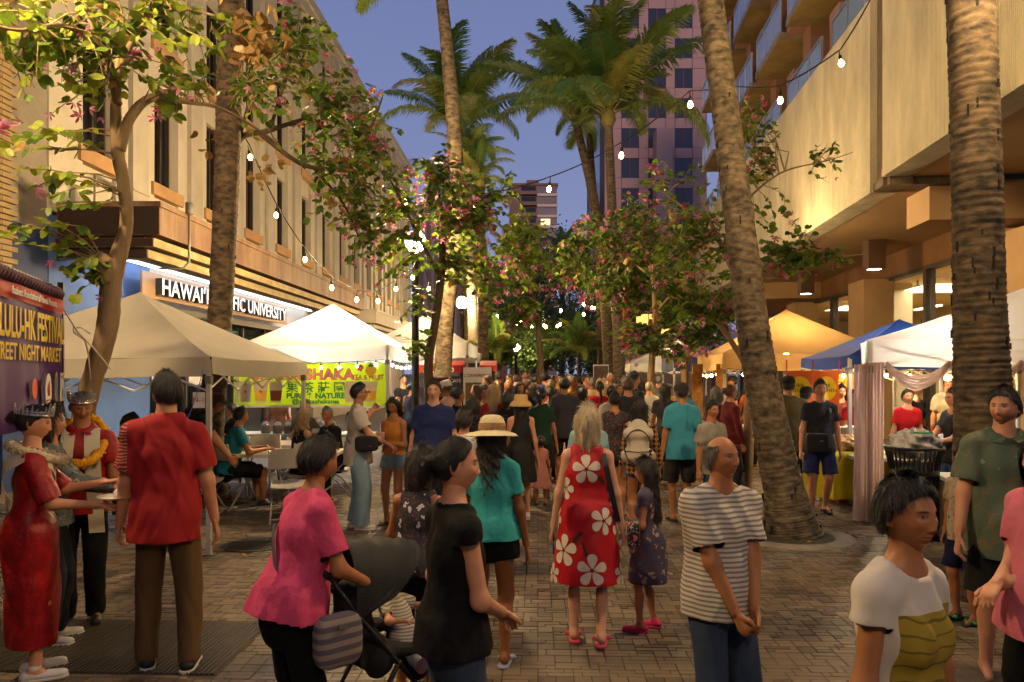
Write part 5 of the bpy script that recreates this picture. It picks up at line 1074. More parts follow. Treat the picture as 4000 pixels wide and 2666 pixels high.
def surface_net(Fd, lo, vs):
    ins = Fd < 0; c = sum(ins[i:i - 1 or None, j:j - 1 or None, k:k - 1 or None].astype(np.int8) for i in (0, 1) for j in (0, 1) for k in (0, 1))
    cells = np.argwhere((c > 0) & (c < 8))
    if not len(cells): return np.zeros((0, 3)), np.zeros((0, 4), int)
    idx = np.full(c.shape, -1, int); idx[tuple(cells.T)] = np.arange(len(cells))
    acc = np.zeros((len(cells), 3)); cnt = np.zeros(len(cells))
    for ax in range(3):
        o = [a for a in range(3) if a != ax]
        for p in (0, 1):
            for q in (0, 1):
                A = cells.copy(); A[:, o[0]] += p; A[:, o[1]] += q; B = A.copy(); B[:, ax] += 1
                fa, fb = Fd[tuple(A.T)], Fd[tuple(B.T)]; m = (fa < 0) != (fb < 0)
                t = np.where(m, fa / np.where(np.abs(fa - fb) < 1e-12, 1e-12, fa - fb), 0); pt = A.astype(float); pt[:, ax] += t
                acc[m] += pt[m]; cnt[m] += 1
    V = lo + vs * acc / cnt[:, None]; faces = []
    for ax in range(3):
        o = [(ax + 1) % 3, (ax + 2) % 3]
        s0 = [slice(None)] * 3; s1 = [slice(None)] * 3; s0[ax] = slice(0, -1); s1[ax] = slice(1, None)
        a, b = ins[tuple(s0)], ins[tuple(s1)]
        for flip, msk in ((False, a & ~b), (True, b & ~a)):
            e = np.argwhere(msk); e = e[(e[:, o[0]] > 0) & (e[:, o[1]] > 0) & (e[:, o[0]] < Fd.shape[o[0]] - 1) & (e[:, o[1]] < Fd.shape[o[1]] - 1)]
            q = []
            for d0, d1 in ((-1, -1), (0, -1), (0, 0), (-1, 0)):
                z = e.copy(); z[:, o[0]] += d0; z[:, o[1]] += d1; q.append(idx[tuple(z.T)])
            q = np.stack(q, 1); faces.append(q[:, ::-1] if flip else q)
    Q = np.concatenate(faces); Q = Q[(Q >= 0).all(1)]
    return V, Q
def smoothv(V, Q, it=1, lam=.5):
    for _ in range(it):
        s = np.zeros_like(V); c = np.zeros(len(V))
        for i in range(4):
            for j in (1, 3): np.add.at(s, Q[:, i], V[Q[:, (i + j) % 4]]); np.add.at(c, Q[:, i], 1)
        V = V + lam * (s / np.maximum(c, 1)[:, None] - V)
    return V
def vnormals(V, Q):
    n = np.cross(V[Q[:, 2]] - V[Q[:, 0]], V[Q[:, 3]] - V[Q[:, 1]]); o = np.zeros_like(V)
    for i in range(4): np.add.at(o, Q[:, i], n)
    return o / np.maximum(np.linalg.norm(o, axis=1), 1e-9)[:, None]
def np_mesh(name, V, Q, mats, col=None):
    me = bpy.data.meshes.new(name); nf = len(Q); w = Q.shape[1]
    me.vertices.add(len(V)); me.vertices.foreach_set('co', V.astype(np.float32).ravel()); me.loops.add(nf * w); me.loops.foreach_set('vertex_index', Q.astype(np.int32).ravel())
    me.polygons.add(nf); me.polygons.foreach_set('loop_start', np.arange(0, nf * w, w, dtype=np.int32)); me.polygons.foreach_set('use_smooth', np.ones(nf, bool))
    for m in (mats if isinstance(mats, (list, tuple)) else [mats]): me.materials.append(m)
    if col is not None:
        at_ = me.color_attributes.new('Col', 'FLOAT_COLOR', 'POINT'); c4 = np.ones((len(V), 4), np.float32); c4[:, :3] = col; at_.data.foreach_set('color', c4.ravel())
    me.update(calc_edges=True); me.validate(); return me
def skin_mat():
    m, nt, b, out = nodes_of('skin'); L = nt.links.new; N = nt.nodes.new; at_ = N('ShaderNodeAttribute'); at_.attribute_name = 'Col'
    tc = N('ShaderNodeTexCoord'); nz = N('ShaderNodeTexNoise'); nz.inputs['Scale'].default_value = 28; nz.inputs['Detail'].default_value = 5; L(tc.outputs['Object'], nz.inputs[0]); mr = N('ShaderNodeMapRange'); mr.inputs[3].default_value = .86; mr.inputs[4].default_value = 1.14; L(nz.outputs['Fac'], mr.inputs[0])
    sc = N('ShaderNodeVectorMath'); sc.operation = 'SCALE'; L(at_.outputs['Color'], sc.inputs[0]); L(mr.outputs[0], sc.inputs['Scale']); L(sc.outputs[0], b.inputs['Base Color']); b.inputs['Roughness'].default_value = .48; b.inputs['Specular IOR Level'].default_value = .4
    b.inputs['Subsurface Weight'].default_value = .08; b.inputs['Subsurface Radius'].default_value = (.02, .008, .004); b.inputs['Subsurface Scale'].default_value = .5
    return m
m_skin = skin_mat()
def grid_faces(nu, nv, wrap=True):
    i = np.arange(nu if wrap else nu - 1); j = np.arange(nv - 1); I, J = np.meshgrid(i, j); I2 = (I + 1) % nu
    return np.stack([J * nu + I, J * nu + I2, (J + 1) * nu + I2, (J + 1) * nu + I], -1).reshape(-1, 4)
def skull(lon, lat):
    X, Y, Z = np.sin(lon) * np.cos(lat), np.cos(lon) * np.cos(lat), np.sin(lat)
    x, y, z = .0765 * X, .096 * Y, .119 * Z; t = np.clip(-Z, 0, 1)
    x = x * (1 - .30 * t ** 1.6) * (1 + .05 * np.clip(Z, 0, 1) * (Y < .2)); y = np.where(Y < 0, y * (1 - .42 * t) * 1.03, y * (1 - .04 * t))
    y = np.where(Y > 0, y - .006 * np.clip(1 - np.abs(Y - .75) * 3, 0, 1) * 0, y); return x, y, z, X, Y, Z
def head_mesh(nlon, nlat, skin, fem, hairc, age=0, smile=.3, beard=0):
    t = np.linspace(-np.pi, np.pi, nlon, endpoint=False); lon = t - .45 * np.sin(t); lat = np.linspace(np.pi / 2 - .02, -np.pi / 2 + .02, nlat); LON, LAT = np.meshgrid(lon, lat)
    x, y, z, X, Y, Z = skull(LON, LAT); fr = np.clip((Y - .15) * 3, 0, 1); ax = np.abs(x); e = np.exp
    g = lambda a, b, sa, sb: e(-((ax - a) / sa) ** 2 - ((z - b) / sb) ** 2)
    nz = .78 if not fem else .62; d = .010 * nz * g(0, .0, .0095, .026) + .022 * nz * g(0, -.028, .0125, .0135) + .007 * g(.0125, -.034, .007, .007) - .010 * g(.031, .013, .017, .0105) + .0045 * g(.028, .031, .021, .007) * (1 if not fem else .6) + .0045 * g(.031, .0115, .0105, .0065) + .005 * g(.043, -.018, .016, .017) - .004 * g(.047, -.055, .014, .02) * (1 - .5 * fem)
    lz = smile * .006 * np.clip(ax / .02, 0, 1.4) ** 2; zz = z - lz; h = lambda b, sa, sb: e(-(x / sa) ** 2 - ((zz - b) / sb) ** 2)
    d += .006 * h(-.0545, .02, .006) + .0065 * h(-.0665, .017, .0065) - .005 * h(-.0605, .023, .0022) - .004 * h(-.081, .02, .007) + .009 * e(-(x / .021) ** 2 - ((z + .1) / .016) ** 2) - .0025 * age * e(-(((ax - .028) - (-.03 - z) * .35) / .004) ** 2) * ((z < -.028) & (z > -.066))
    y = y + d * fr; V = np.stack([x, y, z], -1).reshape(-1, 3); Q = grid_faces(nlon, nlat)
    col = np.ones(x.shape + (3,)) * np.array(skin); red = np.array([1.05, .86, .82]); w = (.6 * g(.045, -.022, .018, .016) + .5 * g(0, -.03, .016, .014)) * fr
    col *= 1 + (red - 1) * w[..., None]
    if beard: wb = np.clip((-.03 - z) / .02, 0, 1) * np.clip((Y + .1) * 3, 0, 1) * beard; wb *= 1 - .8 * e(-(x / .02) ** 2 - ((zz + .06) / .008) ** 2); col = col * (1 - .8 * wb[..., None]) + .8 * wb[..., None] * np.array(hairc)
    lip = np.clip((h(-.0545, .021, .0055) + h(-.0665, .019, .0065)) * 1.5 - .35, 0, 1) * fr; col = col * (1 - .6 * lip[..., None]) + .6 * lip[..., None] * np.array(skin) * np.array([.95, .5, .48])
    ml = e(-(x / .022) ** 2 - ((zz + .0605) / .0022) ** 2) * fr; col *= 1 - .55 * ml[..., None]
    br = np.clip(e(-((ax - .03) / .017) ** 4 - ((z - .030 + (ax - .03) ** 2 * 8) / .0045) ** 2) * 1.6 - .3, 0, 1) * fr; col = col * (1 - .85 * br[..., None]) + .85 * br[..., None] * np.array(hairc) * .8
    er = ((ax - .031) / .0135) ** 2 + ((z - .011) / .0062) ** 2; ey = np.clip(1.35 - er, 0, 1) ** .7 * fr; ir = np.clip(1.5 - ((ax - .031) ** 2 + (z - .0115) ** 2) / .0052 ** 2, 0, 1) * fr; ld = e(-(er - 1.1) ** 2 / .12) * (z > .010) * fr
    col = col * (1 - ey[..., None]) + ey[..., None] * np.array([.2, .17, .14]); col = col * (1 - ir[..., None] * ey[..., None]) + (ir * ey)[..., None] * np.array([.02, .012, .008]); col *= 1 - .8 * np.clip(ld, 0, 1)[..., None]
    col *= (1 - .5 * np.clip(g(.0105, -.040, .004, .003), 0, 1) * fr)[..., None]
    C_ = col.reshape(-1, 3)
    for sg in (-1, 1):      # ears
        n, m = (14, 10) if nlon > 50 else (8, 6); a = np.linspace(0, 2 * np.pi, n, endpoint=False); b = np.linspace(-1.45, 1.45, m); A, B = np.meshgrid(a, b)
        ex_, ey_, ez_ = np.cos(A) * np.cos(B), np.sin(A) * np.cos(B), np.sin(B); dish = 1 - .45 * np.clip(ex_ * sg, 0, 1) * np.exp(-(ey_ ** 2 + (ez_) ** 2) * 2)
        px = sg * (.074 + .012 * ex_ * sg * dish - .012 * ey_); py = -.012 + .018 * ey_ - .004 * ez_; pz = -.002 + .031 * ez_
        E = np.stack([px, py, pz], -1).reshape(-1, 3); Qe = grid_faces(n, m) + len(V); Q = np.concatenate([Q, Qe if sg > 0 else Qe]); V = np.concatenate([V, E]); C_ = np.concatenate([C_, np.ones_like(E) * np.array(skin) * np.array([1.02, .88, .84])])
    return V, Q, C_
def hair_cap(nlon, nlat, th, line='short', seed=0):
    r = np.random.default_rng(seed); t = np.linspace(-np.pi, np.pi, nlon, endpoint=False); lat = np.linspace(np.pi / 2 - .02, -1.2, nlat); LON, LAT = np.meshgrid(t, lat); x, y, z, X, Y, Z = skull(LON, LAT)
    if line == 'short': T = np.interp(Y, [-1, -.35, .0, .12, .35, .6, .75, 1], [-.55, -.5, -.12, .12, .2, .5, .62, .66])
    elif line == 'side': T = np.interp(Y, [-1, -.4, .0, .3, .5, 1], [-.5, -.45, -.15, .3, 2, 2]) + np.where(Z > .55, 2, 0)
    else: T = np.interp(Y, [-1, -.3, .1, .3, .55, .75, 1], [-.85, -.8, -.55, -.2, .35, .58, .62])
    q = np.clip((Z - T) / .22, 0, 1); q = q * q * (3 - 2 * q); ph = r.uniform(0, 6, 4)
    n = .5 * np.sin(LON * 31 + ph[0] + 5 * Z) + .35 * np.sin(LON * 57 + ph[1] - 7 * Z) + .5 * np.sin(LON * 9 + ph[2] + 6 * Z) + .3 * np.sin(13 * Z + 6 * LON + ph[3])
    off = q * (th + .0035 * n * min(1, th / .015)) - (1 - q) * .006; R0 = np.sqrt(x * x + y * y + z * z); s = (R0 + off) / R0
    V = np.stack([x * s, y * s, z * s * np.where(Z > 0, 1.0, 1)], -1).reshape(-1, 3); Q = grid_faces(nlon, nlat); keep = (q.reshape(-1)[Q] > .0).any(1); return V, Q[keep]
def hair_fall(length, amax, nu, nv, seed, wav=0., top=.05, flare=1.0, back=.0):
    r = np.random.default_rng(seed); a = np.linspace(-amax, amax, nu); v = np.linspace(0, 1, nv); A, W = np.meshgrid(a, v); z = top - W * (length + top); ph = r.uniform(0, 6, 5)
    rag = .035 * np.sin(A * 11 + ph[0]) + .025 * np.sin(A * 23 + ph[1]); z = z - rag * W ** 2; fall = np.clip(-z - .08, 0, 1)
    st = .004 * np.sin(A * 46 + ph[2] + 3 * W) + .003 * np.sin(A * 83 + ph[3] - 5 * W); wv = wav * (np.sin(z * 60 + A * 6 + ph[4]) + .5 * np.sin(z * 95 + A * 13)) * np.clip(W * 2, 0, 1)
    rad = .094 + .012 * np.sin(np.pi * np.clip(W, 0, 1)) + st + wv; sx = flare * (1 - .12 * W)
    sh = []
    for o in (0, -.02): sh.append(np.stack([(rad + o) * np.sin(A) * sx, -(rad + o) * 1.05 * np.cos(A) - back * fall, z], -1).reshape(-1, 3))
    V = np.concatenate(sh); Q = grid_faces(nu, nv, False); return V, np.concatenate([Q, Q[:, ::-1] + nu * nv])
def ik(a, b, l1, l2, hint):
    d = b - a; L = np.linalg.norm(d); L2 = min(L, (l1 + l2) * .998); d = nrm(d); b = a + d * L2; x = (l1 * l1 - l2 * l2 + L2 * L2) / (2 * L2); h = math.sqrt(max(0, l1 * l1 - x * x)); p = hint - d * (hint @ d); return a + d * x + nrm(p) * h, b
def folds(V, Nn, amp, seed, sc=1.):
    r = np.random.default_rng(seed); d = np.zeros(len(V)); w = V + .05 * np.sin(V[:, [2, 0, 1]] * 7 + r.uniform(0, 6, 3))
    for f, a in ((9, 1.), (17, .7), (31, .4)):
        for _ in range(3): k = r.normal(size=3); k[2] *= .3; k = nrm(k) * f * sc; q_ = np.abs(np.sin(w @ k + r.uniform(0, 6))); d += a * ((1 - q_) ** 2 * 1.3 if _ % 2 else q_) - a * .4
    return V + Nn * (d * amp)[:, None]
SKIN = dict(light=C('#c98f6c'), tan=C('#a86f47'), brown=C('#85532f'), pale=C('#d19d7d'), deep=C('#5e3a22'))
HAIRC = dict(black=(.008, .006, .005), dark=(.02, .012, .008), brown=(.06, .03, .014), grey=(.16, .145, .13), blonde=(.42, .28, .12), white=(.45, .4, .34), red=(.1, .025, .012), lblonde=(.55, .43, .26))
def hair_mat(n): return M('hair_' + n, HAIRC[n], .42, .45, 9, .5, 60, stretch=(6, 6, .6), spec=.6)
def cloth(hexc, rough=.85, var=.1): return M('cloth_' + hexc, C('#' + hexc), rough, var, 6, .55, 16, spec=.25)
PEOPLE = []
def person(px, Y, h, heading, top=('tee', '888888'), bottom=('pants', '222222'), shoes=('sneaker', '333333'), hair=('short', 'black'), skin='tan', fem=False, label=None, lean=0, hands=None, feet=None, sit=None, yaw=0, pitch=0, fat=0., hat=None, group=None, smile=.25, age=0, beard=0, ext=None, elbow=None, X=None, curl=.35, glasses=False, twist=0, z0=0):
    """heading: 0 looks away from the camera, 90 to the right, 180 at the camera. hands/feet in units of a 1.75 m body, local frame x right, y forward."""
    k = h / 1.75; seed = len(PEOPLE) * 17 + 3; r = np.random.default_rng(seed); vs = float(np.clip(Y * .0021 + .002, .0075, .03)); near = Y < 7.2; mid = Y < 13.5
    x = at(px, Y) if X is None else X
    rt = thing('person', label or 'person', 'person', (x, Y, z0), -R(heading), group); PEOPLE.append(rt); col = SKIN[skin] if isinstance(skin, str) else skin
    u = V3(0, math.sin(R(lean)), math.cos(R(lean))); ex_ = V3(1, 0, 0); fw = np.cross(u, ex_)
    P0 = V3(0, 0, .93) if sit is None else V3(0, 0, sit / k + .09)
    if lean and sit is None: P0[1] -= math.sin(R(lean)) * .12
    sw, ch, wa, hp = (.162, .150, .134, .146) if not fem else (.142, .134, .114, .152); ch += fat * .8; wa += fat * 1.3; hp += fat
    W = P0 + u * .14; Cc = P0 + u * .35; N = P0 + u * .55; un = nrm(u + V3(0, -.25 * math.sin(R(lean)) + .0, .2)); H = N + un * .158 + V3(0, .015, 0)
    S = {s: N - u * .082 + ex_ * s * sw for s in (-1, 1)}
    hands = hands or {}; feet = feet or {}; el = {}; wr = {}
    for s in (-1, 1):
        tgt = hands.get(s); tgt = V3(*tgt) if tgt is not None else P0 + V3(s * (.25 + fat * .8), .03 + r.normal(0, .015), -.115)
        hint = V3(*(elbow or {}).get(s, (s * .55, -1, -.35))); el[s], wr[s] = ik(S[s], tgt, .29, .26, hint)
    kn = {}; an = {}
    for s in (-1, 1):
        f = feet.get(s, (s * .1, .02, 0) if sit is None else (s * .13, .42, 0)); hj = P0 + ex_ * s * .09 - u * .02; kn[s], an[s] = ik(hj, V3(f[0], f[1], .085 + f[2]), .422 if sit is None else .435, .412, V3(s * .12, 1, .1)); 
    hdir = {}
    prims = [Pr(P0 - u * .03, W, hp * .9, wa * .88, ex_, .62), Pr(W, Cc, wa * .88, ch * .88, ex_, .60), Pr(Cc, N - u * .05, ch * .88, .09, ex_, .62), *[Pr(N - u * .03 + ex_ * s * .03, S[s], .045, .046) for s in (-1, 1)], Pr(N - u * .04, H - un * .02, .062 if not fem else .052, .054 if not fem else .047)]
    if fem: prims += [Pr(Cc + fw * .06 + ex_ * s * .06 - u * .02, Cc + fw * .065 + ex_ * s * .06 - u * .035, .04, .04) for s in (-1, 1)]
    af = 1 if not fem else .86; lf = 1 + fat * 1.5; cv = .8 if (bottom and bottom[0] in ('pants', 'jeans', 'wide', 'leggings')) else .74 if top[0] == 'dress' else 1
    for s in (-1, 1):
        hdir[s] = nrm(wr[s] - el[s]); hj = P0 + ex_ * s * .085 - u * .02
        prims += [Pr(S[s], el[s], .05 * af * lf, .04 * af * lf), Pr(el[s], wr[s] - hdir[s] * .02, .043 * af, .029 * af), Pr(hj - ex_ * s * .006, kn[s], .086 * lf * cv, .058 * lf * cv), Pr(kn[s], an[s], .052 * cv, .036), Pr(kn[s] * .72 + an[s] * .28 + V3(0, -.022, 0), kn[s] * .45 + an[s] * .55, .05 * cv, .036), Pr(an[s] + V3(0, -.03, -.03), an[s] + V3(s * .02, .13, -.055), .034, .022, ex_, 1)]
        if not mid: prims.append(Pr(wr[s], wr[s] + hdir[s] * .13, .035, .025, V3(0, 1, 0), .5))
    scale = lambda ps: [Pr(q.a * k, q.b * k, q.ra * k, q.rb * k, q.xd, q.sy, q.ca, q.cb) for q in ps]
    Vb, Qb = polygonise(scale(prims), vs, .03); Cb = np.ones_like(Vb) * np.array(col); parts = [(Vb, Qb, Cb)]
    if mid:
        for s in (-1, 1):
            w, d = wr[s], hdir[s]; inw = (ext or {}).get(('palm', s)); inw = V3(*inw) if inw is not None else V3(-s, 0, 0) if abs(d[2]) > .5 else V3(0, 0, -1) if inw is None else inw
            n = nrm(inw - d * (inw @ d)); l = np.cross(n, d) * 1.0; l = l if (l @ V3(0, 1, .6)) > 0 else -l; hp_ = [Pr(w - d * .03, w, .027, .026), Pr(w, w + d * .085, .033, .04, l, .4)]; cu = curl if not isinstance(curl, dict) else curl[s]
            for o, ln in zip((.029, .0105, -.0085, -.027), (.072, .08, .074, .058)):
                a = w + d * .082 + l * o; d1 = nrm(d * math.cos(cu) + n * math.sin(cu)); b = a + d1 * ln * .5; d2 = nrm(d * math.cos(cu * 2.4) + n * math.sin(cu * 2.4)); hp_ += [Pr(a, b, .0095, .0088), Pr(b, b + d2 * ln * .55, .0088, .007)]
            a = w + d * .025 + l * .022; b = a + nrm(d * .75 + l * .7 + n * .35) * .05; hp_ += [Pr(a, b, .014, .011), Pr(b, b + nrm(d + l * .25 + n * .3) * .035, .011, .008)]
            Vh, Qh = polygonise(scale(hp_), .0042 if near else .008, .006); parts.append((Vh, Qh, np.ones_like(Vh) * np.array(col)))
    nl, nt_ = (132, 112) if Y < 3.6 else (96, 80) if near else (56, 46) if mid else (26, 20)
    Vh, Qh, Chd = head_mesh(nl, nt_, col, 1. if fem else 0., HAIRC[hair[1]] if hair[0] != 'bald' else (.05, .04, .03), age, smile, beard)
    hk = .95 * k * (1.0 if h > 1.4 else (1.18 if h > 1.0 else 1.45)); HR = Matrix.Rotation(-R(yaw), 3, 'Z') @ Matrix.Rotation(R(pitch) - R(lean) * .25, 3, 'X'); HRn = np.array(HR); hpos = H * k
    hx = lambda V: (V * hk) @ HRn.T + hpos
    parts.append((hx(Vh), Qh, Chd)); off = 0; VV = []; QQ = []; CC = []
    for v, q, c in parts: VV.append(v); QQ.append(q + off); CC.append(c); off += len(v)
    link('body', np_mesh('body', np.concatenate(VV), np.concatenate(QQ), m_skin, np.concatenate(CC)), rt)
    gv = max(vs, .0085)
    shell = {}
    def garment(name, ps, mat, kk=.025, cut=None, amp=.006, sm=2, fs=1.):
        V, Q = polygonise(scale(ps), gv, kk * k, cut)
        if not len(V): return None
        fc = V[Q].mean(1); fn_ = np.cross(V[Q[:, 2]] - V[Q[:, 0]], V[Q[:, 3]] - V[Q[:, 1]]); fn_ /= np.maximum(np.linalg.norm(fn_, axis=1), 1e-12)[:, None]; keep = np.ones(len(Q), bool)
        for q in scale(ps):        # open the hems, cuffs and sleeve ends
            t_ = nrm(q.b - q.a)
            for on, c_, rr_ in ((q.cb, q.b, q.rb), (q.ca, q.a, q.ra)):
                if on: w_ = fc - c_; al = w_ @ t_; keep &= ~((np.abs(al) < 1.3 * gv) & (np.abs(fn_ @ t_) > .7) & (np.linalg.norm(w_ - al[:, None] * t_, axis=1) < rr_ + (.004 if rr_ < .1 else .03)))
        Q = Q[keep]; us = np.unique(Q); rm = np.full(len(V), -1); rm[us] = np.arange(len(us)); V = V[us]; Q = rm[Q]
        V = smoothv(V, Q, sm, .5); V = folds(V, vnormals(V, Q), amp, seed + len(name), fs); shell[name] = (V, vnormals(V, Q)); return link(name, np_mesh(name, V, Q, mat), rt)
    # ---- upper clothing
    kind = top[0]; mt = top[1] if not isinstance(top[1], str) else cloth(top[1]); l = .012 if fem else .016; l += .009 if kind in ('loose', 'aloha') else 0
    hem = top[2] if len(top) > 2 else (-.10 if not fem else -.06)
    straight = (lambda a, b: max(a, b)) if not fem or kind in ('loose', 'sleeveless_loose') else (lambda a, b: a)
    dressy = kind == 'dress'
    ps = [Pr(W, Cc, straight(wa, ch * .94) + l, ch + l, ex_, .70), Pr(Cc, N - u * .045, ch + l * .8, .1 + l * .5, ex_, .7), *[Pr(N - u * .035 + ex_ * s * .035, S[s], .047 + l * .4, .05 + l * .4) for s in (-1, 1)]]
    if fem: ps += [Pr(Cc + fw * .06 + ex_ * s * .058 - u * .02, Cc + fw * .064 + ex_ * s * .058 - u * .05, .05 + l * .7, .05 + l * .7) for s in (-1, 1)]
    if dressy:
        hz = top[2]; ps[0] = Pr(W, Cc, wa + .02, ch + l, ex_, .7); B0 = V3(P0[0], P0[1], hz / k); ps += [Pr(P0 + u * .02, W, hp + .025, wa + .02, ex_, .72), Pr(P0, B0, hp + .03, hp + .02 + top[3], ex_, .86, False, True)]
    else:
        hb = P0 + u * hem; ps += [Pr(W, P0 + u * .0, straight(wa, ch * .94) + l, max(hp, straight(wa, ch * .92)) + l + .008, ex_, .82), Pr(P0 + u * .02, hb, max(hp, straight(wa, ch * .92)) + l + .008, max(hp, straight(wa, ch * .92)) + l + .022, ex_, .86, False, True)]
    sl = {'tee': .62, 'loose': .72, 'aloha': .74, 'polo': .66, 'long': 1.0, 'cap': .32, 'dress': top[4] if len(top) > 4 else 0, 'tank': 0, 'sleeveless_loose': .16}.get(kind, .6)
    for s in (-1, 1):
        ad = nrm(el[s] - S[s])
        if sl >= 1: ps += [Pr(S[s], el[s], .054 * af * lf + l * .5, .046 * af + l * .6), Pr(el[s], wr[s], .05 * af + l * .6, .036 + l * .5, None, 1, False, True)]
        elif sl > 0: ps += [Pr(S[s], S[s] + ad * .29 * sl, .053 * af * lf + l * .5, .051 * af * lf + l * 1.0, None, 1, False, True)]
    nr = {'tank': .115, 'dress': .105, 'aloha': .078, 'polo': .075, 'long': .078}.get(kind, .085 if not fem else .1); nc = (N + u * (.055 if kind not in ('tank', 'dress') else .04) + fw * .03) * k
    def cut(Fd, g):
        Fd = np.maximum(Fd, nr * k - np.sqrt(((g - nc) ** 2).sum(-1)))
        if not dressy: Fd = np.where(np.abs(g[..., 0]) < (max(hp, ch) + .06) * k, np.maximum(Fd, ((P0 + u * hem) * k - g) @ u), Fd)
        if kind in ('tank',) or (dressy and sl == 0):
            for s in (-1, 1): c = (S[s] + ex_ * s * .05 + u * .0) * k; Fd = np.maximum(Fd, .085 * k - np.sqrt((((g - c) * V3(1, .8, .62)) ** 2).sum(-1)))
        return Fd
    g_top = garment({'dress': 'dress', 'tank': 'tank_top'}.get(kind, 'shirt'), ps, mt, .03, cut, .008 if kind not in ('aloha', 'loose') else .0105, 2, 1)
    if kind in ('aloha', 'polo'):
        mb = MB(); cc = Vector(nc.tolist()); rr = nr * k * .92
        for s in (-1, 1): mb.grid(lambda a, b: (cc.x + s * (rr * math.sin(a * 2.7 + .2) + .03 * b * k), cc.y + rr * math.cos(a * 2.7 + .2) * .85 + .022 * b * k * math.cos(a * 2.7), cc.z - .022 * k - (.03 * b + .05 * (math.cos(a * 2.7) > -2) * (1 + math.cos(a * 2.7)) * .5) * k), 12, 3)
        mb.build('collar', mt, rt, True)
    # ---- lower clothing
    if bottom and not dressy:
        bk = bottom[0]; bm_ = bottom[1] if not isinstance(bottom[1], str) else cloth(bottom[1], .85); ps = [Pr(P0 + u * .07, P0 + u * .02, wa * .94 + .012, hp - .004, ex_, .68, True, False), Pr(P0 + u * .02, P0 - u * .05, hp - .004, hp - .002, ex_, .68)]
        ll = {'pants': .012, 'jeans': .014, 'wide': .04, 'shorts': .022, 'hot': .012, 'leggings': .004}.get(bk, .012); fr = {'shorts': bottom[2] if len(bottom) > 2 else .95, 'hot': .36}.get(bk, 2)
        if bk == 'skirt': ps = [Pr(P0 + u * .06, V3(P0[0], P0[1], bottom[2]), hp + .01, hp + .06, ex_, .8, True, True)]
        else:
            for s in (-1, 1):
                hj = P0 + ex_ * s * .086 - u * .02
                if fr <= 1: ps += [Pr(hj + ex_ * s * .008, hj + ex_ * s * .022 + (kn[s] - hj) * fr, .076 * lf + ll * .7, .072 * lf + ll * 1.0, None, 1, False, True)]
                else: ps += [Pr(hj - ex_ * s * .008, kn[s], .078 * lf + ll, .062 * lf + ll), Pr(kn[s], an[s] + V3(0, -.005, -.03), .061 * lf + ll, .05 + ll * 1.1, None, 1, False, True)]
        garment({'skirt': 'skirt', 'shorts': 'shorts', 'hot': 'shorts', 'jeans': 'jeans'}.get(bk, 'trousers'), ps, bm_, .008, None, .006, 2, 1.1)
    # ---- shoes
    if shoes and Y < 14:
        sm_ = M('shoe_' + shoes[1], C('#' + shoes[1]), .6, .1, 8); so_ = M('sole_' + (shoes[2] if len(shoes) > 2 else 'd8cfc0'), C('#' + (shoes[2] if len(shoes) > 2 else 'd8cfc0')), .7, .05)
        for s in (-1, 1):
            A = an[s]; fd = nrm(V3(s * .12, 1, 0)); hl = A - fd * .045; tz = A[2] - .085; heel = V3(hl[0], hl[1], tz + .04); toe = V3(*(A + fd * .15)[:2], tz + .032)
            def flat(Fd, g, z=tz): return np.maximum(Fd, (z + .018) * k - g[..., 2])
            if shoes[0] in ('slipper', 'sandal'): ps = [Pr(A + fd * .06 + V3(-.05, 0, -.05), A + fd * .075 + V3(.05, 0, -.05), .02, .02)]
            else: ps = [Pr(heel, toe, .042, .036, ex_, .8), Pr(heel + V3(0, .02, .02), A + V3(0, 0, .005), .036, .04)]
            V, Q = polygonise(scale(ps), max(.006, vs * .6), .02, flat); 
            if len(V): link('shoe' if shoes[0] not in ('slipper', 'sandal') else 'strap', np_mesh('shoe', V, Q, sm_), rt)
            ps = [Pr(heel * V3(1, 1, 0) + V3(0, 0, tz + .012), toe * V3(1, 1, 0) + V3(0, 0, tz + .012), .043, .04)]
            def slab(Fd, g, z=tz): return np.maximum(np.maximum(Fd, z * k + .001 - g[..., 2]), g[..., 2] - (z + .024) * k)
            V, Q = polygonise(scale(ps), max(.006, vs * .6), .01, slab)
            if len(V): link('sole', np_mesh('sole', V, Q, so_), rt)
    # ---- hair, hat
    hm = hair_mat(hair[1]); ht_, L = hair[0], (hair[2] if len(hair) > 2 else .3); cn, cl_ = (110, 70) if Y < 3.6 else (84, 52) if near else (48, 30) if mid else (24, 16); hv = []
    def addh(V, Q): hv.append((hx(V), Q))
    if ht_ == 'balding': addh(*hair_cap(cn, cl_, .009, 'side', seed))
    elif ht_ != 'bald':
        addh(*hair_cap(cn, cl_, {'short': .016, 'crop': .007, 'thick': .022, 'bun': .012, 'pony': .013}.get(ht_, .018), 'short' if ht_ in ('short', 'crop', 'thick', 'bun', 'pony') else 'long', seed))
        if ht_ == 'long': addh(*hair_fall(L, 1.75, 60 if mid else 24, 30 if mid else 10, seed, .003, .06, 1.0, .10))
        if ht_ == 'curly': addh(*hair_fall(L, 1.8, 70 if mid else 24, 44 if mid else 10, seed, .011, .06, 1.08, .08))
        if ht_ == 'bob': addh(*hair_fall(L, 2.05, 60 if mid else 24, 26 if mid else 10, seed, .0025, .07, 1.04, .0))
        if ht_ in ('pony', 'bun'):
            if ht_ == 'bun': ps = [Pr(V3(0, -.115, .035), V3(0, -.12, .03), .042, .04)]
            else: ps = [Pr(V3(0, -.10, .03), V3(0, -.135, .0), .026, .03), Pr(V3(0, -.135, 0), V3(0, -.145, -L * .6), .032, .026), Pr(V3(0, -.145, -L * .6), V3(0.01, -.14, -L), .026, .008)]
            V, Q = polygonise(ps, .008 if mid else .016, .015); V = folds(V, vnormals(V, Q), .004, seed, 3) if len(V) else V
            if len(V): addh(V, Q)
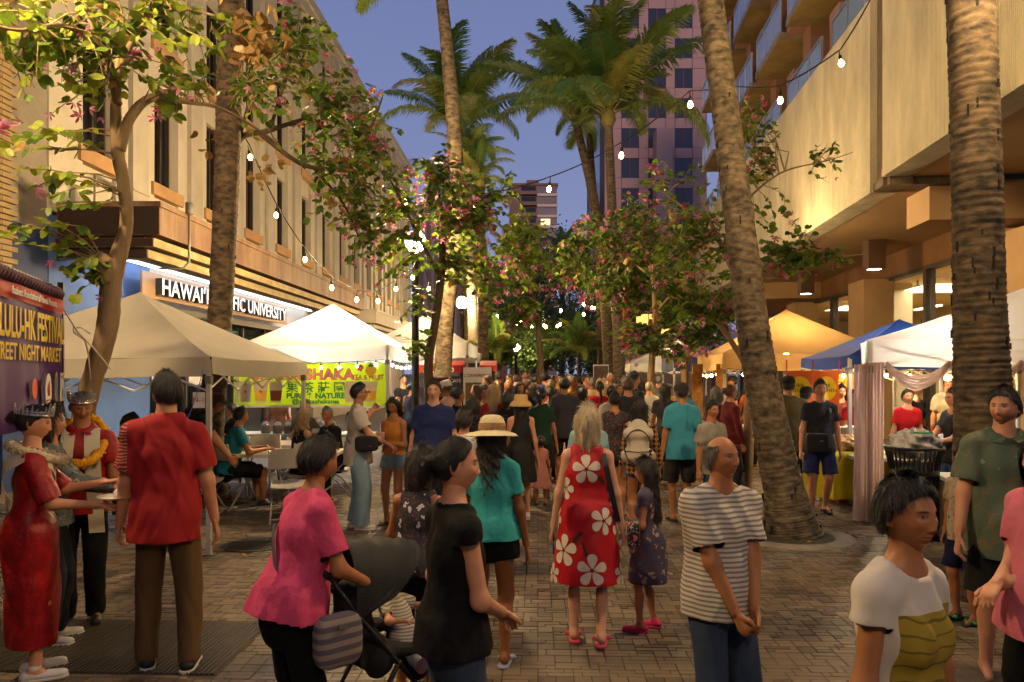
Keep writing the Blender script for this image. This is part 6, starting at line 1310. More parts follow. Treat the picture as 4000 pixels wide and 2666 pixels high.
    if hv:
        off = 0; VV = []; QQ = []
        for v, q in hv: VV.append(v); QQ.append(q + off); off += len(v)
        VA, QA = np.concatenate(VV), np.concatenate(QQ)
        if Y < 12.6 and ht_ != 'bald':     # loose strands lying over the mass
            Nn = vnormals(VA, QA); Nn = np.where(((VA - hpos) * Nn).sum(1)[:, None] < 0, -Nn, Nn); ns = int(np.clip(18000 / Y, 700, 8000)); ii = r.integers(0, len(QA), ns); vi = QA[ii, 0]; p = VA[vi]; nn = Nn[vi]
            rel = (p - hpos) @ HRn / hk; low = rel[:, 2] < -.02; cr = V3(0, -.035, .115)
            fl = rel - cr if ht_ not in ('pony', 'bun') else V3(0, -.13, .02) - rel; fl[low & (ht_ not in ('pony', 'bun'))] = V3(0, 0, -1); fl = (fl / np.maximum(np.linalg.norm(fl, axis=1), 1e-6)[:, None]) @ HRn.T; fl = fl - nn * (fl * nn).sum(1)[:, None]; fl = fl / np.maximum(np.linalg.norm(fl, axis=1), 1e-6)[:, None]; fl = fl + r.normal(0, .12 if ht_ != 'curly' else .5, fl.shape)
            ln = (r.uniform(.018, .04, ns) if ht_ in ('short', 'crop', 'thick', 'balding', 'pony', 'bun') else r.uniform(.03, .08, ns))[:, None] * hk; wd = np.cross(fl, nn); wd = wd / np.maximum(np.linalg.norm(wd, axis=1), 1e-6)[:, None] * (.0006 + .00018 * Y); lift = r.uniform(.02, .14, ns)[:, None]
            p0 = p - nn * .002; p1 = p0 + fl * ln * .5 + nn * ln * lift * .6; p2 = p0 + fl * ln + nn * ln * lift * .5 + V3(0, 0, -.15) * ln
            SV = np.concatenate([p0 - wd, p0 + wd, p1 + wd * .8, p1 - wd * .8, p2 + wd * .25, p2 - wd * .25]); a_ = np.arange(ns); SQ = np.concatenate([np.stack([a_, a_ + ns, a_ + 2 * ns, a_ + 3 * ns], 1), np.stack([a_ + 3 * ns, a_ + 2 * ns, a_ + 4 * ns, a_ + 5 * ns], 1)])
            QA = np.concatenate([QA, SQ + len(VA)]); VA = np.concatenate([VA, SV])
        link('hair', np_mesh('hair', VA, QA, hm), rt)
    HM = Matrix.Translation(Vector(hpos.tolist())) @ HR.to_4x4() @ Matrix.Scale(hk, 4)
    if hat:
        hk_, hc = hat[0], (hat[1] if not isinstance(hat[1], str) else M('hat_' + hat[1], C('#' + hat[1]), .85, .1, 30, .5, 160)); mb = MB(HM @ Matrix.Translation((0, -.008, 0)) @ Matrix.Rotation(R(hat[2] if len(hat) > 2 else 0), 4, 'X')); S_ = Matrix.Diagonal((.86, 1.06, 1, 1))
        if hk_ == 'cap':
            mb.lathe([(.103, .03), (.106, .06), (.098, .1), (.07, .132), (.001, .143)], 24, mb.T @ S_); mb.grid(lambda a, b: ((a - .5) * .15 * (1 - .25 * b * b), .088 + .085 * b * (1 - (2 * a - 1) ** 2 * .45), .045 - .03 * (2 * a - 1) ** 2 * .6 - .012 * b), 10, 5); mb.build('cap', hc, rt, True)
        elif hk_ == 'beanie': mb.lathe([(.103, .02), (.108, .06), (.1, .11), (.07, .14), (.001, .15)], 24, mb.T @ S_); mb.build('cap', hc, rt, True)
        elif hk_ == 'sunhat':
            n = 28; mb.lathe([(.215, .0), (.19, .02), (.15, .034), (.107, .045), (.108, .075), (.106, .1), (.092, .14), (.06, .162), (.001, .168)], n, mb.T @ Matrix.Diagonal((.95, 1.05, 1, 1))); mb.build('hat', hc, rt, True)
            b2 = MB(HM @ Matrix.Translation((0, -.008, 0)) @ Matrix.Rotation(R(hat[2] if len(hat) > 2 else 0), 4, 'X') @ Matrix.Diagonal((.95, 1.05, 1, 1))); b2.lathe([(.1095, .047), (.111, .06), (.1105, .09), (.1085, .1)], n); b2.build('hat_band', M('hat_band_tan', C('#a9814f'), .85, .1, 30), rt, True)
        elif hk_ == 'bucket': mb.lathe([(.185, -.035), (.155, .02), (.11, .05), (.108, .11), (.095, .135), (.001, .14)], 24, mb.T @ Matrix.Diagonal((.95, 1.05, 1, 1))); mb.build('hat', hc, rt, True)
        elif hk_ == 'crown':
            for j in range(26):
                a = 2 * math.pi * j / 26; hh = .035 + .035 * (.5 + .5 * math.cos(a * 6.5)) ** 2 + (.02 if hat[2] == 1 and math.cos(a - 1.57) > .6 else 0)
                mb.tube([(.092 * math.cos(a), .108 * math.sin(a), .062), (.097 * math.cos(a), .114 * math.sin(a), .062 + hh * .6), (.101 * math.cos(a), .118 * math.sin(a), .062 + hh)], [.011, .008, .004], 5)
            mb.tube([(.094 * math.cos(a), .11 * math.sin(a), .064) for a in np.linspace(0, 6.2832, 30)], .008, 6); mb.tube([(.097 * math.cos(a), .114 * math.sin(a), .085) for a in np.linspace(0, 6.2832, 30)], .004, 5); mb.build('crown', hc, rt)
    if glasses:
        mb = MB(HM)
        for s in (-1, 1):
            mb.tube([(s * .031 + .02 * math.cos(a), .098 + .002 * math.cos(a * 2), .011 + .015 * math.sin(a)) for a in np.linspace(0, 6.2832, 15)], .0022, 5); mb.tube([(s * .051, .094, .014), (s * .078, .07, .014), (s * .082, -.01, .01)], .0022, 5)
        mb.tube([(-.011, .1, .013), (.011, .1, .013)], .002, 5); mb.build('glasses', m_blk, rt)
    return dict(root=rt, k=k, H=Vector(hpos.tolist()), N=Vector((N * k).tolist()), P0=Vector((P0 * k).tolist()), C=Vector((Cc * k).tolist()), W={s: Vector((wr[s] * k).tolist()) for s in (-1, 1)}, S={s: Vector((S[s] * k).tolist()) for s in (-1, 1)}, HM=HM, u=Vector(u.tolist()), fw=Vector(fw.tolist()), ch=ch * k, shell=shell)
# ================================================================= printed cloth
def stripes(name, c1, c2, freq, axis='Z', w=.5):
    m, nt, b, out = nodes_of(name); L = nt.links.new; N = nt.nodes.new; tc = N('ShaderNodeTexCoord'); wv = N('ShaderNodeTexWave'); wv.bands_direction = axis; wv.inputs['Scale'].default_value = freq; wv.inputs['Distortion'].default_value = .6; wv.inputs['Detail Scale'].default_value = .6; L(tc.outputs['Object'], wv.inputs[0])
    rp = N('ShaderNodeValToRGB'); rp.color_ramp.elements[0].position = w - .06; rp.color_ramp.elements[1].position = w + .06; rp.color_ramp.elements[0].color = (*c1, 1); rp.color_ramp.elements[1].color = (*c2, 1); L(wv.outputs['Fac'], rp.inputs[0]); L(rp.outputs[0], b.inputs['Base Color']); b.inputs['Roughness'].default_value = .85; return m
def floral(name, base, petal, leaf, scale, thr=.36, centre=None):
    m, nt, b, out = nodes_of(name); L = nt.links.new; N = nt.nodes.new; tc = N('ShaderNodeTexCoord'); nz = N('ShaderNodeTexNoise'); nz.inputs['Scale'].default_value = scale * 2.2; L(tc.outputs['Object'], nz.inputs[0])
    mx = N('ShaderNodeVectorMath'); mx.operation = 'MULTIPLY_ADD'; mx.inputs[1].default_value = (.16 / scale * 2,) * 3; L(nz.outputs['Color'], mx.inputs[0]); L(tc.outputs['Object'], mx.inputs[2])
    vo = N('ShaderNodeTexVoronoi'); vo.inputs['Scale'].default_value = scale; L(mx.outputs[0], vo.inputs[0]); v2 = N('ShaderNodeTexVoronoi'); v2.inputs['Scale'].default_value = scale * 3.1; L(mx.outputs[0], v2.inputs[0])
    # petals: distance from the flower centre modulated by a finer cell pattern
    ad = N('ShaderNodeMath'); ad.operation = 'MULTIPLY_ADD'; ad.inputs[1].default_value = .45; L(v2.outputs['Distance'], ad.inputs[0]); L(vo.outputs['Distance'], ad.inputs[2])
    rp = N('ShaderNodeValToRGB'); rp.color_ramp.interpolation = 'CONSTANT'; e = rp.color_ramp.elements; e[0].position = 0; e[0].color = (*(centre or leaf), 1); e[1].position = thr * .35; e[1].color = (*petal, 1); q = e.new(thr + .1); q.color = (*base, 1); q = e.new(.80); q.color = (*leaf, 1); q = e.new(.86); q.color = (*base, 1)
    L(ad.outputs[0], rp.inputs[0]); L(rp.outputs[0], b.inputs['Base Color']); b.inputs['Roughness'].default_value = .7; return m
def plaid():
    m, nt, b, out = nodes_of('plaid_cloth'); L = nt.links.new; N = nt.nodes.new; tc = N('ShaderNodeTexCoord'); f = []
    for ax in ('X', 'Z'):
        wv = N('ShaderNodeTexWave'); wv.bands_direction = ax; wv.inputs['Scale'].default_value = 6; L(tc.outputs['Object'], wv.inputs[0]); f.append(wv)
    ml = N('ShaderNodeMath'); ml.operation = 'ADD'; L(f[0].outputs['Fac'], ml.inputs[0]); L(f[1].outputs['Fac'], ml.inputs[1]); rp = N('ShaderNodeValToRGB'); rp.color_ramp.interpolation = 'CONSTANT'; e = rp.color_ramp.elements; e[0].color = (.012, .01, .008, 1); e[1].position = .35; e[1].color = (*C('#7a4a22'), 1); q = e.new(.7); q.color = (*C('#c79a5c'), 1); q = e.new(.88); q.color = (*C('#4a2a18'), 1)
    md = N('ShaderNodeMath'); md.operation = 'MULTIPLY'; md.inputs[1].default_value = .5; L(ml.outputs[0], md.inputs[0]); L(md.outputs[0], rp.inputs[0]); L(rp.outputs[0], b.inputs['Base Color']); b.inputs['Roughness'].default_value = .9; return m
plaid2 = stripes('bag_check', C('#5a5462'), C('#8f8078'), 7, 'Z', .5)
m_redfl = floral('red_hibiscus_print', C('#b3101c'), C('#d8c8b4'), C('#3a2a12'), 4.6, .34, C('#8a1a1a')); m_stripe = stripes('grey_white_stripe', C('#c9c0b0'), C('#847a6e'), 15, 'Z', .6); m_girl = floral('small_floral_print', C('#3a3a52'), C('#b08a6a'), C('#5a2430'), 17, .4); m_navyfl = floral('navy_floral_print', C('#14141e'), C('#5a5a66'), C('#7a2a22'), 14, .26); m_blkfl = floral('black_white_floral', C('#16161f'), C('#b8b0b0'), C('#5a3038'), 15, .34)
m_aloha = floral('olive_island_print', C('#4b5a45'), C('#7a8266'), C('#6a5a3a'), 7, .2); m_pl = plaid(); m_redsat = M('red_satin', C('#8a0c12'), .46, .3, 14, .3, 40, spec=.4, col2=C('#b5141a')); m_reds = M('red_cotton', C('#9a0e12'), .75, .1, 6, .2, 120); m_polo_str = stripes('striped_polo', C('#6a6258'), C('#b8913c'), 7, 'Z', .6); m_grfl = floral('grey_leaf_print', C('#59605c'), C('#a29c8c'), C('#2a2e30'), 11, .38); m_purp = floral('plum_floral_print', C('#4a1c2a'), C('#7a6a8a'), C('#a0283a'), 13, .34); m_den = M('denim_light', C('#7f97a8'), .85, .18, 7, .3, 200); m_dend = M('denim_dark', C('#2b3a52'), .85, .2, 7, .3, 200); m_denb = M('denim_blue', C('#3c5a8c'), .85, .2, 7, .3, 200); m_camo = M('dark_camo', C('#14120f'), .85, .5, 9, col2=C('#2c2820')); m_ylei = M('yellow_lei', C('#f0a80c'), .8, .25, 40, .6, 90); m_wlei = M('white_lei', C('#d8c89a'), .8, .25, 40, .5, 60); m_silk = M('cream_satin', C('#d9cbaa'), .4, .08, 5); m_silv = M('crown_silver', (.75, .72, .66), .22, .15, 30, metal=.9); m_dots = floral('white_dotted_print', C('#cfc8bc'), C('#6a6460'), C('#a09a90'), 22, .14)

def region_mat(name, base, p1, p2, box, scale, thr=.62):
    # base cloth with a two tone print inside a box of the garment's own coordinates
    m, nt, b, out = nodes_of(name); L = nt.links.new; N = nt.nodes.new; tc = N('ShaderNodeTexCoord'); sp = N('ShaderNodeSeparateXYZ'); L(tc.outputs['Object'], sp.inputs[0]); acc = None
    for i in range(3):
        for j, op in ((0, 'GREATER_THAN'), (1, 'LESS_THAN')):
            q = N('ShaderNodeMath'); q.operation = op; q.inputs[1].default_value = box[2 * i + j]; L(sp.outputs[i], q.inputs[0])
            if acc is None: acc = q
            else: w_ = N('ShaderNodeMath'); w_.operation = 'MULTIPLY'; L(acc.outputs[0], w_.inputs[0]); L(q.outputs[0], w_.inputs[1]); acc = w_
    nz = N('ShaderNodeTexWave'); nz.wave_type = 'RINGS'; nz.inputs['Scale'].default_value = scale; nz.inputs['Distortion'].default_value = 6; nz.inputs['Detail'].default_value = 2; L(tc.outputs['Object'], nz.inputs[0]); rp = N('ShaderNodeValToRGB'); rp.color_ramp.elements[0].position = thr; rp.color_ramp.elements[1].position = thr + .08; rp.color_ramp.elements[0].color = (*p1, 1); rp.color_ramp.elements[1].color = (*p2, 1); L(nz.outputs['Fac'], rp.inputs[0])
    mx = N('ShaderNodeMix'); mx.data_type = 'RGBA'; mx.inputs[6].default_value = (*base, 1); L(acc.outputs[0], mx.inputs[0]); L(rp.outputs[0], mx.inputs[7]); L(mx.outputs[2], b.inputs['Base Color']); b.inputs['Roughness'].default_value = .8; return m
# ---------------------------------------------------------------- worn things
def ring_pts(d, rx, ry, dz, drop=.1, n=40): # loop lying round the neck and on the chest
    c = d['N']; return [c + Vector((rx * math.sin(a), ry * math.cos(a) + .03, dz - drop * (.5 + .5 * math.cos(a)))) for a in np.linspace(0, 2 * math.pi, n)]
def lei(d, mat, rx, ry, dz, drop, r, name='lei'):
    pts = ring_pts(d, rx, ry, dz, drop, 90); rg = np.random.default_rng(5); mb = MB()
    mb.tube(pts, r * .8, 8)
    for i in range(320):
        p = pts[int(rg.integers(len(pts)))]; a = Vector(rg.normal(size=3)).normalized(); q = p + a * r * .75; b = a.orthogonal().normalized(); c = a.cross(b); s = r * .42
        mb.add([q + b * s, q + c * s, q - b * s, q - c * s, q + a * s * 1.3], [(0, 1, 4), (1, 2, 4), (2, 3, 4), (3, 0, 4)])
    return mb.build(name, mat, d['root'], True)
def strap(d, a, b, front=True, w=.02, mat=None, name='strap', off=.015):
    a, b = Vector(a), Vector(b); pts = []
    for i in range(15):
        t = i / 14; p = a.lerp(b, t); hw = d['ch'] + .06; p.y += d['P0'].y + (p.z - d['P0'].z) * d['u'].y / d['u'].z + (1 if front else -1) * (d['ch'] * .78 + .03) * math.sqrt(max(0, 1 - min(1, abs(p.x) / hw) ** 2)) * min(1, t * 6 + .12); pts.append(p)
    mb = MB(); sd = (b - a).normalized().cross(Vector((0, 1 if front else -1, 0))).normalized() * w; mb.grid(lambda u, v: pts[int(u * 14 + .5)] + sd * (2 * v - 1), 14, 2); return mb.build(name, mat or m_blk, d['root'], True)
def rbox(name, mat, par, c, w, dp, h, e=.35, T=None):
    # soft rounded box
    def pw(v): return math.copysign(abs(v) ** e, v)
    def fn(a, b):
        A = a * 2 * math.pi; B = (b - .5) * math.pi; q = Vector((c[0] + w / 2 * pw(math.cos(A)) * pw(math.cos(B)), c[1] + dp / 2 * pw(math.sin(A)) * pw(math.cos(B)), c[2] + h / 2 * pw(math.sin(B)))); return T @ q if T else q
    mb = MB(); mb.grid(fn, 40, 24); return mb.build(name, mat, par, True)
def prop(name, label, cat, d, local, build, rz=0):
    M4 = Matrix.Translation(d['root'].location) @ Matrix.Rotation(d['root'].rotation_euler.z, 4, 'Z'); p = M4 @ Vector(local); t = thing(name, label, cat, p, d['root'].rotation_euler.z + rz); build(t); return t
def blob(name, mat, par, prs, vs=.008, k=.02, amp=.002):
    V, Q = polygonise(prs, vs, k); V = smoothv(V, Q, 2); V = folds(V, vnormals(V, Q), amp, 3, 2); return link(name, np_mesh(name, V, Q, mat), par)
def phone(d, s, label):
    def b(t): part('case', M('phone_black', (.01, .01, .012), .25, 0), t, (-.004, .004, -.036, .036, -.075, .075)); part('screen', M('phone_screen', (.05, .06, .08), .1, 0, emit=(.3, .4, .6), es=.4), t, (-.0055, -.0042, -.033, .033, -.07, .07))
    w = d['W'][s]; return prop('phone', label, 'phone', d, (w.x, w.y + .02, w.z - .11), b)

def flower_prints(d, key, n, size, mats, seed, back=True):
    # printed blossoms: thin petals laid on the cloth
    V, Nn = d['shell'][key]; r = np.random.default_rng(seed); lo, hi = V[:, 2].min(), V[:, 2].max(); chosen = []
    cand = r.permutation(len(V))
    for ci in cand:
        if V[ci, 2] < lo + .03 or V[ci, 2] > hi - .06 or abs(Nn[ci, 2]) > .55: continue
        if all(np.linalg.norm(V[ci] - V[c]) > size * 2.2 for c in chosen): chosen.append(ci)
        if len(chosen) >= n: break
    def proj(p):
        i = int(((V - p) ** 2).sum(1).argmin()); return p - Nn[i] * ((p - V[i]) @ Nn[i]) + Nn[i] * .004
    for ci in chosen:
        c, nn = V[ci], Nn[ci]; a = nrm(np.cross(nn, r.normal(size=3))); b = np.cross(nn, a); mb = MB(); S = size * r.uniform(.7, 1.25)
        for k in range(5):
            th_ = k * 1.2566; e1 = a * math.cos(th_) + b * math.sin(th_); e2 = -a * math.sin(th_) + b * math.cos(th_); rows = []
            for q, (rr_, w_) in enumerate(((.12, .06), (.4, .22), (.7, .32), (.9, .26), (1.0, .1))): rows.append([proj(c + S * (e1 * rr_ + e2 * w_ * s_)) for s_ in (-1, 0, 1)])
            v_ = [tuple(p) for row in rows for p in row]; mb.add(v_, [(3 * i + j, 3 * i + j + 1, 3 * i + j + 4, 3 * i + j + 3) for i in range(4) for j in range(2)])
        mb.cur = 1
        for k in range(7): e1 = nrm(a * math.cos(k * .9) + b * math.sin(k * .9)); e2 = np.cross(nn, e1); v_ = [proj(c + S * q_) + nn * .002 for q_ in (e2 * .03, e1 * .3, -e2 * .03)]; mb.add([tuple(p) for p in v_], [(0, 1, 2)])
        mb.cur = 2; dirl = nrm(a + b * r.normal()); sid = np.cross(nn, dirl)
        for k in range(9):
            for s_ in (-1, 1): o_ = c + dirl * S * (.9 + .12 * k); v_ = [proj(o_), proj(o_ + dirl * S * .14), proj(o_ + dirl * S * .12 + sid * s_ * S * .3 * (1 - k / 10))]; mb.add([tuple(p) for p in v_], [(0, 1, 2)])
        mb.build('flower_print', mats, d['root'], True)
# ---------------------------------------------------------------- the people one can tell apart
# tiara lady, her companion, the crowned man, the red shirted man
d = person(72, 4.38, 1.6, 58, ('dress', m_redsat, .20, -.01, .95), None, ('flat', 'd8d0c8', 'c8c0b4'), ('bun', 'black'), 'light', True, 'person in long red satin dress with tiara, flower lei and white sash', hands={1: (.14, .36, 1.1), -1: (-.06, .42, 1.22)}, yaw=8, pitch=-8, hat=('crown', m_silv, 1))
lei(d, m_wlei, .125, .13, .02, .1, .032); strap(d, (.15, 0, 1.33), (-.17, 0, .95), True, .055, m_silk, 'sash'); strap(d, (.15, -.02, 1.33), (-.17, -.02, .95), False, .055, m_silk, 'sash')
mb = MB(d['HM']); mb.grid(lambda u, v: ((u - .5) * .1, -.128 + .01 * math.sin(u * 9), .02 + v * .05 + .02 * abs(2 * u - 1)), 8, 3); mb.build('red_hair_bow', m_redsat, d['root'], True)
def plate(t):
    mb = MB(); mb.lathe([(.001, .0), (.08, .0), (.13, .016), (.132, .018), (.08, .006), (.001, .004)], 26); mb.build('plate', M('plate_white', (.75, .7, .62), .4, 0), t, True); blob('napkin', m_paper, t, [Pr(V3(-.03, 0, .02), V3(.03, .02, .025), .035, .03)], .008, .02, .006)
prop('paper_plate', 'white plate with crumpled napkin held by the tiara wearer', 'plate', d, (.1, .46, 1.03), plate)
d = person(112, 4.95, 1.57, 75, ('long', m_grfl), ('pants', '1a1c24'), ('sneaker', 'cfc8bc', 'ddd6ca'), ('bob', 'brown', .16), 'light', True, 'person in grey leaf print shirt and white sneakers behind the tiara wearer', hands={1: (.06, .46, 1.14), -1: (-.1, .4, 1.12)}, curl=.9)
phone(d, 1, 'phone held up by the hand in the grey leaf print sleeve')
d = person(188, 5.36, 1.655, 158, ('polo', m_redsat), ('pants', '0c0b0a'), ('dress_shoe', '080706', '080706'), ('crop', 'grey'), 'tan', False, 'person in red satin shirt wearing a crown, yellow lei and lettered stole', yaw=-14, pitch=-14, hat=('crown', m_silv, 0), smile=.8, age=1.0, hands={1: (.2, .17, .86), -1: (-.27, .06, .82)})
lei(d, m_ylei, .15, .2, .06, .3, .036)
for s, tx in ((1, 'MR\n\nH\nA\nW\nA\nI\nI'), (-1, '♔')):
    mb = MB(); mb.grid(lambda u, v: (s * (.075 + .04 * v) + (u - .5) * .1, .04 + .105 * min(1, v * 4.5) ** .6 - .01 * v, 1.40 - .74 * v), 4, 22); st = mb.build('stole', m_silk, d['root'], True); text(tx, .062, m_blk, st, (s * .10, .15, 1.12), (-1, 0, 0), (0, 0, 1), 'lettering', .0005, 'CENTER')
person(382, 4.49, 1.79, -16, ('aloha', region_mat('red_patterned_sleeve', C('#9a0e12'), C('#9a0e12'), C('#c08a70'), (-.6, -.2, -.5, .5, .9, 1.5), 16), -.16), ('pants', M('khaki', C('#5e4526'), .85, .12, 5, .25, 150)), ('sneaker', '10141c', 'd5cec2'), ('short', 'black'), 'light', False, 'tall person in red patterned sleeve shirt and khaki trousers seen from behind', yaw=-38, hands={-1: (-.27, .1, .84), 1: (.27, .05, .84)}, feet={-1: (-.11, .06, 0), 1: (.13, -.04, 0)})
# stroller group
d = person(676, 3.2, 1.52, 50, ('loose', 'd04a72', -.06), ('pants', '08080a'), ('sneaker', '222222'), ('thick', 'black'), 'tan', True, 'person in pink shirt pushing a black stroller', lean=13, hands={1: (.16, .36, .98), -1: (-.16, .36, .98)}, pitch=-6, curl=.9, fat=.02)
strap(d, (-.08, -.0, 1.2), (.15, .0, .84), False, .018, M('strap_grey', C('#4c4a58'), .8), 'bag_strap')
prop('shoulder_bag', 'grey banded shoulder bag of the person in pink', 'bag', d, (.21, .1, .70), lambda t: (rbox('bag', plaid2, t, (0, 0, -.02), .09, .21, .22, .5), part('clasp', m_legg, t, (.045, .055, -.02, .02, .04, .06))))
sx0, sy0 = at(890, 3.5), 3.5
st = thing('stroller', 'black stroller with folded hood pushed through the crowd', 'stroller', (sx0, sy0, 0), R(-62)); st.scale = (.95, .78, .95); m_stb = M('stroller_black', (.008, .0075, .0075), .75, .2, 8, .3, 120); m_stt = M('stroller_tube', (.02, .02, .02), .35, .1, metal=.6)
for s in (-.24, .24):
    mb = MB(); mb.tube([(s, -.42, .98), (s, -.3, .82), (s, .05, .45), (s, .42, .1)], .013, 8); mb.build('frame_tube', m_stt, st, True); mb = MB(); mb.tube([(s, -.02, .55), (s, -.2, .3), (s, -.34, .1)], .013, 8); mb.build('frame_tube', m_stt, st, True)
    for y in (.42, -.34): w = MB(Matrix.Translation((s, y, .1)) @ Matrix.Rotation(R(90), 4, 'Y')); w.lathe([(.06, -.02), (.095, -.022), (.1, 0), (.095, .022), (.06, .02), (.02, .014), (.02, -.014), (.06, -.02)], 20); w.build('wheel', m_stb, st, True)
mb = MB(); mb.tube([(-.24, -.42, .98), (-.2, -.46, 1.0), (.2, -.46, 1.0), (.24, -.42, .98)], .018, 8); mb.build('handlebar', m_stb, st, True)
blob('seat', m_stb, st, [Pr(V3(-.16, -.12, .55), V3(.16, -.12, .55), .09, .09), Pr(V3(-.16, .12, .48), V3(.16, .12, .48), .07, .07), Pr(V3(-.15, -.22, .78), V3(.15, -.22, .78), .06, .06), Pr(V3(-.15, .3, .44), V3(.15, .3, .44), .05, .05), Pr(V3(-.2, -.1, .6), V3(-.2, .25, .55), .035, .03), Pr(V3(.2, -.1, .6), V3(.2, .25, .55), .035, .03), Pr(V3(0, -.2, .6), V3(0, -.22, .8), .12, .1)], .012, .04, .004)
mb = MB(); mb.grid(lambda u, v: (.235 * math.cos(math.pi * u), -.22 + .42 * math.sin(v * 1.25) * math.sin(math.pi * u) ** .4 - .05 * (1 - v), .78 + .30 * math.sin(math.pi * u) ** .7 * math.cos(v * .55) + .008 * math.cos(v * 25)), 20, 14); mb.build('hood', m_stb, st, True)
mb = MB(); mb.grid(lambda u, v: ((u - .5) * .40, -.28 + .62 * v, .24 - .05 * math.sin(math.pi * u) - .02 * math.sin(math.pi * v)), 8, 8); mb.build('basket', m_stb, st, True)
ob = thing('orange_bag', 'orange pumpkin tote hanging under the stroller', 'bag', (at(905, 3.35), 3.32, .06), R(-40)); m_ora = M('orange_tote', C('#d0561a'), .6, .12, 6); blob('pouch', m_ora, ob, [Pr(V3(-.1, 0, .06), V3(.1, 0, .06), .09, .09), Pr(V3(-.1, 0, .15), V3(.1, 0, .15), .08, .08)], .01, .03, .006); mb = MB(); mb.tube([(-.12, -.04, .2), (-.06, -.06, .33), (.06, -.06, .33), (.12, -.04, .2)], .012, 8, flat=.5); mb.build('handle', m_ora, ob, True); part('black_trim', m_stb, ob, (-.13, .13, -.1, -.092, .16, .18))
person(922, 3.42, .62, 120, ('tee', stripes('baby_stripe', C('#c8c0b4'), C('#8a8478'), 24, 'Z', .5)), ('pants', 'b0a898'), None, ('crop', 'brown'), 'light', False, 'baby in grey striped top lying in the stroller', sit=.02, lean=-28, z0=.52, X=sx0 + .1, feet={-1: (-.16, .6, .12), 1: (.16, .6, .12)}, hands={1: (.3, .25, .5), -1: (-.3, .25, .5)}, yaw=-20)
person(950, 4.1, 1.36, 15, ('tank', m_blkfl), ('shorts', '20202a'), ('slipper', '553322'), ('bob', 'dark', .17), 'tan', True, 'child in black and white floral top leaning over the stroller', lean=14, hands={-1: (-.34, .28, .82), 1: (.24, .1, .8)})
d = person(1040, 2.75, 1.55, 62, ('sleeveless_loose', '0b0a0a', -.05), ('jeans', m_dend), ('sneaker', '222222'), ('pony', 'black', .09), 'light', True, 'person in black sleeveless top and jeans with a low ponytail', yaw=22, hands={1: (.02, .22, 1.0), -1: (-.1, .2, 1.0)}, elbow={1: (.8, -.6, -.5), -1: (-.8, -.6, -.5)}, smile=.05)
d = person(1130, 4.6, 1.5, 6, ('tee', '3aa3a0', -.03), ('hot', '0a0a0b'), ('slipper', '8a8ea0', '8a8ea0'), ('curly', 'dark', .4), 'brown', True, 'person in teal shirt and black shorts wearing a wide straw sun hat', hat=('sunhat', 'e2d1a4', -6), feet={-1: (-.1, .03, 0), 1: (.1, -.05, 0)}, fat=.012, yaw=-10)
phone(d, 1, 'dark phone in the hand of the straw hat wearer')
d = person(1197, 9.05, 1.52, -6, ('dress', M('black_linen', (.008, .008, .009), .85, .2, 6), .46, .05, 0), None, ('sneaker', 'd8d0c4', 'e0dacf'), ('long', 'black', .24), 'light', True, 'person in sleeveless black dress and straw bucket hat', hat=('bucket', 'c9a463'), feet={1: (.1, .06, 0), -1: (-.08, -.04, 0)})
person(1243, 9.95, .92, 3, ('dress', M('pink_tulle', C('#b3746a'), .85, .1, 6), .24, .14, .4), None, ('sneaker', '2a2420'), ('bun', 'black'), 'tan', True, 'small child in pink tulle dress holding on to the person in black', hands={-1: (-.3, .05, 1.05)})
d = person(1265, 12.3, 1.56, 4, ('loose', 'bdb4a8', -.14), ('wide', '151516'), ('sneaker', '7a3a20'), ('pony', 'black', .3), 'tan', True, 'person in white jersey numbered fifteen and dark wide jeans')
text('DELA CRUZ', .065, m_blk, d['root'], (0, -.148, 1.22), (1, 0, 0), (0, 0, 1), 'lettering', .002, 'CENTER'); text('15', .2, m_blk, d['root'], (0, -.155, 1.03), (1, 0, 0), (0, 0, 1), 'lettering', .002, 'CENTER', bold=.004); mb = MB(); mb.add([(.1 + .05 * (1 if k % 2 == 0 else .42) * math.sin(k * math.pi / 5), -.105, .58 + .05 * (1 if k % 2 == 0 else .42) * math.cos(k * math.pi / 5)) for k in range(10)], [tuple(range(10))]); mb.build('star_patch', m_redb, d['root'])
d = person(1350, 4.92, 1.56, 6, ('dress', M('red_rayon', C('#b3101c'), .55, .12, 5, .4, 14, spec=.4), .42, .06, 0), None, ('slipper', 'c8465e', 'c8465e'), ('bob', 'lblonde', .17), 'pale', True, 'person with blonde bob in red dress printed with white hibiscus', age=1, feet={-1: (-.1, .05, 0), 1: (.1, -.08, .02)}, yaw=-8, fat=.02)
flower_prints(d, 'dress', 18, .085, [M('petal_print', C('#d8cab8'), .7, .1, 20), M('stamen_print', C('#7a1a1a'), .7, 0), M('fern_print', C('#33240f'), .7, 0)], 8)
strap(d, (.1, -.01, 1.28), (.2, -.03, .82), False, .018, m_blk, 'bag_strap'); phone(d, -1, 'pale phone in the hand of the person in the red hibiscus dress')
prop('flower_purse', 'small black and pink purse beside the red hibiscus dress', 'bag', d, (.3, -.02, .72), lambda t: (rbox('purse', floral('purse_print', C('#14100f'), C('#c8607a'), C('#b0a8a0'), 14, .36), t, (0, 0, .02), .08, .17, .17), part('zip', m_legg, t, (.0, .004, -.06, .06, .1, .106))))
d = person(1488, 5.18, 1.18, -70, ('dress', m_girl, .34, .06, .35), None, ('clog', 'c81f5a', 'c81f5a'), ('long', 'dark', .44), 'tan', True, 'child with long dark hair in floral dress and pink clogs', hands={-1: (-.12, .26, 1.12), 1: (.2, .12, 1.0)}, feet={-1: (-.1, .06, 0), 1: (.1, -.05, 0)}, yaw=-6)
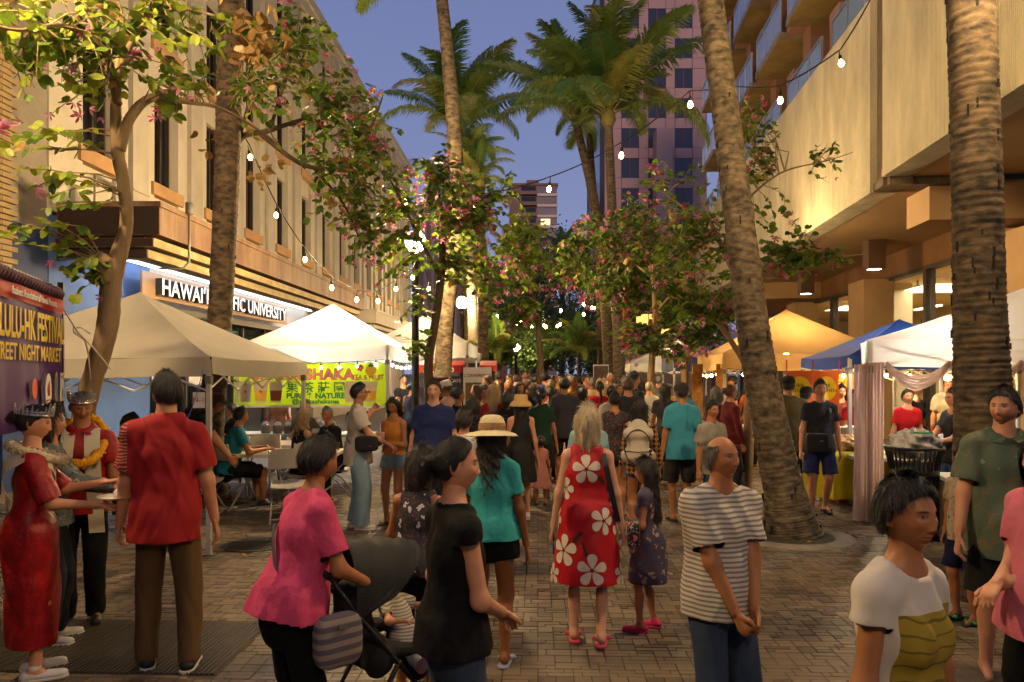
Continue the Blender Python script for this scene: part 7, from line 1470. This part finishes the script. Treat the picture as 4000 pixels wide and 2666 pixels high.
person(1655, 3.35, 1.51, 160, ('loose', m_stripe, -.10), ('jeans', m_dend), ('sneaker', '222222'), ('balding', 'grey'), 'tan', False, 'balding person in grey and white striped shirt with hands clasped', hands={1: (.035, .24, .80), -1: (-.035, .25, .78)}, elbow={1: (.9, -.4, -.2), -1: (-.9, -.4, -.2)}, curl=1.0, age=1.2, yaw=-12, pitch=4, smile=.6)
d = person(2075, 2.08, 1.495, 150, ('cap', region_mat('white_olive_print', C('#d0c6b8'), C('#a08824'), C('#6a5c1c'), (-.13, .11, .0, .5, .7, 1.15), 7, .9), -.1), ('pants', '202020'), None, ('thick', 'black'), 'tan', True, 'person with cropped black hair in white shirt with olive print', yaw=6, smile=.35, age=.6)
# right edge group
person(2306, 4.4, 1.70, 196, ('aloha', m_aloha, -.2), ('shorts', '1b1a16', .95), None, ('short', 'dark'), 'light', False, 'bearded person in olive island print shirt', yaw=38, beard=.85, hands={1: (.27, .1, .86)}, fat=.02, smile=0)
person(2222, 5.36, 1.24, 250, ('tee', floral('cream_toy_print', C('#a8987a'), C('#5a5a4a'), C('#8a5a3a'), 12, .24)), ('shorts', '121a3c', .9), ('sandal', '2f9a3a', '14140f'), ('short', 'black'), 'tan', False, 'boy in cream printed shirt and navy shorts beside the bearded person', yaw=8)
person(2400, 3.3, 1.5, 262, ('loose', 'c76a78', -.18), ('leggings', '0a0a0a'), None, ('bob', 'black', .15), 'light', True, 'person in pink knit shirt with folded arms at the edge of the crowd', hands={1: (-.02, .3, 1.02), -1: (.0, .26, 1.0)}, fat=.05)
# middle left couple and neighbours
d = person(822, 8.55, 1.67, 84, ('loose', 'c8bda8', -.16), ('wide', m_den), ('sneaker', 'd8d0c4', 'e0d8cc'), ('short', 'black'), 'light', False, 'person in white shirt and light jeans eating, with black sling bag', hands={1: (.16, .38, 1.03), -1: (-.02, .17, 1.42)}, curl=.9, glasses=True, feet={1: (.1, .05, 0), -1: (-.1, -.04, 0)})
strap(d, (-.12, 0, 1.38), (.18, 0, 1.0), True, .025, m_blk, 'sling_strap'); strap(d, (-.12, 0, 1.38), (.18, 0, 1.0), False, .025, m_blk, 'sling_strap')
prop('sling_bag', 'black sling bag across the white shirted eater', 'bag', d, (.2, .12, 1.0), lambda t: (rbox('pouch', m_stb, t, (0, 0, 0), .12, .26, .17), part('red_tag', m_redb, t, (.068, .074, .03, .06, -.03, -.02))))
d = person(905, 8.8, 1.5, 198, ('tank', 'c07a2c', .04), ('hot', m_den), ('sandal', '6a4526', '4a3020'), ('curly', 'black', .26), 'tan', True, 'person in orange sleeveless top and denim shorts looking into a cup', hands={1: (.08, .27, 1.2), -1: (-.08, .28, 1.12)}, pitch=-18, curl=1.0)
prop('soup_cup', 'red and white paper cup held by the person in orange', 'cup', d, (.0, .32, 1.02), lambda t: ((lambda m: (m.lathe([(.001, 0), (.036, 0), (.045, .1), (.001, .1)], 14), m.build('cup', stripes('cup_red', C('#b3261c'), C('#c9bfae'), 22, 'Z', .5), t, True)))(MB()), part('spoon', m_wht, t, (-.004, .004, .01, .016, .06, .2))))
prop('scarf_tote', 'pink flowered cloth hanging from the arm of the person in orange', 'cloth', d, (-.3, .05, .55), lambda t: ((lambda m: (m.grid(lambda u, v: ((u - .5) * .12 + .01 * math.sin(v * 9), .02 * math.sin(u * 12), .55 * v), 10, 14), m.build('cloth', floral('pink_flower_cloth', C('#c9a89c'), C('#b8384a'), C('#8a5a50'), 16, .26), t, True)))(MB()), part('hem', m_wht, t, (-.06, .06, -.01, .012, -.012, .0))))
person(997, 8.15, 1.71, 180, ('polo', '222c5a', -.12), ('pants', '101012'), None, ('short', 'brown'), 'pale', False, 'heavy person in navy polo shirt facing up the street', fat=.045, smile=0)
person(1566, 8.95, 1.66, -8, ('loose', '3a8aa0', -.13), ('shorts', m_camo, .98), ('slipper', '3a281a', '2a1c14'), ('crop', 'dark'), 'tan', False, 'person in teal blue shirt, dark shorts and cap seen from behind', hat=('cap', '2a281f'), yaw=-16, pitch=-8)
d = person(1470, 8.2, 1.5, 14, ('long', m_pl, -.14), ('hot', m_denb), ('sneaker', '9a9288'), ('curly', 'black', .34), 'tan', True, 'person in brown plaid shirt with white backpack', yaw=10)
def backpack(t):
    mw = M('backpack_white', C('#b8ab96'), .6, .06, 5, .15, 30); blob('pack', mw, t, [Pr(V3(-.08, 0, .12), V3(.08, 0, .12), .085, .085, V3(1, 0, 0), .8), Pr(V3(-.1, 0, -.12), V3(.1, 0, -.12), .09, .09, V3(1, 0, 0), .8), Pr(V3(0, 0, -.1), V3(0, 0, .18), .13, .1, V3(1, 0, 0), .6)], .012, .04, .002)
    mb = MB(); mb.tube([(.14 * math.sin(a), -.085, -.02 + .19 * math.cos(a)) for a in np.linspace(0, 6.2832, 30)], .007, 6); mb.tube([(-.15, -.09, -.06), (0, -.105, -.07), (.15, -.09, -.06)], .006, 6); mb.build('piping', m_blk, t, True)
    for q in range(3): part('stripe', m_blk, t, (.12, .155, -.1, -.085, -.02 - q * .04, -.005 - q * .04))
    mb = MB(); [mb.tube([(0, -.108, -.17), (x, -.112, -.125)], .006, 5) for x in (-.03, 0, .03)]; mb.build('leaf_emblem', m_blk, t)
    for s in (-.11, .11): mb = MB(); mb.tube([(s, .06, .2), (s * .95, .17, .24), (s, .27, .1), (s, .2, -.1)], .014, 6, flat=.4); mb.build('shoulder_strap', mw, t, True)
prop('backpack', 'white backpack with black piping on the plaid shirt', 'backpack', d, (0, -.2, 1.02), backpack)
person(1413, 9.1, 1.56, 2, ('loose', m_navyfl, -.12), ('hot', m_dend), ('sandal', '33241a', '221710'), ('bun', 'black'), 'tan', True, 'person in dark navy floral shirt with hair in a bun')
person(1352, 6.95, 1.5, 4, ('loose', '86a8ad', -.14), ('shorts', '3a342c'), ('sneaker', '888888'), ('bob', 'grey', .12), 'light', True, 'grey haired person in pale blue shirt half hidden by the red dress')
d = person(1812, 9.9, 1.74, 22, ('loose', '54492c', -.18), ('pants', '14140f'), ('sneaker', '2a2a28'), ('crop', 'black'), 'tan', False, 'person in olive shirt and black cap beside the leaning palm', hat=('cap', '0c0c0c'), fat=.03, hands={1: (.2, .22, 1.0)})
d = person(1884, 9.35, 1.7, 186, ('tee', '262730', -.12), ('shorts', '222a58', .9), ('slipper', '14100c', '14100c'), ('short', 'black'), 'light', False, 'person in dark shirt and navy shorts with a black messenger bag', feet={1: (.14, .12, 0), -1: (-.1, -.12, .02)}); strap(d, (-.13, 0, 1.38), (.14, 0, .98), True, .02, m_blk, 'bag_strap')
prop('messenger_bag', 'black messenger bag of the person in navy shorts', 'bag', d, (.08, .16, .95), lambda t: (rbox('pouch', m_stb, t, (0, 0, -.02), .28, .09, .24), part('buckle', m_legg, t, (-.06, -.02, .045, .05, .0, .01))))
person(2085, 10.1, 1.57, 186, ('tee', 'a50f16', -.1), ('pants', '141416'), None, ('short', 'black'), 'light', True, 'seller in plain red shirt behind the trash can', smile=0, age=.6)
person(2104, 11.1, 1.66, 150, ('tee', '0c0c0d'), ('pants', '1a1a1c'), None, ('bun', 'black'), 'light', True, 'person in black shirt behind the red shirted seller', hands={1: (.2, .2, 1.0)})
person(2192, 8.7, 1.6, 262, ('tee', '22242a', -.12), ('jeans', m_denb), None, ('short', 'black'), 'light', True, 'person in charcoal shirt and glasses talking with open hands', hands={1: (.06, .4, 1.06), -1: (-.06, .36, 1.08)}, glasses=True)
person(2182, 11.4, 1.76, 196, ('loose', 'a08a6a'), ('pants', '2a2620'), None, ('short', 'black'), 'tan', False, 'person in tan shirt and white cap by the shop window', hat=('cap', 'c9c0b0'))
person(1963, 10.9, 1.55, 196, ('polo', 'a5161a', -.1), ('pants', '141416'), None, ('short', 'black'), 'light', True, 'seller in red polo and glasses behind the yellow table', glasses=True, hands={1: (.16, .34, .86), -1: (-.16, .3, .86)}, lean=6)
person(1932, 11.7, 1.6, 182, ('tee', '6a2a20', -.1), ('pants', '222222'), None, ('long', 'black', .26), 'light', True, 'seller in maroon shirt with long hair under the navy tent')
person(1866, 12.5, 1.74, 190, ('tee', 'c4bcb0', -.1), ('pants', '222222'), None, ('thick', 'black'), 'light', False, 'young seller in white shirt behind the kitchen banner')
person(1842, 10.3, 1.6, 62, ('long', 'a39c90', -.1), ('pants', '1c1c20'), None, ('short', 'black'), 'tan', False, 'person in black cap and pale shirt leaning to the food stall', hat=('cap', '0d0d0c'), lean=10)
person(1678, 10.5, 1.62, 72, ('long', '5a1a18', -.16), ('pants', '24222a'), ('sneaker', '888078'), ('bun', 'red'), 'tan', True, 'person in maroon jacket with red bun waiting at the beige tent')
person(1646, 10.9, 1.58, 40, ('loose', m_purp, -.16), ('pants', '22222a'), ('sneaker', '5a5a5a'), ('bob', 'grey', .13), 'light', True, 'grey haired person in plum floral shirt at the beige tent')
person(1634, 8.3, 1.47, 150, ('loose', '8f8678', -.14), ('jeans', '1c4a5a'), ('sneaker', '6a5a4a'), ('short', 'black'), 'tan', False, 'youth in grey shirt and teal trousers walking past the beige tent', feet={1: (.1, .2, .0), -1: (-.1, -.2, .03)})
person(1684, 15.3, 1.72, 270, ('tee', '20242c'), ('pants', '20242c'), None, ('short', 'black'), 'tan', False, 'person in dark shirt and black cap inside the beige tent', hat=('cap', '101012'))
person(1726, 14.1, 1.66, 240, ('tee', 'b8602a'), ('pants', '20242c'), None, ('short', 'black'), 'tan', False, 'seller in orange shirt at the counter of the beige tent', hands={1: (.14, .36, 1.0), -1: (-.1, .36, 1.0)})
# diners and stall people on the left
person(524, 9.75, 1.72, 52, ('polo', '1a6a80', -.1), ('shorts', '111111', .95), ('sneaker', '20201f'), ('short', 'black'), 'tan', False, 'diner in teal polo sitting with back to the crowd', sit=.46, lean=14, hands={1: (.24, .42, .8), -1: (-.1, .45, .8)})
person(533, 11.9, 1.62, 268, ('tee', '0d0d0e', -.1), ('pants', '16161a'), None, ('pony', 'black', .24), 'light', True, 'diner in black shirt with ponytail facing the gnarled tree', sit=.46, glasses=True, hands={1: (.1, .36, .84), -1: (-.1, .36, .84)})
person(684, 10.05, 1.62, 36, ('tank', '0c0b0b', -.06), ('pants', '141416'), ('slipper', '332218'), ('curly', 'blonde', .34), 'pale', True, 'diner with long blonde hair in a black strappy top', sit=.46, lean=8, hands={1: (.16, .42, .84), -1: (-.16, .42, .84)})
person(772, 10.55, 1.68, 222, ('tee', '0c0c0e', -.1), ('pants', '15151a'), ('slipper', '2a1d14'), ('crop', 'grey'), 'tan', False, 'grey haired diner in black shirt and glasses turning to the crowd', sit=.46, lean=12, yaw=-20, glasses=True, hands={1: (.2, .34, .82), -1: (-.1, .36, .82)})
person(694, 11.95, 1.72, 130, ('tee', '4a4a44', -.1), ('pants', '222222'), None, ('short', 'grey'), 'light', False, 'diner with grey hair and glasses at the back table', sit=.46, glasses=True, lean=8, hands={1: (.14, .36, .84), -1: (-.14, .36, .84)})
person(250, 8.1, 1.7, 95, ('tee', '0e0e10', -.1), ('pants', '181818'), None, ('thick', 'dark'), 'tan', False, 'young person in black shirt reaching across under the dull white tent', lean=22, sit=.5, hands={1: (.1, .52, 1.0), -1: (-.05, .5, .95)})
person(415, 8.9, 1.72, 70, ('tee', '121214', -.12), ('pants', '1a1a1a'), None, ('short', 'dark'), 'tan', False, 'person in black shirt and brown cap bending under the dull white tent', lean=46, hat=('cap', '4a2e1a'), hands={1: (.16, .62, .7), -1: (-.16, .6, .72)})
person(445, 9.4, 1.66, 250, ('tee', '2a2220', -.1), ('pants', '1a1a1a'), None, ('short', 'black'), 'brown', False, 'person in dark shirt seated beyond the numbered tent leg', sit=.5, hat=('cap', '3a2412'))
person(927, 16.6, 1.74, 150, ('tee', '10131a', -.1), ('pants', '18181c'), None, ('thick', 'dark'), 'light', False, 'vendor in black shirt beside the tea tent', hands={1: (.14, .36, 1.02), -1: (-.1, .36, 1.02)})
person(944, 14.6, 1.62, 25, ('tank', '14182a', -.06), ('pants', '14141a'), None, ('pony', 'black', .2), 'tan', True, 'person in dark sleeveless top beside the street lamp')
person(640, 13.2, 1.6, 180, ('tee', 'b87a72', -.1), ('jeans', m_den), None, ('short', 'black'), 'light', True, 'vendor in pink shirt behind the lime banner')
person(1027, 11.7, 1.66, 282, ('long', 'b8937e', -.12), ('pants', '24242a'), None, ('short', 'black'), 'brown', False, 'person in peach shirt with white cap and dark glasses', hat=('beanie', 'cfc6b8'), glasses=True, pitch=-18)
person(1053, 10.7, 1.57, 62, ('tee', '0d0d0e', -.1), ('pants', '141416'), None, ('bun', 'black'), 'tan', True, 'person in black shirt with hair clipped up')
person(1086, 8.7, 1.5, 4, ('tee', '1a1a1c', -.1), ('pants', '1a1a1c'), None, ('bob', 'black', .1), 'tan', False, 'short person with round dark hair in a charcoal shirt')
person(1066, 6.4, 1.48, 24, ('loose', m_dots, -.14), ('pants', '22202a'), ('sneaker', '4a4a4a'), ('thick', 'dark'), 'tan', True, 'person in white dotted blouse before the navy polo')
# the crowd further up the street
person(1122, 13.2, 1.74, 268, ('tee', '3c4656'), ('pants', '20202a'), None, ('short', 'brown'), 'pale', False, 'person in slate blue shirt by the rolls banner', hands={1: (.1, .3, 1.1)})
person(1112, 12.7, 1.6, 250, ('long', 'c9bfb0'), ('pants', '2a2a30'), None, ('long', 'black', .24), 'light', True, 'person in white blouse with long black hair by the rolls banner')
person(1096, 12.2, 1.6, 272, ('long', 'a3181a'), ('pants', '2a2a30'), None, ('long', 'brown', .28), 'pale', True, 'person in red top with long brown hair by the rolls banner')
person(1115, 11.4, 1.58, 178, ('polo', m_polo_str), ('pants', '2a2a30'), None, ('short', 'black'), 'tan', False, 'person in striped polo facing down the street', age=.6)
person(1140, 14.2, 1.62, 8, ('long', '4c4a46'), ('pants', '202024'), None, ('long', 'blonde', .36), 'pale', True, 'person with long blonde hair in a charcoal sweater')
person(1167, 9.9, 1.55, 20, ('long', '0d0d0e', -.14), ('pants', '141416'), None, ('bob', 'dark', .1), 'light', True, 'person with dark bob in a black jacket')
person(1172, 19.4, 1.76, 262, ('tee', '5a241c'), ('pants', '202024'), None, ('crop', 'brown'), 'light', False, 'person in brick red shirt with hand on chin', hands={1: (.02, .2, 1.42), -1: (.12, .24, 1.12)})
person(1206, 21, 1.84, 178, ('tee', '4a453e'), ('pants', '202024'), None, ('short', 'brown'), 'light', False, 'tall bearded person in grey shirt facing down the street', beard=.8)
person(1212, 14.2, 1.66, 92, ('tee', '16161a'), ('pants', '202024'), None, ('short', 'brown'), 'tan', False, 'person in black shirt with red strap turning right')
person(1228, 17.5, 1.74, 2, ('tee', '2c3a2a'), ('pants', '202024'), None, ('short', 'black'), 'tan', False, 'person in forest green shirt walking away')
person(1252, 16, 1.8, 6, ('polo', '1c3470'), ('pants', '202024'), None, ('short', 'black'), 'tan', False, 'tall person in royal blue polo walking away')
person(1264, 13.4, 1.66, 4, ('tee', 'a8452e'), ('pants', '2a2a30'), None, ('bob', 'blonde', .16), 'pale', True, 'person with blonde hair in a salmon shirt')
person(1297, 11.6, 1.72, 4, ('polo', '3a3a40', -.14), ('shorts', '26241f'), None, ('short', 'black'), 'tan', False, 'person in grey polo walking away')
person(1328, 17, 1.74, 6, ('tee', '0f1420'), ('pants', '202024'), None, ('short', 'black'), 'tan', False, 'person in midnight blue shirt walking away')
person(1338, 12.5, 1.55, 12, ('cap', 'c2a97c', -.08), ('pants', '2a2a30'), None, ('long', 'dark', .3), 'light', True, 'person with long dark hair in a cream top')
d = person(1378, 13.3, 1.64, -4, ('tee', 'a30f16', -.14), ('jeans', m_dend), None, ('pony', 'black', .4), 'tan', True, 'person in red printed shirt with long ponytail', hands={-1: (-.2, .16, 1.45)})
text('aloha', .1, m_wht, d['root'], (.02, -.13, 1.12), (1, 0, 0), (0, 0, 1), 'lettering', .002, 'CENTER')
person(1402, 18, 1.78, 180, ('aloha', floral('pale_floral_shirt', C('#8f9088'), C('#b8b4a4'), C('#5a6458'), 10, .3)), ('pants', '2a2a30'), None, ('short', 'white'), 'tan', False, 'white haired person in pale floral shirt facing down the street')
d = person(1436, 16, 1.74, 0, ('long', '2c4a66'), ('pants', '202024'), None, ('crop', 'brown'), 'light', False, 'person in denim blue shirt with dark backpack walking away')
person(1405, 11.0, 1.6, 8, ('tee', 'b8ac9c', -.12), ('pants', '24242a'), None, ('bun', 'black'), 'tan', True, 'person in white shirt with dark hair pinned up')
person(1455, 11.7, 1.8, 62, ('tee', '1c1c22', -.12), ('pants', '202024'), None, ('short', 'black'), 'light', False, 'tall person in black shirt and glasses', yaw=15, glasses=True)
person(1492, 14.2, 1.62, 20, ('tee', 'b3ab9d'), ('pants', '2a2a30'), None, ('short', 'lblonde'), 'pale', True, 'person with short fair hair in a white shirt')
person(1513, 17, 1.72, 30, ('tee', stripes('thin_stripe_shirt', C('#8f8a80'), C('#2a2a2c'), 12, 'Z', .5)), ('pants', '202024'), None, ('short', 'grey'), 'light', False, 'grey haired person in thin striped shirt')
d = person(1528, 11.9, 1.62, 18, ('tee', '3a3634', -.12), ('pants', '1a1a1c'), None, ('long', 'black', .36), 'tan', True, 'person with long black hair in a taupe shirt with coral tote')
prop('coral_tote', 'coral tote bag on the taupe shirted shoulder', 'bag', d, (.2, -.12, .95), lambda t: (blob('tote', M('coral_cloth', C('#c8553a'), .8, .1), t, [Pr(V3(0, -.05, .12), V3(0, .05, .12), .1, .1, V3(0, 1, 0), .6), Pr(V3(0, -.05, -.15), V3(0, .05, -.15), .11, .11, V3(0, 1, 0), .6)], .015), part('handle', m_blk, t, (-.01, .01, -.06, -.04, .15, .42))))
TOPS = [('charcoal', '24262c'), ('maroon', '4a1a1e'), ('white', 'c4baa9'), ('navy', '1a2242'), ('olive', '40402a'), ('tan', '9c8560'), ('crimson', '8a1820'), ('sky blue', '4f7a94'), ('black', '0e0e10'), ('mustard', 'b08828'), ('rose', '9a5560'), ('forest', '1f3a2a')]
HS = [('short', 'black', 'short black hair'), ('long', 'dark', 'long dark hair'), ('short', 'brown', 'short brown hair'), ('bob', 'black', 'a black bob'), ('pony', 'black', 'a black ponytail'), ('crop', 'grey', 'cropped grey hair'), ('bun', 'dark', 'a dark bun'), ('long', 'blonde', 'long fair hair')]
used = set(); rc = np.random.default_rng(31); n = 0
rows = [(Y, px) for Y, pxs in ((10.6, (1130, 1236, 1447)), (12.9, (1190, 1312, 1425, 1572)), (14.8, (1085, 1232, 1395, 1545, 1606)), (16.8, (1135, 1300, 1475)), (15.2, (1100, 1160, 1310, 1360)), (18.6, (1150, 1195, 1270, 1300, 1350, 1420)), (20.5, (1115, 1240, 1285, 1330, 1375, 1455)), (23, (1140, 1180, 1225, 1260, 1315, 1350, 1395, 1430)), (26, (1165, 1200, 1245, 1290, 1335, 1368, 1410)), (30, (1150, 1190, 1232, 1270, 1300, 1345)), (35, (1175, 1215, 1255, 1282, 1322, 1360)), (41, (1195, 1240, 1268, 1308, 1335))) for px in pxs]
for Y, px in rows:
    for _ in range(200):
        a, b = int(rc.integers(12)), int(rc.integers(8))
        if (a, b) not in used: break
    used.add((a, b)); hd = 0 if rc.random() < .68 else 180; fem = b in (1, 3, 4, 6, 7)
    person(px + rc.normal(0, 6), Y + rc.normal(0, .4), float(rc.uniform(1.56, 1.66) if fem else rc.uniform(1.64, 1.8)), hd + rc.normal(0, 25), (['tee', 'polo', 'loose', 'long'][int(rc.integers(4))], TOPS[a][1]), (['pants', 'shorts'][int(rc.random() < .3)], ['1a1a1e', '2a2620', '22283a'][int(rc.integers(3))]), None, (HS[b][0], HS[b][1], .3 if HS[b][0] == 'long' else .15), ['light', 'tan', 'tan', 'brown', 'pale'][int(rc.integers(5))], fem, '%s with %s in a %s top %s' % ('distant person' if Y > 18 else 'person in the crowd', HS[b][2], TOPS[a][0], 'walking away' if hd == 0 else 'walking this way'), group='crowd further up the street')
    n += 1

# lettering becomes plain mesh, and large lettering one object for each letter
dg = bpy.context.evaluated_depsgraph_get()
for o in [o for o in COL.objects if o.type == 'FONT']:
    me = bpy.data.meshes.new_from_object(o.evaluated_get(dg)); n = o.name; p, ml, sp = o.parent, o.matrix_local.copy(), o.data.get('split')
    bpy.data.objects.remove(o)
    if not sp:
        q = bpy.data.objects.new(n, me); COL.objects.link(q); q.parent = p; q.matrix_local = ml; continue
    nv = len(me.vertices); lab = np.arange(nv); ed = np.empty(len(me.edges) * 2, np.int32); me.edges.foreach_get('vertices', ed); ed = ed.reshape(-1, 2)
    while True:
        m_ = np.minimum(lab[ed[:, 0]], lab[ed[:, 1]]); old = lab.copy(); np.minimum.at(lab, ed[:, 0], m_); np.minimum.at(lab, ed[:, 1], m_); lab = lab[lab]
        if (old == lab).all(): break
    groups = {}
    for f in me.polygons: groups.setdefault(int(lab[f.vertices[0]]), []).append(tuple(f.vertices))
    for g_ in groups.values():
        ids = sorted({i for f in g_ for i in f}); mp_ = {i: k for k, i in enumerate(ids)}; c_ = sum((me.vertices[i].co for i in ids), Vector()) / len(ids)
        m2 = bpy.data.meshes.new('letter'); m2.from_pydata([tuple(me.vertices[i].co - c_) for i in ids], [], [tuple(mp_[i] for i in f) for f in g_])
        for mt_ in me.materials: m2.materials.append(mt_)
        q = bpy.data.objects.new('letter_side' if n.startswith(('letter_side', 'lettering_outline')) else 'letter', m2); COL.objects.link(q); q.parent = p; q.matrix_local = ml @ Matrix.Translation(c_)
